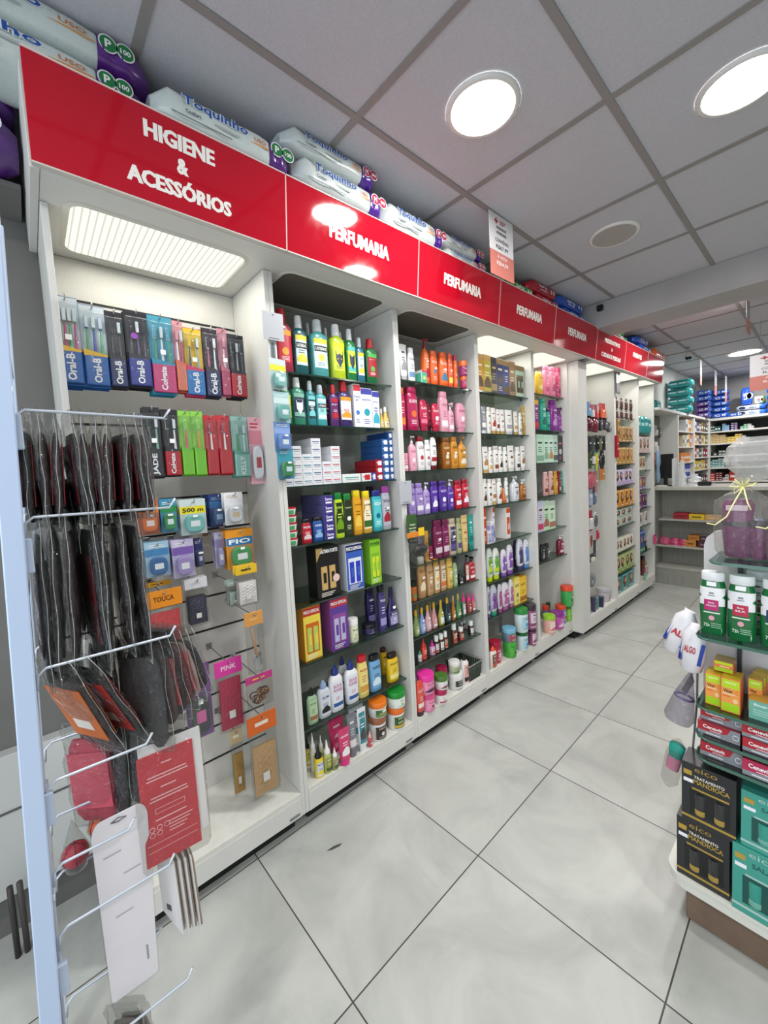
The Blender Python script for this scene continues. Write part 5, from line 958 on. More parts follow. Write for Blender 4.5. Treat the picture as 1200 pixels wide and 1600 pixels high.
def sweets(x, z, w, d, h, c, c2, label, name='sweets_box', cat='box of sweets', group=None, text=''):
    r = thing(name, label, cat, (x, 5.36 + .06 + d / 2, z), -math.pi / 2, group); k = MB(); k.box(-d / 2, d / 2, -w / 2, w / 2, 0, h, mat(c, .35, 0, .3), .002); k.box(-d / 2 + .004, d / 2 - .004, -w / 2 + .004, w / 2 - .004, h, h + .001, mat(c2, .6)); k.obj('carton', r); k = MB(); s = lambda a, b: d / 2
    if text: put_text(k, text, s, 0, h * .55, w * .6, h * .3, mat('f0e8d8', .4), .0006)
    else: patch(k, s, -w * .3, w * .3, h * .35, h * .6, mat(c2, .4), .0006, 1, 1)
    k.obj('printed_label', r)
sweets(.255, .765, .14, .12, .07, 'a01c28', '6a2020', 'red sweets box on the upper counter shelf, leftmost'); sweets(.40, .765, .14, .12, .062, 'd8b820', '7a5a10', 'yellow sweets box on the upper counter shelf, middle'); sweets(.545, .765, .14, .12, .05, 'c89c60', 'e0c090', 'tan sweets box on the upper counter shelf, right')
def bagpile(x, z, w, h, c, label):
    r = thing('candy_bag', label, 'bag of candy', (x, 5.47, z)); k = MB(); rn_ = random.Random(int(x * 997)); R = []
    for i in range(8): t = i / 7; R.append((h * t, .05 * (1 - .5 * t) * (.85 + .3 * rn_.random()), w / 2 * (.9 + .2 * rn_.random()) * (1 - .3 * t * t), 2.4))
    k.loft(R, mat(c, .2, 0, .7), 11, T=Matrix.Rotation(-math.pi / 2, 4, 'Z'), smooth=False); k.obj('wrapper', r)
bagpile(.09, .455, .12, .085, 'c05078', 'crinkled pink candy bag on the lower counter shelf, leftmost'); bagpile(.19, .455, .10, .08, 'c84a74', 'crinkled pink candy bag on the lower counter shelf, middle'); bagpile(.275, .455, .09, .075, 'd04a78', 'crinkled pink candy bag beside the orange boxes')
sweets(.345, .455, .10, .14, .075, 'c88438', '7a4a14', 'orange sweets box on the lower counter shelf, in front'); sweets(.375, .532, .10, .1, .055, 'b8742c', '8a5418', 'orange sweets box stacked on another one'); sweets(.475, .455, .13, .14, .07, '48202c', '8c6a70', 'dark maroon chocolate box, in front on the lower shelf'); sweets(.47, .527, .09, .1, .06, '3a1c24', '907880', 'dark maroon chocolate box, stacked'); sweets(.60, .455, .10, .12, .06, '7a2430', 'a85058', 'wine red chocolate box on the lower counter shelf')
# things on the counter
r = thing('computer_monitor', 'black computer monitor seen from behind on the counter', 'monitor', (.065, 5.62, 1.135)); k = MB(); k.box(-.075, .075, -.012, .012, .09, .38, mat('0b0c10', .35), .004); k.obj('screen_housing', r); k = MB(); k.box(-.02, .02, -.02, .0, .01, .12, mat('1a1a1c', .4)); k.box(-.06, .06, -.06, .06, 0, .01, mat('1a1a1c', .4), .002); k.obj('stand', r)
r = thing('paper_sheet_stand', 'upright white edge board beside the monitor', 'board', (.155, 5.60, 1.135)); k = MB(); k.box(-.012, .012, -.06, .06, 0, .32, mat('d0d4d4', .4), .003); k.obj('board', r)
r = thing('paper_stack', 'low stack of white papers at the left end of the counter', 'papers', (.06, 5.43, 1.135))
for j in range(3): k = MB(); k.box(-.06 + .01 * j, .07 - .012 * j, -.03, .04, .006 * j, .006 * j + .0055, mat('dcdcd8', .6), .001); k.obj('sheet', r)
def crumple(x, y, z, w, h, c, label, nm='plastic_bag', cat='plastic bag'):
    r = thing(nm, label, cat, (x, y, z)); k = MB(); rn_ = random.Random(int(x * 1000)); R = []
    for i in range(7): t = i / 6; R.append((h * t, w * .4 * (1 - .6 * t) * (.8 + .4 * rn_.random()), w / 2 * (1 - .7 * t) * (.8 + .4 * rn_.random()), 2, w * .1 * rn_.random(), 0))
    k.loft(R, mat(c, .35), 9, smooth=False); k.obj('film', r)
crumple(.22, 5.62, 1.135, .12, .30, 'd4d6d8', 'tall crumpled white bag beside the monitor'); crumple(.33, 5.66, 1.135, .20, .13, 'dcdee0', 'low crumpled white bag on the counter')
r = thing('card_terminal', 'small black terminal lying on the counter behind the white bag', 'card terminal', (.44, 5.60, 1.135)); k = MB(); k.box(-.06, .06, -.03, .03, 0, .045, mat('141416', .35), .008); k.obj('body', r); k = MB(); k.box(-.03, .03, -.02, .02, .0451, .047, mat('3a444c', .2)); k.obj('screen', r)
# ---------------------------------------------------------------- medicine shelving behind the counter
def rack_unit(label, x0, x1, y0, y1, zs, ztop, axis, colour=WH):
    r = thing('medicine_shelving', label, 'shelving', (x0, y0, 0)); W_, D_ = x1 - x0, y1 - y0
    if axis == 'y':     # long side along x, open towards -y
        for a in (0, W_ - .03): k = MB(); k.box(a, a + .03, 0, D_, 0, ztop, colour, .001); k.obj('side_panel', r)
        k = MB(); k.box(.03, W_ - .03, D_ - .012, D_, 0, ztop, mat('3c3e38', .7)); k.obj('back_panel', r)
        for z in zs: k = MB(); k.box(.03, W_ - .03, 0, D_ - .012, z - .022, z, colour, .001); k.obj('shelf_board', r)
        k = MB(); k.box(0, W_, -.015, D_, ztop, ztop + .035, colour, .001); k.obj('top_board', r)
    else:
        for a in (0, D_ - .05): k = MB(); k.box(0, W_, a, a + .05, 0, ztop, colour, .001); k.obj('side_panel', r)
        k = MB(); k.box(0, .012, .05, D_ - .05, 0, ztop, mat('6c6e66', .7)); k.obj('back_panel', r)
        for z in zs: k = MB(); k.box(.012, W_, .05, D_ - .05, z - .016, z, colour, .001); k.obj('shelf_board', r)
        k = MB(); k.box(0, W_ + .01, -.0, D_, ztop, ztop + .03, colour, .001); k.obj('top_board', r)
    return r
rack_unit('medicine shelving along the left wall behind the counter', -.119, .10, 5.99, 6.86, (1.80, 1.60, 1.40, 1.20, .98), 2.0, 'x')
rack_unit('second medicine shelving section nearest the back wall corner', -.119, .09, 6.87, 7.87, (1.82, 1.64, 1.45, 1.27, 1.06), 2.0, 'x')
rack_unit('wide medicine shelving on the back wall', .06, .87, 7.90, 8.34, (1.83, 1.645, 1.455, 1.275, 1.065, .86), 1.995, 'y')
rack_unit('right neighbour of the back wall medicine shelving', .88, 1.9, 7.90, 8.34, (1.83, 1.645, 1.455, 1.275, 1.065, .86), 1.995, 'y')
k = MB(); k.box(-.119, .12, 5.14, 5.985, 2.0, 2.03, WH, .001); tag(k.obj('wall_board'), 'white board over the counter end carrying teal packs', 'board')
k = MB(); k.box(-.119, -.09, 5.2, 5.98, 1.14, 1.99, mat('7a8078', .6)); k.box(-.119, -.085, 5.2, 5.98, 1.55, 1.57, mat('a0a49c', .5)); tag(k.obj('wall_pegboard'), 'grey green board on the wall behind the counter end', 'board')
for i, (y, z, w, c, lb) in enumerate(((5.40, 1.70, .12, 'a8503c', 'rust red pack'), (5.55, 1.72, .12, 'b86050', 'brick red pack'), (5.70, 1.86, .12, 'c0c0bc', 'white crinkled pack'), (5.84, 1.84, .10, '4c5048', 'dark olive pack'), (5.72, 1.66, .12, 'd8d8d8', 'white dangling pack'), (5.50, 1.52, .14, 'c8c4bc', 'cream pack'), (5.66, 1.50, .1, 'a85a40', 'terracotta pack'), (5.80, 1.48, .1, '2a2a2e', 'black pack'), (5.42, 1.90, .10, '5a6458', 'grey green pack'))):
    card_pack(-.06, y, z, w, .12, c, c, lb + ' hanging on the wall board behind the counter end')
def med(x, y, z, w, d, h, c, label, rz, grp): 
    r = thing('medicine_box', label, 'medicine box', (x, y, z), rz, grp); k = MB(); k.box(-d / 2, d / 2, -w / 2 + .0006, w / 2 - .0006, 0, h - .0008, mat(c, .4), .0008); k.obj('carton', r); k = MB(); s = lambda a, b: d / 2
    v = sum(lin(c)[:3]); patch(k, s, -w * .35, w * .35, h * .35, h * .62, mat('e8e8e4' if v < 1.2 else '6a6c78', .5), .0006, 1, 1); k.obj('printed_label', r)
SH = {1.83: 'top shelf', 1.645: 'second shelf', 1.455: 'third shelf', 1.275: 'fourth shelf', 1.065: 'fifth shelf'}
for x0, x1, z, h, nx_, nz_, c, lb in FAR:
    for j in range(nz_):
        for i in range(nx_):
            w = (x1 - x0) / nx_; col = O[i] + ' from left' if nx_ > 1 else ''; lay = ['bottom', 'second', 'third', 'fourth', 'fifth', 'sixth'][j] + ' layer' if nz_ > 1 else ''
            t_ = ', '.join(q for q in (lb + ' box', col, lay, SH[z] + ' of the back wall shelving') if q)
            med(x0 + w * (i + .5), 7.93 + .06, z + h / nz_ * j, w, .12, h / nz_, c, t_, -math.pi / 2, lb + ' boxes on the back wall shelving')
for x0, x1, z, h, n, c, lb in ((.97, 1.1, 1.83, .1, 2, '5a5a60', 'grey'), (1.12, 1.25, 1.83, .08, 2, '7a7a84', 'pale grey')):
    for i in range(n): w = (x1 - x0) / n; med(x0 + w * (i + .5), 7.99, z, w, .12, h, c, '%s box, %s from left, top shelf of the right neighbour shelving' % (lb, O[i]), -math.pi / 2, lb + ' boxes far right')
# goods on the left wall medicine shelving (facing the aisle)
for y0, n, z, h, cs, lb in ((6.46, 3, 1.80, .16, ['c8ccd0', 'd0a860', 'b8703c'], 'white and tan'), (6.30, 3, 1.60, .15, ['c8b89c', 'a8a8ac', 'd8d4c0'], 'cream and grey'), (6.56, 2, 1.60, .17, ['d8c890', 'd86c4c'], 'yellow and coral'), (6.22, 5, 1.40, .12, ['d8843c', 'd07c34'], 'orange'), (6.22, 5, 1.20, .17, ['28449c', '2c48a4'], 'royal blue')):
    for i in range(n): med(.03, y0 + .09 * i + .045, z, .085, .11, h, cs[i % len(cs)], '%s box, %s from left, on the left wall shelving behind the counter' % (lb, O[i]), 0, lb + ' boxes on the left wall shelving')
for z, lst in ((1.82, ['c4ccc8', '5a4a7a', 'a898a8', '8a7430', '706050', '5a5448']), (1.64, ['d8a040', 'c8c0b4', '5a3a80', 'c8b878', 'd0b060', '5a7a50']), (1.45, ['b8382c', 'd0ccc8', '3c3850', '9c9c80', '8c2440', '80203c']), (1.27, ['d0b820', 'c8b428', 'c8c4b8', 'c8a820', 'd0a428', '6a2838']), (1.06, ['5a8078', '403850', '4c3c68', '34404c', '7a2c48', '3c3040'])):
    for i, c in enumerate(lst): med(.03, 6.96 + .14 * i + .05, z, .12, .10, .135 - .02 * ((i * 7) % 3) / 2, c, 'box with %s tone, %s from left, %s shelf of the corner shelving' % (['pale', 'strong', 'muted', 'warm', 'dark', 'deep'][i], O[i], {1.82: 'top', 1.64: 'second', 1.45: 'third', 1.27: 'fourth', 1.06: 'lowest'}[z]), 0, 'boxes on the corner shelving')
# packs on top of the far shelving
hp = -math.pi / 2
for j in range(4): pack(-.11 + .01 * (j % 2), 6.35, 6.35 + .27, 2.032 + .112 * j, 2.14 + .112 * j, 'T', 'teal pack, %s of the stack on the left wall shelving' % ['lowest', 'second lowest', 'third', 'topmost'][j], .16, 0, hp)
pack(-.06, 5.75, 5.95, 2.032, 2.19, 'T', 'teal pack standing in front of the teal stack', .09); pack(-.0, 5.30, 5.42, 2.032, 2.16, 'R', 'small red pack on the board beside the last header sign', .08)
for j in range(5): pack(-.02, 7.50, 7.67, 2.033 + .082 * j, 2.113 + .082 * j, 'V' if j < 3 else 'B', 'violet and blue pack, %s of the stack behind the teal one' % O[j], .16, 0, hp)
for j in range(5): pack(.075, 7.95, 8.17, 2.033 + .088 * j, 2.118 + .088 * j, 'B', 'blue pack, %s from below in the tall stack on the back shelving' % O[j], .2, 0, hp)
pack(.27, 7.95, 8.16, 2.033, 2.09, 'B', 'flat light blue pack between the two blue stacks', .2, 0, hp)
for j in range(2): pack(.385, 7.95, 8.28, 2.033 + .075 * j, 2.105 + .075 * j, 'S', 'white and blue pack, %s of two on the back shelving' % ['lower', 'upper'][j], .2, 0, hp)
pack(.43, 8.0, 8.13, 2.186, 2.45, 'B', 'blue pack standing upright on the white and blue packs', .14, 0, hp); pack(.58, 8.0, 8.12, 2.186, 2.30, 'W', 'dim greenish pack beside the upright blue one', .14, 0, hp)
for j in range(4): pack(.72, 7.95, 8.4 - .05, 2.033 + .092 * j, 2.122 + .092 * j, 'B', 'wide blue pack, %s from below under the offer board' % O[j], .2, 0, hp)
# ---------------------------------------------------------------- centre gondola at the right
g = thing('gondola_display', 'centre gondola end with glass shelves, white tray and brown plinth at the right edge', 'gondola', (1.14, 1.30, 0)); TR = mat('dcdcd2', .35, 0, .3)
k = MB(); k.box(.02, 1.1, .07, 2.6, 0, .135, noise_mat('brown_plinth', '75604f', '7e6857', 20, .6), .004); k.obj('plinth', g)
def round_board(mb, x0, x1, y0, y1, z0, z1, r_, m, T=None):
    P = []
    for cx, cy, a0 in ((x0 + r_, y0 + r_, 180), (x1 - r_, y0 + r_, 270), (x1 - .01, y1 - .01, 0), (x0 + .01, y1 - .01, 90)):
        rr_ = r_ if cy < y0 + r_ + .001 else .01
        P += [(cx + rr_ * math.cos(math.radians(a0 + 90 * i / 6)), cy + rr_ * math.sin(math.radians(a0 + 90 * i / 6))) for i in range(7)]
    n = len(P); vs = [(a, b, z0) for a, b in P] + [(a, b, z1) for a, b in P]
    mb.add(vs, [list(range(n))[::-1], list(range(n, 2 * n))] + [(i, (i + 1) % n, n + (i + 1) % n, n + i) for i in range(n)], m)
k = MB(); round_board(k, -.022, 1.14, .025, 2.7, .136, .168, .05, TR); round_board(k, -.026, 1.144, .021, 2.704, .168, .176, .052, TR); k.obj('tray', g)
k = MB(); P = [(.045 + .0, .17)]; pts = [(.045, .176), (1.05, .176), (1.05, 1.25)] + [(.045 + .05 - .05 * math.sin(math.radians(a)), 1.20 + .05 * math.cos(math.radians(a))) for a in (0, 30, 60, 90)]
n = len(pts); vs = [(a, .17, b) for a, b in pts] + [(a, .188, b) for a, b in pts]; k.add(vs, [list(range(n)), list(range(n, 2 * n))[::-1]] + [(i, n + i, n + (i + 1) % n, (i + 1) % n) for i in range(n)], mat('dbd8d8', .4)); k.obj('back_panel', g)
GG = clear('gondola_glass', 'a8c0b8', .12, .03); GE = mat('3c6656', .1, 0, .5)
for x0, z in ((.085, 1.186), (.055, .965), (.055, .757), (.055, .668), (.055, .602)):
    k = MB(); round_board(k, x0, 1.02, 0, .168, z - .008, z, .03, GG); o = k.obj('glass_shelf', g); k = MB(); k.box(x0 + .03, .99, -.0015, -.0001, z - .0085, z + .0003, GE); k.tube([(x0, .06, z - .004), (x0, .03, z - .004), (x0 + .009, .009, z - .004), (x0 + .03, -.0003, z - .004)], .004, GE, 6); k.obj('polished_edge', o)
k = MB(); k.box(.128, .138, .155, .169, .176, 1.2, mat('4c5458', .4, .5)); k.obj('shelf_upright', g)
GY = -math.pi / 2
def gthing(name, label, cat, x, y, z, grp=None, rz=GY): return thing(name, label, cat, (x, y, z), rz, grp)
for i, (x, y, c, lb) in enumerate(((1.228, 1.352, 'b8246c', 'green deodorant bottle with magenta label patch, leftmost'), (1.292, 1.345, 'b82848', 'green deodorant bottle with crimson label patch, middle of the front'), (1.318, 1.425, 'b82848', 'green deodorant bottle behind the crimson labelled one'), (1.360, 1.340, '2a3068', 'green deodorant bottle with navy label patch, cut by the photo edge'))):
    r = gthing('deodorant_bottle', lb, 'bottle', x, y, .965); w, d, h = .062, .040, .182; G = mat('0f6b36', .18, 0, .5, key='g')
    k = MB(); R = [(0, d * .38, w * .40, 2.8), (h * .03, d * .48, w * .48, 2.8), (h * .62, d * .5, w * .5, 2.8), (h * .8, d * .44, w * .44, 2.6), (h * .87, d * .40, w * .38, 2.3)]; k.loft(R, G, 64); k.obj('body', r)
    k = MB(); k.loft([(h * .865, d * .44, w * .42, 2.2), (h * .88, d * .46, w * .44, 2.2), (h * .985, d * .46, w * .43, 2.2), (h, d * .42, w * .40, 2.2)], mat('e8e9ea', .35, 0, .3), 28); k.obj('cap', r)
    k = MB(); s = surf_of(R); patch(k, s, -w * .46, w * .46, h * .48, h * .76, mat('e8e8ea', .4), .0006, 20, 3); patch(k, s, -w * .28, w * .25, h * .40, h * .57, mat(c, .4), .0010, 10, 2)
    put_text(k, 'Rosa' if i != 3 else 'Men', s, -.001, h * .525, w * .22, h * .03, mat('f4e8ee', .4), .0014); put_text(k, 'MOSQUETA' if i == 0 else 'SILK', s, -.001, h * .475, w * .36, h * .03, mat('f4e8ee', .4), .0014)
    patch(k, s, -w * .1, w * .08, h * .66, h * .69, mat('8a8a94', .4), .0007, 4, 1); patch(k, s, -w * .14, w * .12, h * .63, h * .645, mat('8a8a94', .4), .0007, 4, 1)
    put_text(k, '72h', s, -w * .18, h * .16, w * .22, h * .05, mat('d8ecd8', .4), .0007); 
    for q in range(3): patch(k, s, -w * .02, w * .34, h * (.13 + .03 * q), h * (.14 + .03 * q), mat('a8d0b0', .4), .0007, 5, 1)
    patch(k, s, -w * .3, w * .3, h * .355, h * .375, mat('d8ecd8', .4), .0007, 6, 1)
    vs = [(s(w * .09 * math.cos(a), h * .28) + .0008, w * .11 * math.cos(a), h * .28 + h * .04 * math.sin(a)) for a in [6.283 * j / 12 for j in range(12)]]; k.add(vs, [list(range(12))], mat('e0a0b0', .4)); k.obj('printed_label', r)
    sticker(s, -w * .02, h * .82, r, .011)
# vitamin boxes on the middle shelf
def gbox(name, label, cat, x, y, z, w, d, h, c, paint, rz=GY, grp=None):
    r = gthing(name, label, cat, x, y, z, grp, rz); k = MB(); k.box(-d / 2, d / 2, -w / 2, w / 2, 0, h, mat(c, .35, 0, .3), .0008); k.obj('carton', r); k = MB(); paint(k, lambda a, b: d / 2, w, h, d); k.obj('printed_label', r); return r
def vit(k, s, w, h, d):
    patch(k, s, -w * .46, w * .46, h * .72, h * .97, mat('b8d420', .35), .0003, 1, 1); patch(k, s, -w * .46, w * .46, h * .03, h * .27, mat('a8d018', .35), .0003, 1, 1); patch(k, s, -w * .46, w * .46, h * .27, h * .72, mat('ec9a48', .35), .0002, 1, 1)
    put_text(k, 'Viter', s, -w * .12, h * .635, w * .52, h * .10, mat('1e2420', .4), .0007, .02); put_text(k, 'C', s, w * .33, h * .635, w * .16, h * .11, mat('e87020', .4), .0007, .02)
    patch(k, s, -w * .4, w * .25, h * .53, h * .555, mat('f4e0c8', .4), .0005, 1, 1); patch(k, s, -w * .4, 0, h * .46, h * .48, mat('d84020', .4), .0005, 1, 1); patch(k, s, -w * .3, w * .3, h * .86, h * .89, mat('e8f0b0', .4), .0005, 1, 1)
    N = 12; k.add([(d / 2 + .0006, w * .25 + w * .14 * math.cos(6.283 * i / N), h * .37 + h * .07 * math.sin(6.283 * i / N)) for i in range(N)], [list(range(N))], mat('f4c890', .4))
    k.box(-d / 2 + .001, d / 2 - .001, -w / 2 + .001, w / 2 - .001, h, h + .0004, mat('c8a820', .4))
gbox('vitamin_box', 'orange and lime Vitamin C carton, left of the front pair', 'vitamin box', 1.232, 1.358, .757, .036, .05, .094, 'e8783a', vit)
gbox('vitamin_box', 'orange and lime Vitamin C carton, right of the front pair', 'vitamin box', 1.272, 1.352, .757, .042, .06, .098, 'e8783a', vit)
gbox('vitamin_box', 'small Vitamin C carton lying tilted on top of the others', 'vitamin box', 1.252, 1.375, .857, .044, .05, .030, 'e8783a', lambda k, s, w, h, d: (patch(k, s, -w * .46, w * .46, h * .05, h * .4, mat('a8d018', .35), .0003, 1, 1), patch(k, s, -w * .46, w * .46, h * .72, h * .98, mat('c8d820', .35), .0003, 1, 1), patch(k, s, -w * .2, w * .3, h * .5, h * .6, mat('f0e0a0', .35), .0005, 1, 1), k.box(-d / 2, d / 2, -w / 2, w / 2, h, h + .0005, mat('b89860', .5))))
for i in range(3): gbox('vitamin_box', 'orange Vitamin C carton queued behind the front pair, %s from the front' % O[i], 'vitamin box', 1.318 + .004 * i, 1.385 + .03 * i, .757, .03, .028, .094, 'd87844', vit)
def energ(k, s, w, h, d):
    patch(k, s, -w * .5, w * .5, h * .0, h * .98, mat('6fae9e', .35), .0003, 1, 1); put_text(k, 'Energrip', s, -w * .08, h * .78, w * .6, h * .16, mat('eef4f0', .4), .0007, .03)
    for q in range(3): patch(k, s, -w * .4, w * .1, h * (.25 + .12 * q), h * (.3 + .12 * q), mat('a8d4c8', .4), .0006, 1, 1)
    k.box(-d / 2, d / 2, -w / 2, w / 2, h, h + .0005, mat('d0983c', .5))
gbox('supplement_box', 'teal supplement carton with orange top, at the right photo edge', 'supplement box', 1.352, 1.355, .757, .084, .05, .052, '6fae9e', energ)
def cen(pink=0):
    def f(k, s, w, h, d):
        RD = mat('b82050' if pink else 'b01c2c', .3); GR = mat('8d8e94', .4); patch(k, s, -w * .5, w * .5, 0, h, GR, .0002, 1, 1)
        N = 12; P = [(-w * .5, h * .30), (-w * .2, h * .32)] + [(-w * .2 + w * .48 * t, h * (.32 + .3 * t * t)) for t in (.3, .6, .85)] + [(w * .29, h), (-w * .5, h)]
        k.add([(d / 2 + .0005, a, b) for a, b in P], [list(range(len(P)))], RD); put_text(k, 'Cenevit', s, -w * .14, h * .68, w * .46, h * .28, mat('f4f0f0', .4), .001, .03)
        patch(k, s, -w * .2, w * .05, h * .40, h * .45, mat('f0e0e0', .4), .001, 1, 1); patch(k, s, -w * .3, w * .05, h * .12, h * .2, mat('e8e8ea', .4), .0008, 1, 1)
        for a, b, c_, e in ((.33, .47, .3, .36), (.33, .47, .64, .70), (.33, .345, .3, .7), (.455, .47, .3, .7)): patch(k, s, w * a, w * b, h * c_, h * e, mat('e8e8ea', .4), .0008, 1, 1)
        k.box(-d / 2, d / 2, -w / 2, w / 2, h, h + .0005, mat('98303c', .4))
    return f
for i, (x, y, z, h, lb, p) in enumerate(((1.246, 1.35, .669, .036, 'red and grey supplement carton, lower of the left pair on the fourth shelf', 0), (1.250, 1.362, .7062, .036, 'red and grey supplement carton, upper of the left pair under the vitamin shelf', 0), (1.347, 1.34, .669, .036, 'red and grey supplement carton, lower of the right pair', 0), (1.345, 1.345, .7062, .036, 'red and grey supplement carton, upper of the right pair', 0), (1.252, 1.352, .603, .040, 'red and grey supplement carton alone at the left of the lowest glass shelf', 0), (1.348, 1.335, .603, .045, 'pinkish red supplement carton at the right of the lowest glass shelf', 1))):
    gbox('supplement_carton', lb, 'supplement box', x, y, z, .095, .055, h, '9a3440', cen(p))
# eico gift boxes
def eico(base, win, gold, txt):
    def f(k, s, w, h, d):
        G = mat(gold, .3, .4); T_ = mat('e8e0d0', .4)
        patch(k, s, -w * .5, w * .5, h * .08, h * .12, G, .0004, 1, 1); patch(k, s, -w * .3, w * .38, h * .585, h * .615, G, .0004, 1, 1)
        patch(k, s, -w * .34, w * .40, h * .16, h * .58, mat('0c0c10' if base == '17171b' else '0e4e48', .2), .0003, 1, 1)
        put_text(k, 'eico', s, -.005, h * .93, w * .42, h * .08, G, .0007, .0); patch(k, s, -w * .46, -w * .3, h * .80, h * .88, mat('b89838', .4), .0005, 1, 1)
        if base == '17171b': put_text(k, 'TRATAMENTO', s, w * .02, h * .80, w * .56, h * .05, T_, .0007); put_text(k, 'MANDIOCA', s, w * .06, h * .725, w * .66, h * .075, G, .0007, .03)
        else: put_text(k, 'SALADA', s, w * .05, h * .78, w * .5, h * .07, mat('1c5a54', .4), .0007)
        patch(k, s, -w * .46, -w * .28, h * .68, h * .74, mat('f0f0f4', .5), .0008, 1, 1)
        for sg in (-1, 1):
            y0 = w * .03 + sg * w * .18; rr_ = w * .15
            k.loft([(h * .17, rr_ * .85, rr_ * .9, 2), (h * .19, rr_, rr_, 2), (h * .27, rr_, rr_, 2)], mat(gold if base == '17171b' else '7ac0b0', .3, .3), 16, T=Matrix.Translation((d / 2 - rr_ * .75, y0, 0))); k.loft([(h * .27, rr_ * .96, rr_ * .96, 2), (h * .5, rr_, rr_, 2), (h * .53, rr_ * .95, rr_ * .95, 2)], mat(win, .12, 0, .6), 16, T=Matrix.Translation((d / 2 - rr_ * .75, y0, 0)))
    return f
BLK = eico('17171b', '1a1a1e', 'b89a48', 1); TEA = eico('2f9c88', '1f9484', 'b8d8d0', 0)
gbox('hair_mask_gift_box', 'black and gold TRATAMENTO MANDIOCA gift box, lower of its stack', 'gift box', 1.208, 1.375, .177, .128, .085, .19, '17171b', BLK)
gbox('hair_mask_gift_box', 'black and gold TRATAMENTO MANDIOCA gift box, upper of its stack', 'gift box', 1.222, 1.37, .368, .128, .085, .188, '17171b', BLK)
gbox('hair_mask_gift_box', 'teal SALADA gift box, lower, at the right photo edge', 'gift box', 1.349, 1.365, .177, .14, .085, .20, '3a9c8c', TEA)
gbox('hair_mask_gift_box', 'teal gift box, upper, at the right photo edge', 'gift box', 1.366, 1.37, .378, .14, .085, .165, '3a9c8c', TEA)
# gift bags on the top shelf
def giftbag(x, y, label, w=.085, hb=.20, seed=1):
    r = gthing('gift_bag', label, 'gift bag', x, y, 1.187, None, GY + .0)
    MG = mat('70195a', .15, 0, .7); k = MB()
    k.loft([(.003, .020, .026, 2.4), (.01, .022, .030, 2.4), (.085, .027, .036, 2.4), (.09, .028, .037, 2.4)], MG, 24, T=Matrix.Translation((.004, -.012, 0))); k.loft([(.09, .028, .038, 2.4), (.104, .028, .038, 2.4)], mat('2c1a2c', .2, 0, .5), 24, T=Matrix.Translation((.004, -.012, 0))); k.loft([(.104, .026, .034, 2.4), (.15, .027, .036, 2.2), (.165, .022, .028, 2.2)], MG, 24, T=Matrix.Translation((.004, -.012, 0))); k.obj('cream_bottle', r)
    k = MB(); k.loft([(.003, .016, .018, 2), (.08, .022, .024, 2), (.09, .022, .024, 2)], MG, 20, T=Matrix.Translation((.012, .034, 0))); k.loft([(.09, .023, .025, 2), (.11, .022, .024, 2)], mat('3a2438', .2, 0, .5), 20, T=Matrix.Translation((.012, .034, 0))); k.obj('pink_jar', r)
    k = MB(); k.box(.031, .033, -.035, .012, .135, .150, mat('e0c8d8', .4), .001); k.obj('paper_tag', r)
    k = MB(); rn_ = random.Random(seed); R = []
    for z, ax, ay in ((0, .038, .055), (.02, .042, .062), (.08, .045, .066), (.13, .045, .068), (.16, .040, .062), (.185, .022, .030), (.2, .012, .014), (.212, .016, .022), (.235, .035, .06), (.27, .042, .078), (.31, .040, .072), (.335, .028, .05)):
        R.append((z, ax, ay, 2.3, .004 * (rn_.random() - .5), .006 * (rn_.random() - .5) + (.035 if z > .22 else 0)))
    k.loft(R[:8], clear('gift_bag_film', 'f2f2f0', .05, .12, 1.0, .06, 'e6e6e2'), 30, (1, 0)); k.obj('clear_film', r)
    k = MB(); Q = []
    for q_, (a_, b_) in enumerate(zip(R[7:], R[8:])):
        for t in (0, .5): Q.append(tuple(a_[i] + (b_[i] - a_[i]) * t + (.0035 * math.sin(q_ * 4 + t * 7 + seed) if i in (1, 2) and q_ else 0) for i in range(6)))
    Q.append(R[-1]); k.loft(Q, clear('gift_bag_poof', 'ececea', .09, .10, 1.2, .30, 'dededa'), 17, (0, 0), smooth=False); k.obj('gathered_film', r)
    k = MB(); Y2 = mat('ece8a8', .35)
    for a in (0, .9, 1.8, 2.7, 3.6, 4.5): k.tube([(.013, 0, .2), (.02 + .012 * math.cos(a), .022 * math.cos(a), .205 + .02 * math.sin(a)), (.018, .030 * math.cos(a + .4), .20 + .026 * math.sin(a + .4)), (.013, 0, .2)], .0022, Y2, 6)
    k.tube([(.014, 0, .2), (.045, -.015, .16), (.05, -.03, .12), (.048, -.055, .095), (.045, -.075, .098)], .0018, Y2, 6); k.tube([(.014, 0, .2), (.045, .012, .16), (.05, .02, .14)], .0018, Y2, 6); k.obj('ribbon_bow', r); return r
giftbag(1.288, 1.395, 'cellophane gift bag of magenta jars tied with a pale yellow ribbon, left one'); giftbag(1.395, 1.37, 'cellophane gift bag of magenta jars at the right photo edge', seed=5)
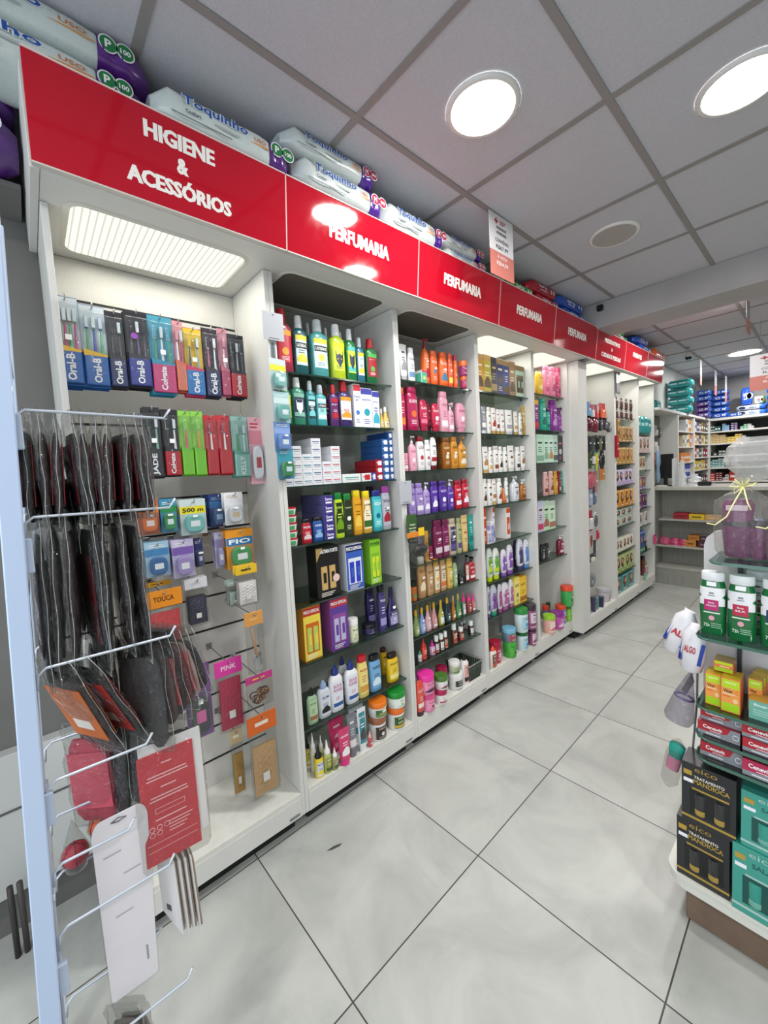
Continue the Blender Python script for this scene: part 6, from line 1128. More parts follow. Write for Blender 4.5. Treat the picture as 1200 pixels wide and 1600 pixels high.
# packs hanging at the left of the gondola
r = thing('hanging_wire', 'thin grey strap hanging down the left side of the gondola', 'strap', (1.178, 1.43, 0)); k = MB(); k.tube([(0, 0, .90), (-.002, 0, .7), (-.012, 0, .55), (-.018, 0, .48), (-.02, 0, .42)], [.003, .003, .003, .006, .008], mat('7c7c80', .5), 8); k.tube([(-.03, 0, .50), (.0, 0, .475)], .001, DARK, 5); k.tube([(-.035, 0, .49), (.004, 0, .498)], .001, DARK, 5); k.obj('strap', r)
def padpack(x, y, z, tilt, label, txt):
    r = thing('cotton_pad_pack', label, 'cotton pads', (x, y, z), (0, tilt, -.15)); k = MB(); k.loft([(-.155, .010, .012, 2), (-.145, .028, .022, 2.2), (-.10, .033, .026, 2.2), (-.03, .030, .024, 2.2), (-.006, .014, .010, 2), (.0, .016, .003, 3)], mat('e4e2e6', .25, 0, .5), 22); k.obj('wrapper', r)
    k = MB()
    for a0, a1, c in ((-.032, -.022, '1f3f9c'), (.020, .029, '1f3f9c'), (-.021, -.019, '8a2848')): k.add([(a0, -.0268 + .014 * (abs(a0) / .033) ** 2, -.12), (a1, -.0268 + .010 * (abs(a1) / .033) ** 2, -.12), (a1 + .006, -.0258 + .010 * (abs(a1) / .033) ** 2, -.05), (a0 + .006, -.0258 + .012 * (abs(a0) / .033) ** 2, -.05)], [(0, 1, 2, 3)], mat(c, .35))
    vs, fs, asp = glyphs(txt, .03); k.add([((a - .5) * .030, -.0272, -.075 + (b - .5) * .022) for a, b in vs], fs, mat('c02c3c', .4)); k.obj('printed_label', r)
padpack(1.165, 1.40, 1.005, .35, 'white and blue cotton pad pack hanging slanted, left one', 'AL'); padpack(1.185, 1.375, .975, .10, 'white and blue cotton pad pack hanging, right one beside the green bottles', 'ALGO')
r = thing('bagged_cup', 'clear bag with a purple rimmed cup hanging below the cotton pads', 'bagged cup', (1.165, 1.40, .80), (0, .2, 0)); k = MB(); k.loft([(-.165, .035, .028, 2.3), (-.15, .040, .030, 2.3), (-.08, .028, .022, 2.2), (-.03, .015, .008, 2), (.01, .004, .002, 2)], clear('cup_bag', 'dcdae0', .08, .1, .9, .12, 'b8b4c0'), 22); k.obj('clear_bag', r)
k = MB(); k.tube([(.024 * math.cos(a), .018 * math.sin(a), -.08) for a in [6.284 * i / 20 for i in range(21)]], .004, mat('6a4c98', .3), 8); k.obj('purple_rim', r); k = MB(); k.prism([(-.012, -.06), (.004, -.07), (.014, -.02), (.002, .01)], -.001, .001, mat('56565c', .5), Matrix.Rotation(-1.2, 4, 'Z')); k.obj('grey_card', r)
r = thing('bagged_sponge', 'clear bag with teal and pink sponge hanging lowest, beside the black gift boxes', 'bagged sponge', (1.135, 1.385, .56), (0, .18, 0)); k = MB(); k.loft([(-.04, .018, .012, 3), (0, .022, .014, 3), (.01, .01, .006, 3)], mat('1c9484', .5), 12); k.loft([(-.085, .018, .012, 2.4), (-.04, .020, .013, 2.4)], mat('d888a4', .5), 14); k.obj('sponge', r)
k = MB(); k.loft([(-.15, .010, .008, 2), (-.13, .024, .014, 2.3), (-.04, .027, .018, 2.3), (.01, .018, .008, 2.3), (.025, .004, .002, 2)], BAG(), 20); k.obj('clear_bag', r)

# ---------------------------------------------------------------- goods on the glass shelves, left to right
# kind, colours, printed word, look, y, x, width, depth, height, z
shelf_goods('second', 'top shelf', 1.907, [
('mouth', 'a0324a,b3121f,c21e35,f0f0f0,e8a020', 'PLAX', 'red mouthwash bottle with red cap', 0.7399, -0.0702, 0.0811, 0.0503, 0.2576, 1.907),
('mouth', '1f5a5f,c9ced0,cfe3e6,1d2a30,e8d23a', 'LISTERINE', 'deep teal mouthwash bottle with clear cap', 0.8158, -0.0667, 0.07, 0.0434, 0.2445, 1.907),
('mouth', '4f9ea0,c0c8ca,d4eef0,1d2a30,e8d23a', 'LISTERINE', 'pale teal mouthwash bottle with pale cap', 0.9115, -0.0721, 0.0903, 0.0542, 0.2483, 1.907),
('mouth', 'b7cf2e,dfe4e4,cfe03a,23304a,f0e020', 'CONTROL', 'lime mouthwash bottle with ridged white cap', 1.0077, -0.0705, 0.0812, 0.0509, 0.2475, 1.907),
('mouth', '1f7a3c,d5dada,cfe03a,1c2a44,54c0b0', 'CONTROL', 'green mouthwash bottle with navy shield label', 1.0785, -0.0637, 0.0578, 0.0375, 0.2386, 1.907),
('mouth', '2f6f88,b8c0c6,cfe0ea,1d2a50,e8d23a', 'ZERO', 'blue mouthwash bottle squeezed beside the green ones', 1.1314, -0.0597, 0.0475, 0.0295, 0.209, 1.907),
('mouth', '1f6b3a,b8141c,a51c2a,f0f0f0,4fae50', 'PLAX', 'dark green mouthwash bottle with red cap', 1.2016, -0.0674, 0.0746, 0.0448, 0.2168, 1.907),
('mouth', '27605c,aab2b4,b0c8c8,1d2a30,e8d23a', '', 'teal mouthwash bottle in the back row', 0.9103, -0.1462, 0.0375, 0.0225, 0.2587, 1.907),
('mouth', '3a7d74,c9ced0,b0c8c8,1d2a30,e8d23a', '', 'sea green mouthwash bottle in the back row', 1.0054, -0.1452, 0.0338, 0.0203, 0.2563, 1.907),
('mouth', '3f8d4c,c9ced0,b0c8c8,1d2a30,e8d23a', '', 'green mouthwash bottle in the back row', 1.0873, -0.1454, 0.0347, 0.0208, 0.2511, 1.907)])
shelf_goods('second', 'second shelf', 1.695, [
('mouth', '2e7a4e,ccd2d2,e8d23a,1d3a30,d8e040', '', 'green mouthwash bottle with clear ridged cap', 0.73, -0.0587, 0.0455, 0.0273, 0.1843, 1.695),
('mouth', '3c8a70,e3e6e6,2a3850,f0f0f0,8cc0b0', 'TARTAR', 'green mouthwash bottle with navy hourglass label', 0.7881, -0.0666, 0.0644, 0.0431, 0.1994, 1.695),
('mouth', '2f8488,b9c2c6,2c3a44,d0eaea,7fd0d4', 'LISTERINE', 'teal mouthwash bottle with dark label', 0.8475, -0.0599, 0.0445, 0.0298, 0.1911, 1.695),
('mouth', '49a5aa,b9c2c6,9fe0e0,1d2a30,d8f0f0', 'LISTERINE', 'light aqua mouthwash bottle with black band', 0.8987, -0.0618, 0.0562, 0.0337, 0.1793, 1.695),
('mouth', '57306e,c0202c,6b2a60,e8e0e8,c02030', 'PLAX', 'purple mouthwash bottle with red cap, half hidden', 0.9665, -0.06, 0.0478, 0.0301, 0.1875, 1.695),
('mouth', '3f3268,c0202c,e6dfe0,c02030,e0a030', 'PLAX', 'violet mouthwash bottle with red cap, frontmost', 1.0305, -0.0699, 0.0795, 0.0499, 0.2065, 1.695),
('mouth', '5a2448,b0202c,6b2a60,e8e0e8,c02030', '', 'short mouthwash bottle with red cap, back row', 0.9833, -0.1447, 0.0323, 0.0194, 0.1845, 1.695),
('box', 'e9ebee,c8202c,eef0f4,3a4a8a,4a7ac8', 'Perio gard', 'white gum care carton with red top stripe', 1.0931, -0.07, 0.0419, 0.05, 0.2012, 1.695),
('box', 'e9ebee,3a3f9e,eef0f4,3a4a9e,20a0b0', 'sensitive', 'white and navy carton with teal corner', 1.1482, -0.07, 0.0676, 0.05, 0.1872, 1.695),
('box', 'e2e6ec,3a3f9e,eef0f4,3a4a9e,40b0c8', 'sensitive', 'narrow white and blue carton', 1.2059, -0.07, 0.0435, 0.05, 0.1784, 1.695),
('oil', 'c9a94a,e9e9e6,e8e0b8,55602a,b09020', '', 'small amber oil bottle with white cap', 1.2453, -0.0551, 0.0237, 0.0202, 0.0979, 1.695),
('oil', 'd8bc5c,f0f0ee,e8e8d0,40602a,b09020', '', 'broader amber oil bottle with white cap', 1.2777, -0.0624, 0.0408, 0.0348, 0.1097, 1.695)])
shelf_goods('second', 'fourth shelf', 1.192, [
('shampoo', 'b01c30,16161a,c02438,f4f0f0,e0d0d0', 'PROTEX', 'red deodorant bottle with black cap', 0.7848, -0.0596, 0.0487, 0.0292, 0.1044, 1.192),
('shampoo', '1f4e92,15161c,2a5aa8,eaf0f8,90b8e0', 'NIVEA', 'blue deodorant bottle with black cap', 0.8405, -0.0605, 0.0517, 0.031, 0.1063, 1.192),
('shampoo', 'b9d827,187a34,26381c,d8ee60,70a020', 'BOZZANO', 'lime body wash bottle with green cap', 0.9559, -0.061, 0.0503, 0.032, 0.2058, 1.192),
('shampoo', '26301c,1f7a38,2c3820,d0e0b0,f0f0e0', 'PALMOLIVE', 'black and pale green body wash bottle', 1.0059, -0.0607, 0.0492, 0.0313, 0.1979, 1.192),
('shampoo', 'd89a1c,e6c81e,e0a428,8a4a10,f0c850', 'JOHNSON', 'amber baby shampoo bottle with yellow cap', 1.061, -0.0607, 0.0525, 0.0315, 0.209, 1.192),
('shampoo', 'cfa040,ead21e,f0e8c8,7a4a14,3a6a30', 'CAMOMILA', 'golden shampoo bottle with yellow cap', 1.1189, -0.0619, 0.0563, 0.0338, 0.2018, 1.192),
('shampoo', '33a9b4,28307c,5cc8cc,f0f8f8,1a6a8a', 'AQUA', 'turquoise body wash bottle with navy cap', 1.1835, -0.0631, 0.0604, 0.0363, 0.2004, 1.192),
('shampoo', 'a7a9b4,9a3f96,b4b6c0,40384a,a02838', 'SKALA', 'grey shampoo bottle with purple cap', 1.2444, -0.063, 0.06, 0.036, 0.2155, 1.192),
('shampoo', '1c5a2c,14602c,1f5a30,d8e8c0,d8e8c0', '', 'dark green bottle behind the purple cartons', 0.9609, -0.149, 0.0467, 0.028, 0.2069, 1.192),
('shampoo', '3a1a4a,301040,4a2a5a,e0d0e8,e0d0e8', '', 'dark purple bottle in the back row', 1.2224, -0.1511, 0.0536, 0.0322, 0.2176, 1.192)])
shelf_goods('second', 'fifth shelf', 0.934, [
('kit', '141414,141414,1c1a18,e0d4c0,caa76a', 'SEBASTIAN FORTE', 'black gift carton with gold corner and pink seal', 0.8745, -0.085, 0.1197, 0.08, 0.2309, 0.934),
('kit', 'e6e9f0,e6e9f0,3a5fb8,1a2a5a,2b3cc0', 'PRECO ESPECIAL', 'white and blue gift carton with two bottles shown', 1.0228, -0.075, 0.0997, 0.06, 0.2176, 0.934),
('kit', '79b82c,79b82c,98cc30,1d3a14,d8e030', 'POWER', 'lime green shampoo carton with yellow stripe', 1.1502, -0.075, 0.0664, 0.06, 0.2185, 0.934)])
shelf_goods('second', 'sixth shelf', 0.681, [
('kit', 'c98a1c,c9651c,e8d24c,c03028,b8cc60', 'PREÇO ESPECIAL', 'orange and yellow special offer gift carton', 0.7749, -0.0875, 0.0858, 0.085, 0.2358, 0.681),
('kit', '8e4a94,8e4a94,5a3a94,c03040,b8b8d8', 'PREÇO ESPECIAL', 'purple special offer gift carton', 0.9176, -0.0875, 0.0953, 0.085, 0.2379, 0.681),
('jar', 'dcdfc0,ecece8,e0e4c4,3a3a2a,c8cc9a', 'SKALA', 'tall cream jar with white lid', 1.0069, -0.0703, 0.0506, 0.0506, 0.1131, 0.681),
('shampoo', '2a2456,1c1838,332c66,d8d4e8,8a84c0', '', 'indigo tapered bottle in the back', 1.181, -0.1532, 0.0543, 0.0364, 0.2137, 0.681),
('shampoo', '3b3568,15131e,443c7a,e0e0ee,9a94c8', 'TRUSS', 'indigo bottle with vertical white lettering', 1.1825, -0.0626, 0.0471, 0.0352, 0.2366, 0.681),
('oil', '2c2558,201a40,9a96c0,f0f0f8,cfcbe8', 'BLOND', 'indigo teardrop bottle with pale label', 1.2584, -0.0709, 0.0741, 0.0519, 0.2036, 0.681),
('jar', '2c2850,15131c,38325e,d8d8e4,8a86a8', 'WASH', 'low indigo jar with black lid in front', 1.1189, -0.0932, 0.0692, 0.0692, 0.049, 0.681)])
shelf_goods('second', 'bottom glass shelf', 0.398, [
('nozzle', '9cc09a,141614,b8d0a8,5a7a4a,a06a4a', 'VITAY', 'pale green bottle with black flip nozzle', 0.7551, -0.0586, 0.0494, 0.0272, 0.1582, 0.398),
('nozzle', 'cfd4dc,8fa6c8,d8dce4,4a5a9a,101014', 'BOM', 'white lotion bottle with grey blue cap', 0.8185, -0.0647, 0.0642, 0.0394, 0.1645, 0.398),
('nozzle', 'eceef2,24367c,e8ecf4,c0308a,2a5a9a', 'SOUL POWER', 'white bottle with navy spout, left of its twin', 0.8861, -0.0663, 0.0694, 0.0426, 0.2094, 0.398),
('nozzle', 'e6e8ee,24367c,e8ecf4,c0308a,2a5a9a', '', 'white bottle with navy spout, behind its twins', 0.9839, -0.1492, 0.0516, 0.0284, 0.1894, 0.398),
('nozzle', 'eceef2,24367c,e8ecf4,c0308a,2a5a9a', 'SOUL POWER', 'white bottle with navy spout, right of its twin', 0.974, -0.0661, 0.0712, 0.0422, 0.2021, 0.398),
('shampoo', 'ecd67a,c8202c,eedc88,c84a30,d8a040', 'MAIZENA', 'pale yellow bottle with red cap', 1.0408, -0.0649, 0.0617, 0.0399, 0.2021, 0.398),
('shampoo', '6fa8d8,16181e,78b0dc,1a2430,d8ecf8', 'WAVE', 'light blue bottle with black cap', 1.1182, -0.0656, 0.0686, 0.0412, 0.1796, 0.398),
('shampoo', 'e0b020,4a2018,e8c030,6a3a10,fff0b0', '', 'yellow bottle with brown cap behind another', 1.252, -0.152, 0.0407, 0.034, 0.1432, 0.398),
('shampoo', 'e8bc20,221612,eecb38,7a7a18,f0e890', 'BABOSA', 'yellow bottle with dark cap and avocado print', 1.239, -0.0675, 0.0751, 0.045, 0.1445, 0.398),
('shampoo', 'e8c030,c02820,e89a40,c03820,fff0b0', '', 'slim yellow bottle with red cap', 1.2884, -0.1447, 0.0232, 0.0194, 0.0672, 0.398)])
shelf_goods('second', 'bottom deck', 0.17, [
('vial', 'ddd070,161616,e8d83a,2a4a90,f0f0e0', '', 'yellow nozzle vial with black tip at the back', 0.7503, -0.1229, 0.0269, 0.0269, 0.1344, 0.17),
('vial', 'd4d8c0,e8eae4,e0e4c8,8aa040,f0f0e0', '', 'clear nozzle vial with white tip', 0.7482, -0.0673, 0.0278, 0.0278, 0.1781, 0.17),
('vial', 'c8cc98,e8eae4,d0d8a0,70803a,f0f0e0', '', 'pale olive nozzle vial with white tip', 0.7928, -0.0736, 0.0244, 0.0244, 0.1425, 0.17),
('vial', 'b8bc72,eeeeea,98a040,e8e8c0,50602a', '', 'olive oil vial with white pointed tip', 0.7924, -0.0233, 0.0368, 0.0368, 0.1449, 0.17),
('vial', 'a8a878,eeeeea,989868,e8e8c0,50602a', '', 'brownish oil vial with white pointed tip', 0.8252, -0.0136, 0.029, 0.029, 0.0978, 0.17),
('vial', 'e8d020,16161a,dfe6f0,284a9a,f0dc20', 'MACELA', 'bright yellow vial with black tip, frontmost', 0.7516, -0.0299, 0.0411, 0.0411, 0.1406, 0.17),
('tube', 'c83468,e8e2e6,d0406e,f0d8e0,f0f0f0', '', 'pink tube leaning behind another pink tube', 0.8859, -0.085, 0.0832, 0.0374, 0.1775, 0.17),
('tube', '70747c,70747c,80848c,d8d8dc,e0e0e0', '', 'plain grey tube between pink and white ones', 0.9316, -0.0241, 0.0509, 0.0309, 0.2058, 0.17),
('tube', 'dfe4e6,dfe4e6,d0d8da,2a2a2c,3a8a9a', '', 'white tube with black crest at the back', 1.0096, -0.0915, 0.0887, 0.041, 0.1956, 0.17),
('tube', 'e6e9ea,e6e9ea,3c8c98,f0f4f4,4a4a4c', 'SILVER', 'white tube with teal upper label', 0.9875, -0.0186, 0.05, 0.0251, 0.2077, 0.17),
('tube', 'cf3a70,e8308a,d2406e,f6e6ee,f8f8f8', 'KERAFORM', 'pink tube with white wave, frontmost', 0.8753, -0.0077, 0.0612, 0.04, 0.1665, 0.17),
('vial', 'c85a64,e0b4b0,b83848,f0e0e0,f0e0e0', '', 'tiny red vial with pink tip', 1.0275, -0.0153, 0.0231, 0.0231, 0.0771, 0.17),
('jar', 'e8e8e4,9a6040,3a2c28,d8c8b0,e8e8e4', 'BABOSA', 'white jar with brown lid below an orange one', 1.0987, -0.0409, 0.0887, 0.0887, 0.1161, 0.17),
('jar', 'e8ebe6,e87820,3f6a34,e0e8c8,8a9a4a', 'BABOSA', 'white jar with orange lid on a brown lidded jar', 1.1057, -0.0409, 0.0939, 0.0939, 0.0745, 0.2861),
('jar', 'e8ebe6,e07028,34582c,f0f0c8,d8b040', 'BABOSA', 'white jar with orange lid below a green one', 1.2223, -0.0396, 0.0914, 0.0914, 0.112, 0.17),
('jar', 'e6eee4,1f8a34,e6eee4,2a6a2a,8ac030', 'BABOSA', 'white jar with bright green lid, topmost', 1.2277, -0.0396, 0.0984, 0.0984, 0.0812, 0.282)])
shelf_goods('third', 'top shelf', 1.946, [
('tube', 'e8e9ea,3a3a3e,e0e2e4,505058,9a9aa0', '', 'white tube with grey label at the left post', 1.37, -0.0542, 0.0405, 0.0185, 0.2059, 1.946),
('tube', 'e8e9ea,b8babc,e0e2e4,505058,9a9aa0', '', 'white tapering tube', 1.417, -0.0571, 0.0531, 0.0242, 0.1882, 1.946),
('shampoo', 'e6e7e9,dcdde0,dcdfe4,6a7080,6a90c0', 'SIAGE', 'white bottle with rounded cap', 1.4744, -0.0599, 0.0498, 0.0299, 0.178, 1.946),
('pump', 'e06a34,9c1c30,e4703a,f8e0d0,b01c40', 'PANTENE', 'orange bottle with maroon pump', 1.5936, -0.069, 0.0454, 0.048, 0.2483, 1.946),
('shampoo', 'e8622a,e0602c,ea6a34,f8d8c8,4a88a8', 'ELSEVE', 'orange bottle with blue drop mark', 1.6558, -0.062, 0.0568, 0.0341, 0.1905, 1.946),
('shampoo', 'ec6426,e65c24,f07030,fae0d0,4a88a8', 'ELSEVE', 'wide orange bottle with blue drop mark', 1.7371, -0.066, 0.07, 0.042, 0.1941, 1.946),
('shampoo', 'e2542c,dc4c28,e86a40,f8d8c8,e8e060', 'ELSEVE', 'coral orange bottle', 1.7953, -0.0574, 0.0412, 0.0247, 0.1958, 1.946),
('shampoo', 'e86028,b83450,ea6a30,f8d8c8,d8c0c8', 'ELSEVE', 'orange bottle beside the stacked jars', 1.8424, -0.058, 0.0312, 0.026, 0.1938, 1.946),
('jar', 'a03060,e0642c,a83468,f4e4ec,c83040', '', 'maroon jar with orange lid below another', 1.8764, -0.0244, 0.0365, 0.0365, 0.0695, 1.946),
('jar', '8c2a66,e4682c,94306c,f4e4ec,b02030', '', 'maroon jar with orange lid, topmost', 1.8754, -0.0244, 0.0487, 0.0487, 0.0862, 2.0155),
('box', 'e4e8e0,c03a4a,58c0a0,5a6a70,e8d860', '', 'flat white carton with green and yellow band', 1.5506, -0.06, 0.0403, 0.05, 0.0686, 1.946)])
shelf_goods('third', 'second shelf', 1.689, [
('shampoo', 'b01c48,c05a30,b82450,f4d8e0,f08030', 'ELSEVE', 'magenta bottle with orange print at the left post', 1.3892, -0.0575, 0.0417, 0.025, 0.2205, 1.689),
('shampoo', 'a81c4e,a01848,b02458,f4e0e8,e87038', 'ELSEVE', 'large magenta bottle with orange drop print', 1.4701, -0.0696, 0.0821, 0.0493, 0.2329, 1.689),
('inv', 'b82048,a81840,c02850,f4e0e8,e87898', 'ELSEVE', 'crimson bottle standing on its cap', 1.5537, -0.062, 0.0617, 0.0339, 0.1734, 1.689),
('inv', '9c1c3c,8c1838,a82444,f4e0e8,e87898', '', 'dark crimson bottle in the back', 1.6913, -0.1429, 0.0286, 0.0157, 0.1823, 1.689),
('inv', 'c02444,b01c3c,c82c50,f4e0e8,f0f0f0', 'ELSEVE', 'short crimson bottle with rounded top', 1.6515, -0.0617, 0.0606, 0.0333, 0.159, 1.689),
('shampoo', 'dd9cae,d893a6,e0a4b6,b04a78,f4e8ee', 'NIVEA', 'tall pale pink bottle', 1.7237, -0.0651, 0.067, 0.0402, 0.2302, 1.689),
('spray', 'dca0b4,e8c4d0,e0a8b8,b04a78,f4e8ee', '', 'pale pink spray bottle', 1.7844, -0.059, 0.0465, 0.0279, 0.1704, 1.689),
('inv', 'dc98ac,d48ca2,e0a0b4,a84a74,f4e8ee', 'ELSEVE', 'pale pink bottle standing on its cap', 1.8841, -0.0682, 0.0845, 0.0465, 0.179, 1.689)])
shelf_goods('third', 'third shelf', 1.478, [
('jar', 'e6a0b4,d890a8,e8a8bc,a8446c,f4e8ee', '', 'low pink jar', 1.3991, -0.0642, 0.0384, 0.0384, 0.0936, 1.478),
('pump', 'e8a4b8,e6ccd4,e8acc0,a84a70,f4e8ee', 'DOVE', 'pink bottle with white pump', 1.453, -0.0607, 0.0524, 0.0314, 0.1854, 1.478),
('shampoo', 'e8e6e6,8c1c2c,ece8e8,7a4a50,c03848', 'LOLA', 'white bottle with maroon cap', 1.5159, -0.0638, 0.0562, 0.0376, 0.1837, 1.478),
('shampoo', 'ecebea,e4e4e4,ecebea,6a4a50,b83a58', 'BELEZA', 'white bottle with red berry print', 1.5679, -0.0581, 0.039, 0.0262, 0.1647, 1.478),
('inv', 'eae8e8,6c1828,eceaea,4a3a3e,a82838', 'CAUBRA', 'white bottle on a maroon cap', 1.6184, -0.0591, 0.0513, 0.0282, 0.1815, 1.478),
('shampoo', '7a4418,6a3a14,824c1c,d8b080,c89040', '', 'dark brown bottle', 1.772, -0.1465, 0.0382, 0.0229, 0.1927, 1.478),
('shampoo', '94581c,7c4814,9c6020,f0dcb8,e8e0d0', 'ELSEVE', 'brown bottle with white price sticker', 1.7285, -0.0636, 0.0618, 0.0371, 0.1798, 1.478),
('shampoo', 'c8862a,b87820,cc8c30,5a3a10,e8e0d0', 'ELSEVE', 'golden bottle with dark lettering', 1.8017, -0.0635, 0.0616, 0.037, 0.186, 1.478),
('pump', 'd09038,c08028,d4983c,5a3a10,e8e0d0', 'ELSEVE', 'golden bottle with a pump', 1.8822, -0.0665, 0.0715, 0.0429, 0.1877, 1.478)])
shelf_goods('third', 'fourth shelf', 1.239, [
('shampoo', '9a84c4,9078b8,a08ac8,5a3a90,e8e0f4', 'ELSEVE', 'lilac bottle at the left post', 1.4278, -0.0614, 0.0545, 0.0327, 0.1716, 1.239),
('shampoo', 'a28cc8,967ec0,a894cc,5a3a90,f0f0f8', 'ELSEVE', 'lilac bottle with dark brush stroke', 1.4874, -0.0621, 0.0571, 0.0343, 0.1705, 1.239),
('pump', 'a890cc,d0c8e0,ac98d0,5a4a90,f0f0f8', 'ELSEVE', 'lilac pump bottle', 1.546, -0.0604, 0.0514, 0.0308, 0.1719, 1.239),
('shampoo', '55309c,4a288c,5a38a4,d8d0f0,f0f0f8', 'ELSEVE', 'violet bottle', 1.6086, -0.0612, 0.0539, 0.0324, 0.1723, 1.239),
('shampoo', '4c2a90,43247e,523298,d8d0f0,f0f0f8', 'ELSEVE', 'broad violet bottle', 1.6848, -0.0651, 0.067, 0.0402, 0.1717, 1.239),
('pump', '52349a,c8c4d4,5a3ca4,d8d0f0,f0f0f8', 'ELSEVE', 'violet pump bottle', 1.7519, -0.0617, 0.0557, 0.0334, 0.1772, 1.239),
('shampoo', 'c01c38,a81430,c82440,f8e0e4,f0f0f8', 'ELSEVE', 'red bottle with white lettering', 1.8209, -0.0621, 0.0571, 0.0343, 0.1668, 1.239),
('shampoo', 'b81a34,a0142c,c02440,f8e0e4,f0f0f8', 'ELSEVE', 'broad red bottle at the right', 1.8941, -0.0634, 0.0614, 0.0368, 0.1725, 1.239)])
shelf_goods('third', 'fifth shelf', 0.972, [
('inv', 'a89ac4,988ab8,b0a4cc,5a4a80,f0f0f8', '', 'lilac bottle at the left', 1.5674, -0.1444, 0.0341, 0.0188, 0.165, 0.972),
('jar', '7c2048,8c2850,84264e,e8c8d8,d8d8d8', 'KERATON', 'maroon jar below a golden jar', 1.5767, -0.0756, 0.0304, 0.0304, 0.074, 0.972),
('jar', 'c8922c,d09c34,b88424,5a3a10,e8d8a0', 'SKALA', 'golden jar on a maroon jar', 1.5425, -0.0741, 0.0298, 0.0298, 0.167, 0.972),
('shampoo', '701c48,6a1842,78244e,d8a8c0,d8c8d0', 'KERATON', 'maroon cylinder bottle, left of its twin', 1.626, -0.0659, 0.0677, 0.0418, 0.2184, 0.972),
('shampoo', '742050,6e1a48,7c2856,d8a8c0,d8c8d0', 'KERATON', 'maroon cylinder bottle, right of its twin', 1.6919, -0.0622, 0.0574, 0.0345, 0.2159, 0.972),
('shampoo', 'c8b4a0,b8a490,3f3a62,e8e0d8,5a5088', 'KERATON', 'beige bottle with dark violet panel', 1.7555, -0.0658, 0.0621, 0.0416, 0.2131, 0.972),
('shampoo', 'a8ac84,98a074,a8b48c,4a5a3a,5a5088', '', 'sage green bottle', 1.8128, -0.0586, 0.0406, 0.0272, 0.2101, 0.972),
('tube', 'd8b878,d8b878,dcc084,8a5a30,c05030', 'ARGAN', 'sand coloured tube', 1.8726, -0.0587, 0.061, 0.0275, 0.2206, 0.972),
('tube', '189084,107a70,20988c,d8f0ec,107068', '', 'teal tube standing on black cap', 1.9323, -0.0567, 0.0519, 0.0233, 0.2152, 0.972)])
shelf_goods('third', 'sixth shelf', 0.779, [
('jar', 'e0762c,1a1816,d87028,2a5a3a,60a070', '', 'orange jar with black lid', 1.4172, -0.0628, 0.0357, 0.0357, 0.1056, 0.779),
('shampoo', 'b08858,c4c4c0,b48c5c,7a3c28,e8d8b8', 'EICO', 'bronze bottle with silver domed cap', 1.48, -0.0627, 0.0589, 0.0354, 0.2246, 0.779),
('shampoo', 'b89468,a8875c,bc9870,7a3c28,e8d8b8', 'EICO', 'sand bottle with reddish square label', 1.5414, -0.0595, 0.0484, 0.029, 0.1964, 0.779),
('shampoo', 'c0985c,c09028,e8dcc0,3a2a20,e8a040', 'HASKELL', 'tan bottle with golden cap and black seal', 1.5977, -0.0593, 0.0476, 0.0286, 0.1945, 0.779),
('shampoo', 'b88c60,b8945c,d8c8b0,3a2a20,d87040', 'HASKELL', 'tan bottle with beige cap and black seal', 1.6525, -0.059, 0.0468, 0.0281, 0.186, 0.779),
('shampoo', 'cfa84c,cfa84c,d8b860,3a2a10,e8d8a0', 'HASKELL', 'yellow gold bottle', 1.7149, -0.0609, 0.0531, 0.0319, 0.1874, 0.779),
('spray', '90ac80,161616,98b488,f0f0e8,f0f0f0', '', 'sage spray bottle with black trigger', 1.762, -0.0557, 0.0355, 0.0213, 0.1806, 0.779),
('vial', '1c1c1e,141414,2a2a2e,e8e8e8,e8e8e8', '', 'small black bottle', 1.8167, -0.06, 0.03, 0.03, 0.0853, 0.779),
('spray', '58242c,161414,d0b8a0,f0f0e8,f0f0f0', '', 'dark red spray bottle', 1.8747, -0.0557, 0.0356, 0.0214, 0.1674, 0.779),
('spray', 'a81c2c,141414,b02434,f4e0e0,f0f0f0', 'REVLON', 'red spray bottle with black pump', 1.9298, -0.0631, 0.0603, 0.0362, 0.146, 0.779)])
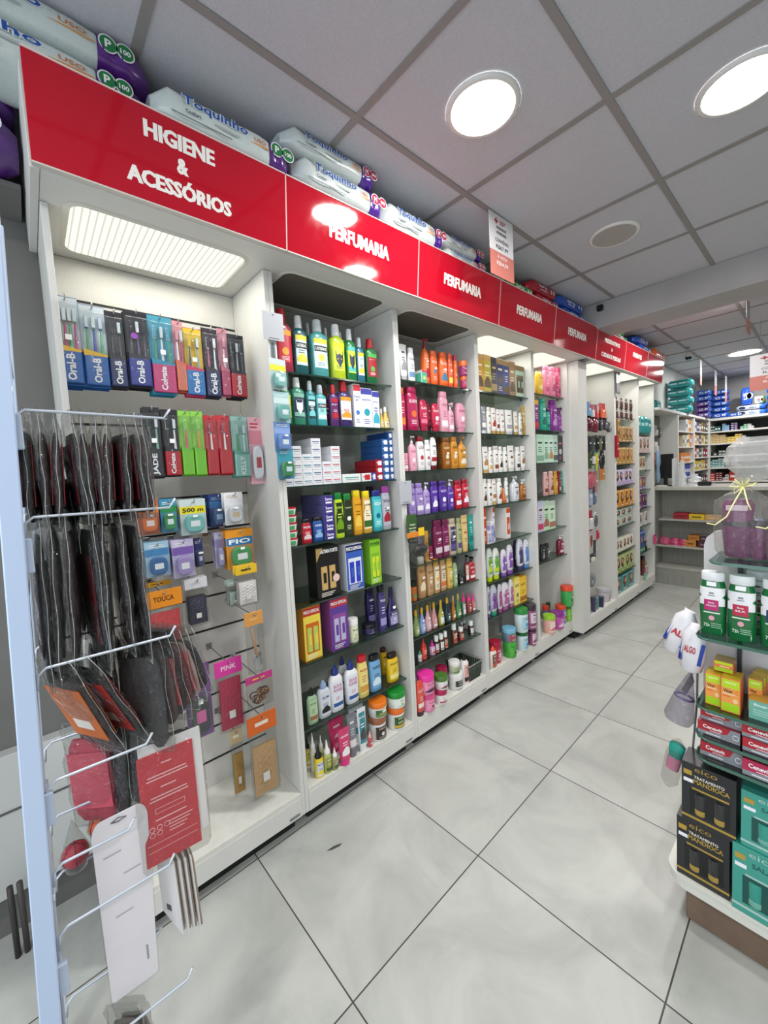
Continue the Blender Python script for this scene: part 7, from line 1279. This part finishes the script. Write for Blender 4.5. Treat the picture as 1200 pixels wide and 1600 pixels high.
shelf_goods('third', 'seventh shelf', 0.58, [
('oil', '7f9a5c,d0a02c,98ac74,f0f0e0,e8e8d0', '', 'green hair oil bottle with gold cap', 1.4211, -0.0606, 0.0447, 0.0313, 0.1421, 0.58),
('oil', '8098c8,d0a02c,90a8d0,f0f0f8,e8e8f0', '', 'blue hair oil bottle with gold cap', 1.4688, -0.0605, 0.0443, 0.031, 0.1427, 0.58),
('oil', 'd0a0a8,d0a02c,d8b0b4,f8f0f0,e8e8f0', '', 'rose hair oil bottle with gold cap, left one', 1.5157, -0.0612, 0.0463, 0.0324, 0.1437, 0.58),
('oil', 'c88c8c,d0a02c,d09a9a,f8f0f0,e8e8f0', '', 'rose hair oil bottle with gold cap, right one', 1.5672, -0.0597, 0.0421, 0.0295, 0.1471, 0.58),
('oil', 'a8a040,d0a02c,f0f0e8,5a5a20,e8e8d0', '', 'olive yellow hair oil bottle with gold cap', 1.627, -0.0605, 0.0443, 0.031, 0.1457, 0.58),
('oil', '1c3438,c89a28,28484c,d8e0e0,e8e8e8', '', 'black teal hair oil bottle with gold cap', 1.6862, -0.0627, 0.0506, 0.0354, 0.1446, 0.58),
('oil', 'a86a28,c8a068,b07830,f0f0e8,f0f0f0', '', 'amber hair oil bottle with tan cap', 1.7351, -0.0564, 0.0324, 0.0227, 0.1452, 0.58),
('oil', '4f8a4c,b0b050,60985c,f0f0e8,f0f0f0', '', 'grass green hair oil bottle', 1.7843, -0.0594, 0.0412, 0.0289, 0.1443, 0.58),
('vial', '5a7a60,d82878,d8d8e0,a03060,f0f0f0', '', 'thin vial with pink cap, left of three', 1.8357, -0.0595, 0.029, 0.029, 0.1419, 0.58),
('vial', '984038,d82878,a04840,f0e8e8,f0f0f0', '', 'thin brown vial with pink cap, middle of three', 1.8892, -0.0626, 0.0352, 0.0352, 0.1259, 0.58),
('vial', 'c06870,e03088,c87880,f0e8e8,f0f0f0', '', 'thin rose vial with pink cap, right of three', 1.9309, -0.058, 0.026, 0.026, 0.113, 0.58),
('oil', '98a070,c89a28,98ac74,f0f0e0,e8e8d0', '', 'green hair oil bottle in the back row', 1.5222, -0.1449, 0.0282, 0.0197, 0.1351, 0.58),
('oil', 'c0a0a0,c89a28,d8b0b4,f8f0f0,e8e8f0', '', 'rose hair oil bottle in the back row', 1.6298, -0.146, 0.0313, 0.0219, 0.1144, 0.58)])
shelf_goods('third', 'eighth shelf', 0.432, [
('vial', 'd8d8d8,2a9a80,e0e0e0,c03030,c03030', '', 'clear vial with green tip', 1.4348, -0.0571, 0.0242, 0.0242, 0.0629, 0.432),
('vial', 'd04030,c82c24,d86048,f8e0d8,c03030', '', 'orange red vial', 1.4727, -0.0637, 0.0373, 0.0373, 0.114, 0.432),
('vial', 'c8a0b8,b82890,e0d0dc,802060,c03030', '', 'clear vial with magenta tip', 1.5425, -0.0627, 0.0353, 0.0353, 0.0818, 0.432),
('vial2', '3a2018,f0f0ee,e0dcd8,3a2a24,c03030', '', 'brown dropper bottle with white cap, leftmost', 1.5779, -0.062, 0.034, 0.034, 0.0977, 0.432),
('vial2', '3a2018,f0f0ee,f0eeea,3a2a24,a0a0a0', '', 'brown dropper bottle with white cap, second', 1.6197, -0.0627, 0.0355, 0.0355, 0.0957, 0.432),
('vial2', '4a2a1c,f0f0ee,c8a090,3a2a24,c03030', '', 'brown dropper bottle with pinkish label', 1.6553, -0.0601, 0.0301, 0.0301, 0.0997, 0.432),
('vial2', '5a3020,f0f0ee,b88070,f0e8e0,c03030', '', 'chestnut dropper bottle with tan label', 1.74, -0.0644, 0.0388, 0.0388, 0.1227, 0.432),
('vial2', '5a3020,f0f0ee,b07868,f0e8e0,c03030', '', 'chestnut dropper bottle, front of the middle group', 1.805, -0.0659, 0.0417, 0.0417, 0.0791, 0.432),
('vial2', '3a2018,f0f0ee,e0dcd8,3a2a24,c03030', '', 'brown dropper bottle in the back, middle', 1.9262, -0.1525, 0.0251, 0.0251, 0.0528, 0.432),
('vial2', '3a2018,f0f0ee,e0dcd8,3a2a24,c03030', '', 'brown dropper bottle in the back, right', 1.9493, -0.1498, 0.0213, 0.0213, 0.0586, 0.432),
('vial2', '30201c,f0f0ee,e8e8e8,3a2a24,707070', '', 'brown dropper bottle with white label, rightmost', 1.905, -0.0639, 0.0379, 0.0379, 0.0896, 0.432)])
shelf_goods('third', 'bottom deck', 0.17, [
('inv', 'dc5040,4a2038,e05a48,f4d8d0,f0e8e0', 'SOFT', 'coral red bottle standing on dark cap', 1.373, -0.0104, 0.0538, 0.0296, 0.1937, 0.17),
('jar', 'e887ae,e0508c,ec98b8,a02860,4a2040', 'MORANGO', 'pink jar below a hot pink lidded jar', 1.4438, -0.0234, 0.0842, 0.0842, 0.1006, 0.17),
('jar', 'e47aa6,e83aa0,ec98b8,a02860,4a2040', 'MORANGO', 'pink jar with hot pink lid, topmost', 1.4359, -0.0234, 0.0957, 0.0957, 0.1073, 0.2706),
('jar', 'e0dcda,9c1c48,e8e4e0,802040,c04070', '', 'white jar with maroon lid in the back', 1.6139, -0.0659, 0.0713, 0.0713, 0.1595, 0.17),
('jar', 'e6e6e2,a82450,e8e8e4,5a3a3a,b02860', '', 'white jar with maroon lid below a green lidded jar', 1.543, -0.0139, 0.0711, 0.0711, 0.081, 0.17),
('jar', 'e8e8e4,4f7a34,e8e8e4,3a4a30,802848', 'NEUTROX', 'white jar with moss green lid', 1.5503, -0.0139, 0.0764, 0.0764, 0.0753, 0.251),
('jar', 'e8e8e6,e8e8e6,2c2c2c,e0e0e0,e0e0e0', '', 'low black and white jar', 1.7157, -0.0444, 0.0852, 0.0852, 0.1011, 0.17),
('jar', 'c4ccae,e8e8e4,a8b890,2a4a2a,4a7a3a', 'COCO', 'pale green jar with white lid on a black jar', 1.7055, -0.0444, 0.0689, 0.0689, 0.0716, 0.2711),
('can', 'e8e6e4,1a1616,e0b0a8,c03a3a,2a2020', '', 'white aerosol can with black nozzle', 1.7956, -0.0424, 0.0554, 0.0554, 0.1813, 0.17)])
shelf_goods('fourth', 'top shelf', 1.951, [
('box', '8f7440,b08c4c,c8902c,e8dcb8,5a4420', '', 'gold and amber hair kit carton', 2.0733, -0.075, 0.0783, 0.06, 0.2325, 1.951),
('box', '94793f,b08c4c,b4a438,e8dcb8,5a4420', '', 'gold and olive hair kit carton', 2.1547, -0.075, 0.0822, 0.06, 0.2362, 1.951),
('box', '24242e,24242e,383844,c8b080,9a8450', '', 'black hair kit carton between gold ones', 2.2291, -0.075, 0.0625, 0.06, 0.2324, 1.951),
('box', '8a7048,8a7048,26346a,e8dcb8,5a4420', '', 'gold and navy hair kit carton', 2.3007, -0.075, 0.0791, 0.06, 0.2307, 1.951),
('box', '8a7048,8a7048,20408a,e8dcb8,5a4420', '', 'narrow gold and blue hair kit carton', 2.3739, -0.075, 0.0631, 0.06, 0.2288, 1.951),
('box', '8c6c48,8c6c48,a07850,e8dcb8,5a4420', '', 'bronze hair kit carton', 2.4475, -0.075, 0.0727, 0.06, 0.2341, 1.951),
('kit', '6a5428,7a6030,a8c8b0,3a2c14,3a2c14', '', 'olive gold carton with pale green bottle window', 2.5448, -0.085, 0.1209, 0.08, 0.2173, 1.951)])
shelf_goods('fourth', 'second shelf', 1.688, [
('tube', '80848c,e0e2e4,8a8e96,e8e8ea,f0f0f0', '', 'grey tube with white price sticker', 2.1082, -0.0574, 0.0551, 0.0248, 0.1749, 1.688),
('shampoo', 'ecebe8,e4e2dc,f0eee8,6a5a4a,b08848', '', 'white bottle beside the grey tube', 2.1622, -0.0565, 0.0385, 0.0231, 0.1722, 1.688),
('tube', 'e8e4de,c09850,f0eee8,7a4028,a83c28', '', 'white tube with red print', 2.2229, -0.0598, 0.0528, 0.0296, 0.1727, 1.688),
('tube', 'eae6e0,c09850,f0eee8,7a4028,802a20', '', 'white tube with brown print', 2.2706, -0.0562, 0.0401, 0.0225, 0.1663, 1.688),
('tube', 'efeeea,c09850,f0eee8,8a3c3c,a83c3c', '', 'white tube with red swirl', 2.3214, -0.0569, 0.0529, 0.0238, 0.1667, 1.688),
('tube', 'f0efec,c8ccd0,f0eee8,5a5a64,a0a0a8', '', 'white tube with grey print', 2.4131, -0.0647, 0.0877, 0.0395, 0.1702, 1.688),
('tube', 'e8e4dc,c09850,f0eee8,b08848,c09850', '', 'narrow white tube with tan base', 2.4899, -0.0562, 0.05, 0.0225, 0.1637, 1.688),
('shampoo', 'efeeea,e8e6e0,f0eee8,5a5a64,a0a0a8', '', 'slim white bottle', 2.5489, -0.0579, 0.0337, 0.0258, 0.1576, 1.688),
('pouch', 'd0b060,d8bc70,d8c078,f8f0d8,a88838', '', 'shiny gold pouch', 2.5923, -0.0585, 0.0527, 0.0269, 0.2092, 1.688)])
shelf_goods('fourth', 'third shelf', 1.438, [
('tube', 'eceae6,d0a868,f0eee8,7a4a30,c08850', '', 'white tube at the left post', 2.1148, -0.0585, 0.06, 0.027, 0.17, 1.438),
('shampoo', 'f0efec,e8e6e2,f0eee8,4a4a50,d8b858', '', 'white bottle with gold mark', 2.1675, -0.0566, 0.0388, 0.0233, 0.1668, 1.438),
('shampoo', 'efeeea,d0c8c0,f0eee8,5a3a30,8a4a30', '', 'white bottle with brown wave, first', 2.2311, -0.0608, 0.0528, 0.0317, 0.1735, 1.438),
('shampoo', 'efeeea,e8e6e2,f0eee8,2a2a30,2a2a30', '', 'white bottle with black wave', 2.286, -0.0576, 0.0419, 0.0251, 0.1702, 1.438),
('shampoo', 'efeeea,e8e6e2,f0eee8,3a2a30,5a3a30', '', 'white bottle with dark brown wave', 2.3407, -0.058, 0.0434, 0.026, 0.167, 1.438),
('tube', 'efeeea,d8d4d0,f0eee8,5a3a28,7a5030', '', 'broad white tube with brown wave', 2.423, -0.0632, 0.0807, 0.0363, 0.1774, 1.438),
('shampoo', 'eceae6,e8e6e2,f0eee8,2a2a34,3a3a48', '', 'white bottle with grey wave', 2.5032, -0.0605, 0.0517, 0.031, 0.1673, 1.438),
('tube', 'efeeea,e0dcd8,f0eee8,6a3a28,a06a48', '', 'white tube with chestnut wave, rightmost', 2.575, -0.0585, 0.0599, 0.027, 0.1741, 1.438)])
shelf_goods('fourth', 'fourth shelf', 1.228, [
('shampoo', 'eceae6,e8e6e2,f0eee8,3a2a28,5a3a30', '', 'white bottle with brown wave at the left', 2.0904, -0.0577, 0.0423, 0.0254, 0.1748, 1.228),
('shampoo', 'efeeea,e8e6e2,f0eee8,2a2a34,3a3a48', '', 'white bottle, second from the post', 2.1464, -0.0592, 0.0474, 0.0284, 0.1703, 1.228),
('tube', 'e8e4dc,c8a868,f0eee8,8a5a30,a87848', '', 'white tube with gold base', 2.1977, -0.0554, 0.0463, 0.0209, 0.1693, 1.228),
('shampoo', 'efeeea,e8e6e2,f0eee8,7a3a28,a04a30', '', 'white bottle with auburn wave', 2.2635, -0.0631, 0.0485, 0.0363, 0.1692, 1.228),
('shampoo', 'f0efec,e8e6e2,f0eee8,5a5a60,a0a0a8', '', 'white bottle behind an amber flask', 2.3451, -0.058, 0.0311, 0.026, 0.1692, 1.228),
('oil', 'c07038,d08848,c87840,f0e0c8,a83820', '', 'amber flask in front of white bottles', 2.3061, -0.0566, 0.0355, 0.0432, 0.1011, 1.228),
('spray', 'd4d8dc,e8e8e8,e0e4e8,5a6070,8a90a0', '', 'grey white spray bottle', 2.4679, -0.0724, 0.0913, 0.0548, 0.1739, 1.228),
('spray', 'a8682c,e8e8e8,b07434,f0e0c8,7a4018', '', 'amber spray bottle with white trigger', 2.5662, -0.0654, 0.0681, 0.0408, 0.146, 1.228)])
shelf_goods('fourth', 'fifth shelf', 0.98, [
('box', 'b84a18,c85420,b84a18,f0d8c0,f0e8e0', '', 'rust orange carton at the left post', 2.0693, -0.09, 0.0321, 0.09, 0.2445, 0.98),
('box', 'e4e0e0,b84a18,e4e0e0,5a5a80,5a5a80', '', 'narrow white carton between orange ones', 2.1684, -0.09, 0.0203, 0.09, 0.2339, 0.98),
('kit', 'ece6e2,c4501c,e8e0da,c4501c,c8501c', '', 'white and orange carton with bottle window', 2.3411, -0.095, 0.0469, 0.1, 0.2101, 0.98),
('box', 'e4e8ec,e4e8ec,c8ccd8,5a6a8a,8a9ac0', '', 'small white carton in front, low', 2.1036, -0.06, 0.0322, 0.05, 0.0841, 0.98),
('box', 'e4e8ec,e4e8ec,a8a8d8,5a6a8a,7a7ac0', '', 'small white and lilac carton in front', 2.1364, -0.06, 0.033, 0.05, 0.142, 0.98)])
shelf_goods('fourth', 'sixth shelf', 0.727, [
('inv', 'd8dcd8,c4d820,78b040,3a6a20,c4d820', 'ELSEVE', 'white bottle with green middle and lime base', 2.1229, -0.0614, 0.0595, 0.0327, 0.2196, 0.727),
('inv', 'e0e4dc,c0d420,6ab040,3a6a20,c4d820', 'SEDA', 'white bottle with broad lime wave', 2.1982, -0.064, 0.0691, 0.038, 0.2085, 0.727),
('inv', 'dcd8e4,8a5cb4,8a5cb4,6a3a90,8a5cb4', 'SEDA', 'white bottle with purple wave, left one', 2.2882, -0.0619, 0.0616, 0.0339, 0.1831, 0.727),
('inv', 'dcd8e4,8a54b0,8a54b0,6a3a90,8a5cb4', 'SEDA', 'white bottle with purple wave, right one', 2.3683, -0.064, 0.0691, 0.038, 0.2027, 0.727),
('inv', 'dcdce4,3a3a68,3a3a68,5a4a90,3a3a68', 'SEDA', 'white bottle with navy wave', 2.5036, -0.0644, 0.0706, 0.0388, 0.2228, 0.727),
('inv', 'dcdce8,5c8cd0,5c8cd0,3a5a90,5c8cd0', 'SEDA', 'white bottle with sky blue wave', 2.5864, -0.0635, 0.0672, 0.037, 0.2073, 0.727),
('inv', '3a2a58,3a2a58,4a3a68,e0e0f0,e0e0f0', '', 'dark violet bottle in the back', 2.5898, -0.1483, 0.0485, 0.0267, 0.1973, 0.727)])
shelf_goods('fourth', 'bottom glass shelf', 0.49, [
('inv', 'ccd0d8,6a4a90,8a80a8,5a4a80,6a4a90', '', 'grey bottle at the left post', 2.0893, -0.0533, 0.0301, 0.0166, 0.211, 0.49),
('inv', 'c8ccd4,30a080,7a4a98,5a2a80,7a4a98', 'SEDA', 'silver bottle with purple wave and green cap', 2.1567, -0.0639, 0.0686, 0.0377, 0.2022, 0.49),
('inv', 'd4ccd8,a04a80,b05a90,7a3a70,a04a80', '', 'silver bottle with pink edge', 2.2236, -0.0572, 0.0443, 0.0244, 0.1951, 0.49),
('inv', 'dcd8dc,b0609c,b464a0,7a3a70,b0609c', 'SEDA', 'white bottle with mauve wave, left one', 2.2996, -0.0684, 0.085, 0.0467, 0.1866, 0.49),
('inv', 'dcd8dc,b4649c,b868a0,7a3a70,b0609c', 'SEDA', 'white bottle with mauve wave, right one', 2.3687, -0.0618, 0.049, 0.0336, 0.1937, 0.49),
('box', 'ecd868,ecd868,f0e080,6a6a20,8a8a30', 'BABY', 'pale yellow carton', 2.4301, -0.07, 0.0618, 0.05, 0.1971, 0.49),
('box', 'ecb820,ecb820,f0c430,8a5a10,a86a10', 'BABY', 'deep yellow carton', 2.5094, -0.07, 0.0923, 0.05, 0.1859, 0.49),
('box', 'b02028,b02028,b82830,f0e0e0,f0e0e0', '', 'flat red carton in the back', 2.5702, -0.155, 0.0996, 0.04, 0.1675, 0.49)])
shelf_goods('fourth', 'bottom deck', 0.17, [
('jar', 'b82848,a81c3c,c03050,f0d8e0,f0d8e0', '', 'wide red jar at the left post', 2.1525, -0.0593, 0.0792, 0.0792, 0.1441, 0.17),
('nozzle', 'e4dcd4,e85a30,7a4a3c,f0e0d0,c06030', '', 'small white bottle with orange cap', 2.0679, -0.0206, 0.0623, 0.0343, 0.145, 0.17),
('jar', '3fa034,48ac3c,58b848,1c2a1c,1c2a1c', '', 'bright green jar below a blue lidded one', 2.2895, -0.033, 0.0899, 0.0899, 0.1119, 0.17),
('jar', '6a7e90,78b4d0,b04a50,e8e8f0,3a6aa8', '', 'grey jar with sky blue lid', 2.2835, -0.033, 0.0929, 0.0929, 0.0912, 0.2819),
('jar', 'd8e4e8,1f6a3c,a8d0e0,8a6a30,3a90d0', 'COCO', 'white and blue jar below another', 2.4337, -0.0211, 0.0788, 0.0788, 0.1394, 0.17),
('jar', 'dce8ea,2f8a40,a8d0e0,8a6a30,3a90d0', 'COCO', 'white and blue jar with green lid, topmost', 2.4248, -0.0211, 0.0964, 0.0964, 0.1654, 0.3094),
('jar', '8c4a70,4a2440,e0ccd8,5a2a48,8c4a70', '', 'plum jar below a black lidded jar', 2.5533, -0.0106, 0.0599, 0.0599, 0.1314, 0.17),
('jar', '905078,38343a,e0ccd8,5a2a48,8c4a70', '', 'plum jar with black lid', 2.5276, -0.0106, 0.089, 0.089, 0.1784, 0.3014)])
shelf_goods('fifth', 'top shelf', 1.995, [
('inv', 'e8b83c,d8a030,ecc450,a86a20,f0e0a0', '', 'yellow bottle behind another yellow bottle', 2.9738, -0.1474, 0.0453, 0.0249, 0.2121, 1.995),
('inv', 'e8bc30,e0b028,f0cc48,a86a20,f0e0a0', '', 'yellow bottle in front', 2.8586, -0.0641, 0.0696, 0.0383, 0.1764, 1.995),
('shampoo', 'ee84a4,e87a9c,f090ac,f8e8f0,c04a80', '', 'tall pink bottle, left of its twin', 2.957, -0.0642, 0.0639, 0.0383, 0.2318, 1.995),
('shampoo', 'ee84a4,e87a9c,f090ac,f8e8f0,c04a80', '', 'tall pink bottle, right of its twin', 3.0538, -0.0652, 0.0673, 0.0404, 0.2336, 1.995),
('shampoo', 'e45484,d84878,e86090,f8e8f0,a83060', '', 'hot pink bottle', 3.1583, -0.0688, 0.0378, 0.0476, 0.2451, 1.995),
('spray', 'b83060,d06890,c03c6c,f0e0e8,f0e0e8', '', 'raspberry flask at the right', 3.1185, -0.0711, 0.0415, 0.0522, 0.1772, 1.995)])
shelf_goods('fifth', 'second shelf', 1.73, [
('box', '8c3480,e8a828,8c3480,f0d8f0,d04040', '', 'purple and yellow carton', 2.7687, -0.07, 0.0627, 0.05, 0.2238, 1.73),
('shampoo', '28a088,1f9480,30ac94,e0f4f0,107060', '', 'tall emerald bottle', 2.8921, -0.0684, 0.078, 0.0468, 0.241, 1.73),
('shampoo', '28a088,1c2a4a,30ac94,e0f4f0,107060', '', 'shorter emerald bottle', 2.9605, -0.0592, 0.0475, 0.0285, 0.1715, 1.73),
('shampoo', '8a2c94,802488,9438a0,f0d8f4,d8a0e0', '', 'tall purple bottle', 3.0681, -0.0736, 0.0955, 0.0573, 0.2459, 1.73),
('spray', '8a2c94,802488,9438a0,f0d8f4,d8a0e0', '', 'purple flask, left of its twin', 3.1328, -0.0586, 0.0303, 0.0272, 0.1866, 1.73),
('spray', '842a90,5a2060,9438a0,f0d8f4,d8a0e0', '', 'purple flask, right of its twin', 3.1635, -0.0588, 0.0308, 0.0276, 0.1909, 1.73)])
shelf_goods('fifth', 'third shelf', 1.484, [
('box', 'b8dcc4,b8dcc4,c4e4d0,2a4a3a,8ab098', '', 'mint green carton, leftmost', 2.8086, -0.07, 0.1068, 0.05, 0.2154, 1.484),
('box', 'bcdfc8,bcdfc8,c8e8d4,2a4a3a,8ab098', '', 'mint green carton, middle', 2.9025, -0.07, 0.076, 0.05, 0.2153, 1.484),
('box', 'c4e0cc,c4e0cc,d0ecdc,20382c,c08a50', '', 'mint green carton with tan base', 2.9796, -0.07, 0.0729, 0.05, 0.2154, 1.484),
('box', 'bcd8c8,bcd8c8,c8e4d4,20302c,4a5a70', '', 'mint green carton, rightmost', 3.0545, -0.07, 0.073, 0.05, 0.2155, 1.484),
('box', '1c1a20,1c1a20,2a242c,d87098,d8d8d8', '', 'black carton with pink print', 3.1348, -0.07, 0.0868, 0.05, 0.2112, 1.484)])
shelf_goods('fifth', 'fourth shelf', 1.231, [
('shampoo', 'd8a8a0,e0b8b4,dcb0a8,7a3a3a,7a3a3a', '', 'dusty pink bottle, left one', 2.9052, -0.0628, 0.0593, 0.0356, 0.1823, 1.231),
('shampoo', 'dcaca4,e0b8b4,e0b4ac,7a3a3a,7a3a3a', '', 'dusty pink bottle, right one', 2.988, -0.0613, 0.0544, 0.0326, 0.1865, 1.231),
('shampoo', 'd0a424,c89c20,d4ac30,6a4a10,f0e0a0', '', 'mustard bottle', 3.0661, -0.061, 0.0533, 0.032, 0.1835, 1.231),
('shampoo', '8c1838,841434,94203e,f0c8d0,e8a8b8', '', 'burgundy bottle', 3.1314, -0.0619, 0.0291, 0.0338, 0.1803, 1.231),
('shampoo', '1f9a84,1c907c,28a48e,d8f0ec,0c6a5a', '', 'jade bottle', 3.1646, -0.0629, 0.0307, 0.0358, 0.1807, 1.231)])
shelf_goods('fifth', 'fifth shelf', 0.961, [
('box', 'c8b8d8,b8c0d8,d0c8dc,2a2428,c83a70', '', 'lilac hair kit carton with portrait', 2.7893, -0.0675, 0.0837, 0.045, 0.2381, 0.961),
('box', 'b8dcb8,b8c8b8,c0e0c0,1c1a1c,a8645a', '', 'mint hair kit carton with portrait, middle', 2.8781, -0.0675, 0.0929, 0.045, 0.2303, 0.961),
('box', 'c0e0bc,b8c8b8,c8e4c4,1c1a1c,a87058', '', 'mint hair kit carton with portrait, right', 2.9756, -0.0675, 0.1012, 0.045, 0.2217, 0.961)])
shelf_goods('fifth', 'sixth shelf', 0.728, [
('shampoo', '2c2e30,1c1c1e,36383a,b8b8b8,8a8a8a', '', 'black bottle, left of its twin', 2.8275, -0.0603, 0.0511, 0.0307, 0.1312, 0.728),
('shampoo', '2c2e30,1c1c1e,36383a,b8b8b8,8a8a8a', '', 'black bottle, right of its twin', 2.9005, -0.0618, 0.056, 0.0336, 0.1254, 0.728),
('pump', '7c1c34,e8dce0,84243c,f0d8dc,e8c8d0', '', 'burgundy pump bottle alone at the right', 3.1396, -0.0692, 0.0808, 0.0485, 0.1605, 0.728)])
shelf_goods('fifth', 'bottom deck', 0.17, [
('jar', '7a68a0,e04a30,8470a8,e8e0f0,c83030', '', 'purple jar with red lid at the left post', 3.0677, -0.1686, 0.0568, 0.0568, 0.116, 0.17),
('jar', '8068a8,e04a30,8a74b0,e8e0f0,c83030', '', 'purple jar with red lid in the back', 3.1176, -0.2048, 0.0371, 0.0371, 0.1077, 0.17),
('jar', '206a34,1c5a2c,287a40,e8f0e0,c8e0a0', '', 'dark green jar in the back', 3.15, -0.1882, 0.0352, 0.0352, 0.1193, 0.17),
('jar', '84c83c,3a8a2c,8cd048,1c3a1c,1c3a1c', '', 'lime jar below a tall green jar', 3.1537, -0.0175, 0.0512, 0.0512, 0.1366, 0.17),
('jar', '3caa54,e85030,48b45c,c03030,1c3a1c', '', 'tall green jar with red lid', 3.1318, -0.0175, 0.0964, 0.0964, 0.1661, 0.3066),
('jar', '8a80b8,e05030,9488bc,e8e0f0,c83030', '', 'lilac jar with red lid', 3.0838, -0.0467, 0.0852, 0.0852, 0.1505, 0.17),
('jar', 'b84ca0,8a2c8c,c05aa8,f4e0f0,f0d0e8', '', 'magenta jar with purple lid', 2.9595, -0.0189, 0.0998, 0.0998, 0.1317, 0.17),
('jar', 'e8b0a4,98cc30,f0d8cc,f4f0e8,d87a80', '', 'salmon jar with lime lid in front', 2.838, -0.0243, 0.0935, 0.0935, 0.1386, 0.17)])
shelf_goods('eighth', 'bottom deck', 0.17, [
('box', 'd8c8c0,d8c8c0,c89090,8a3a50,5a8a60', '', 'pink flowered carton', 5.01, 0.005, 0.0332, 0.06, 0.1088, 0.17),
('jar', '88b494,78a888,90bc9c,e8f0e8,e8f0e8', '', 'small sage jar in front', 4.7754, 0.0804, 0.0336, 0.0336, 0.0737, 0.17),
('tube', '6a9a30,4a7a20,78a83c,e8f0d0,e8f0d0', '', 'green pouch standing at the right', 5.04, 0.0149, 0.0265, 0.0401, 0.1555, 0.17)])
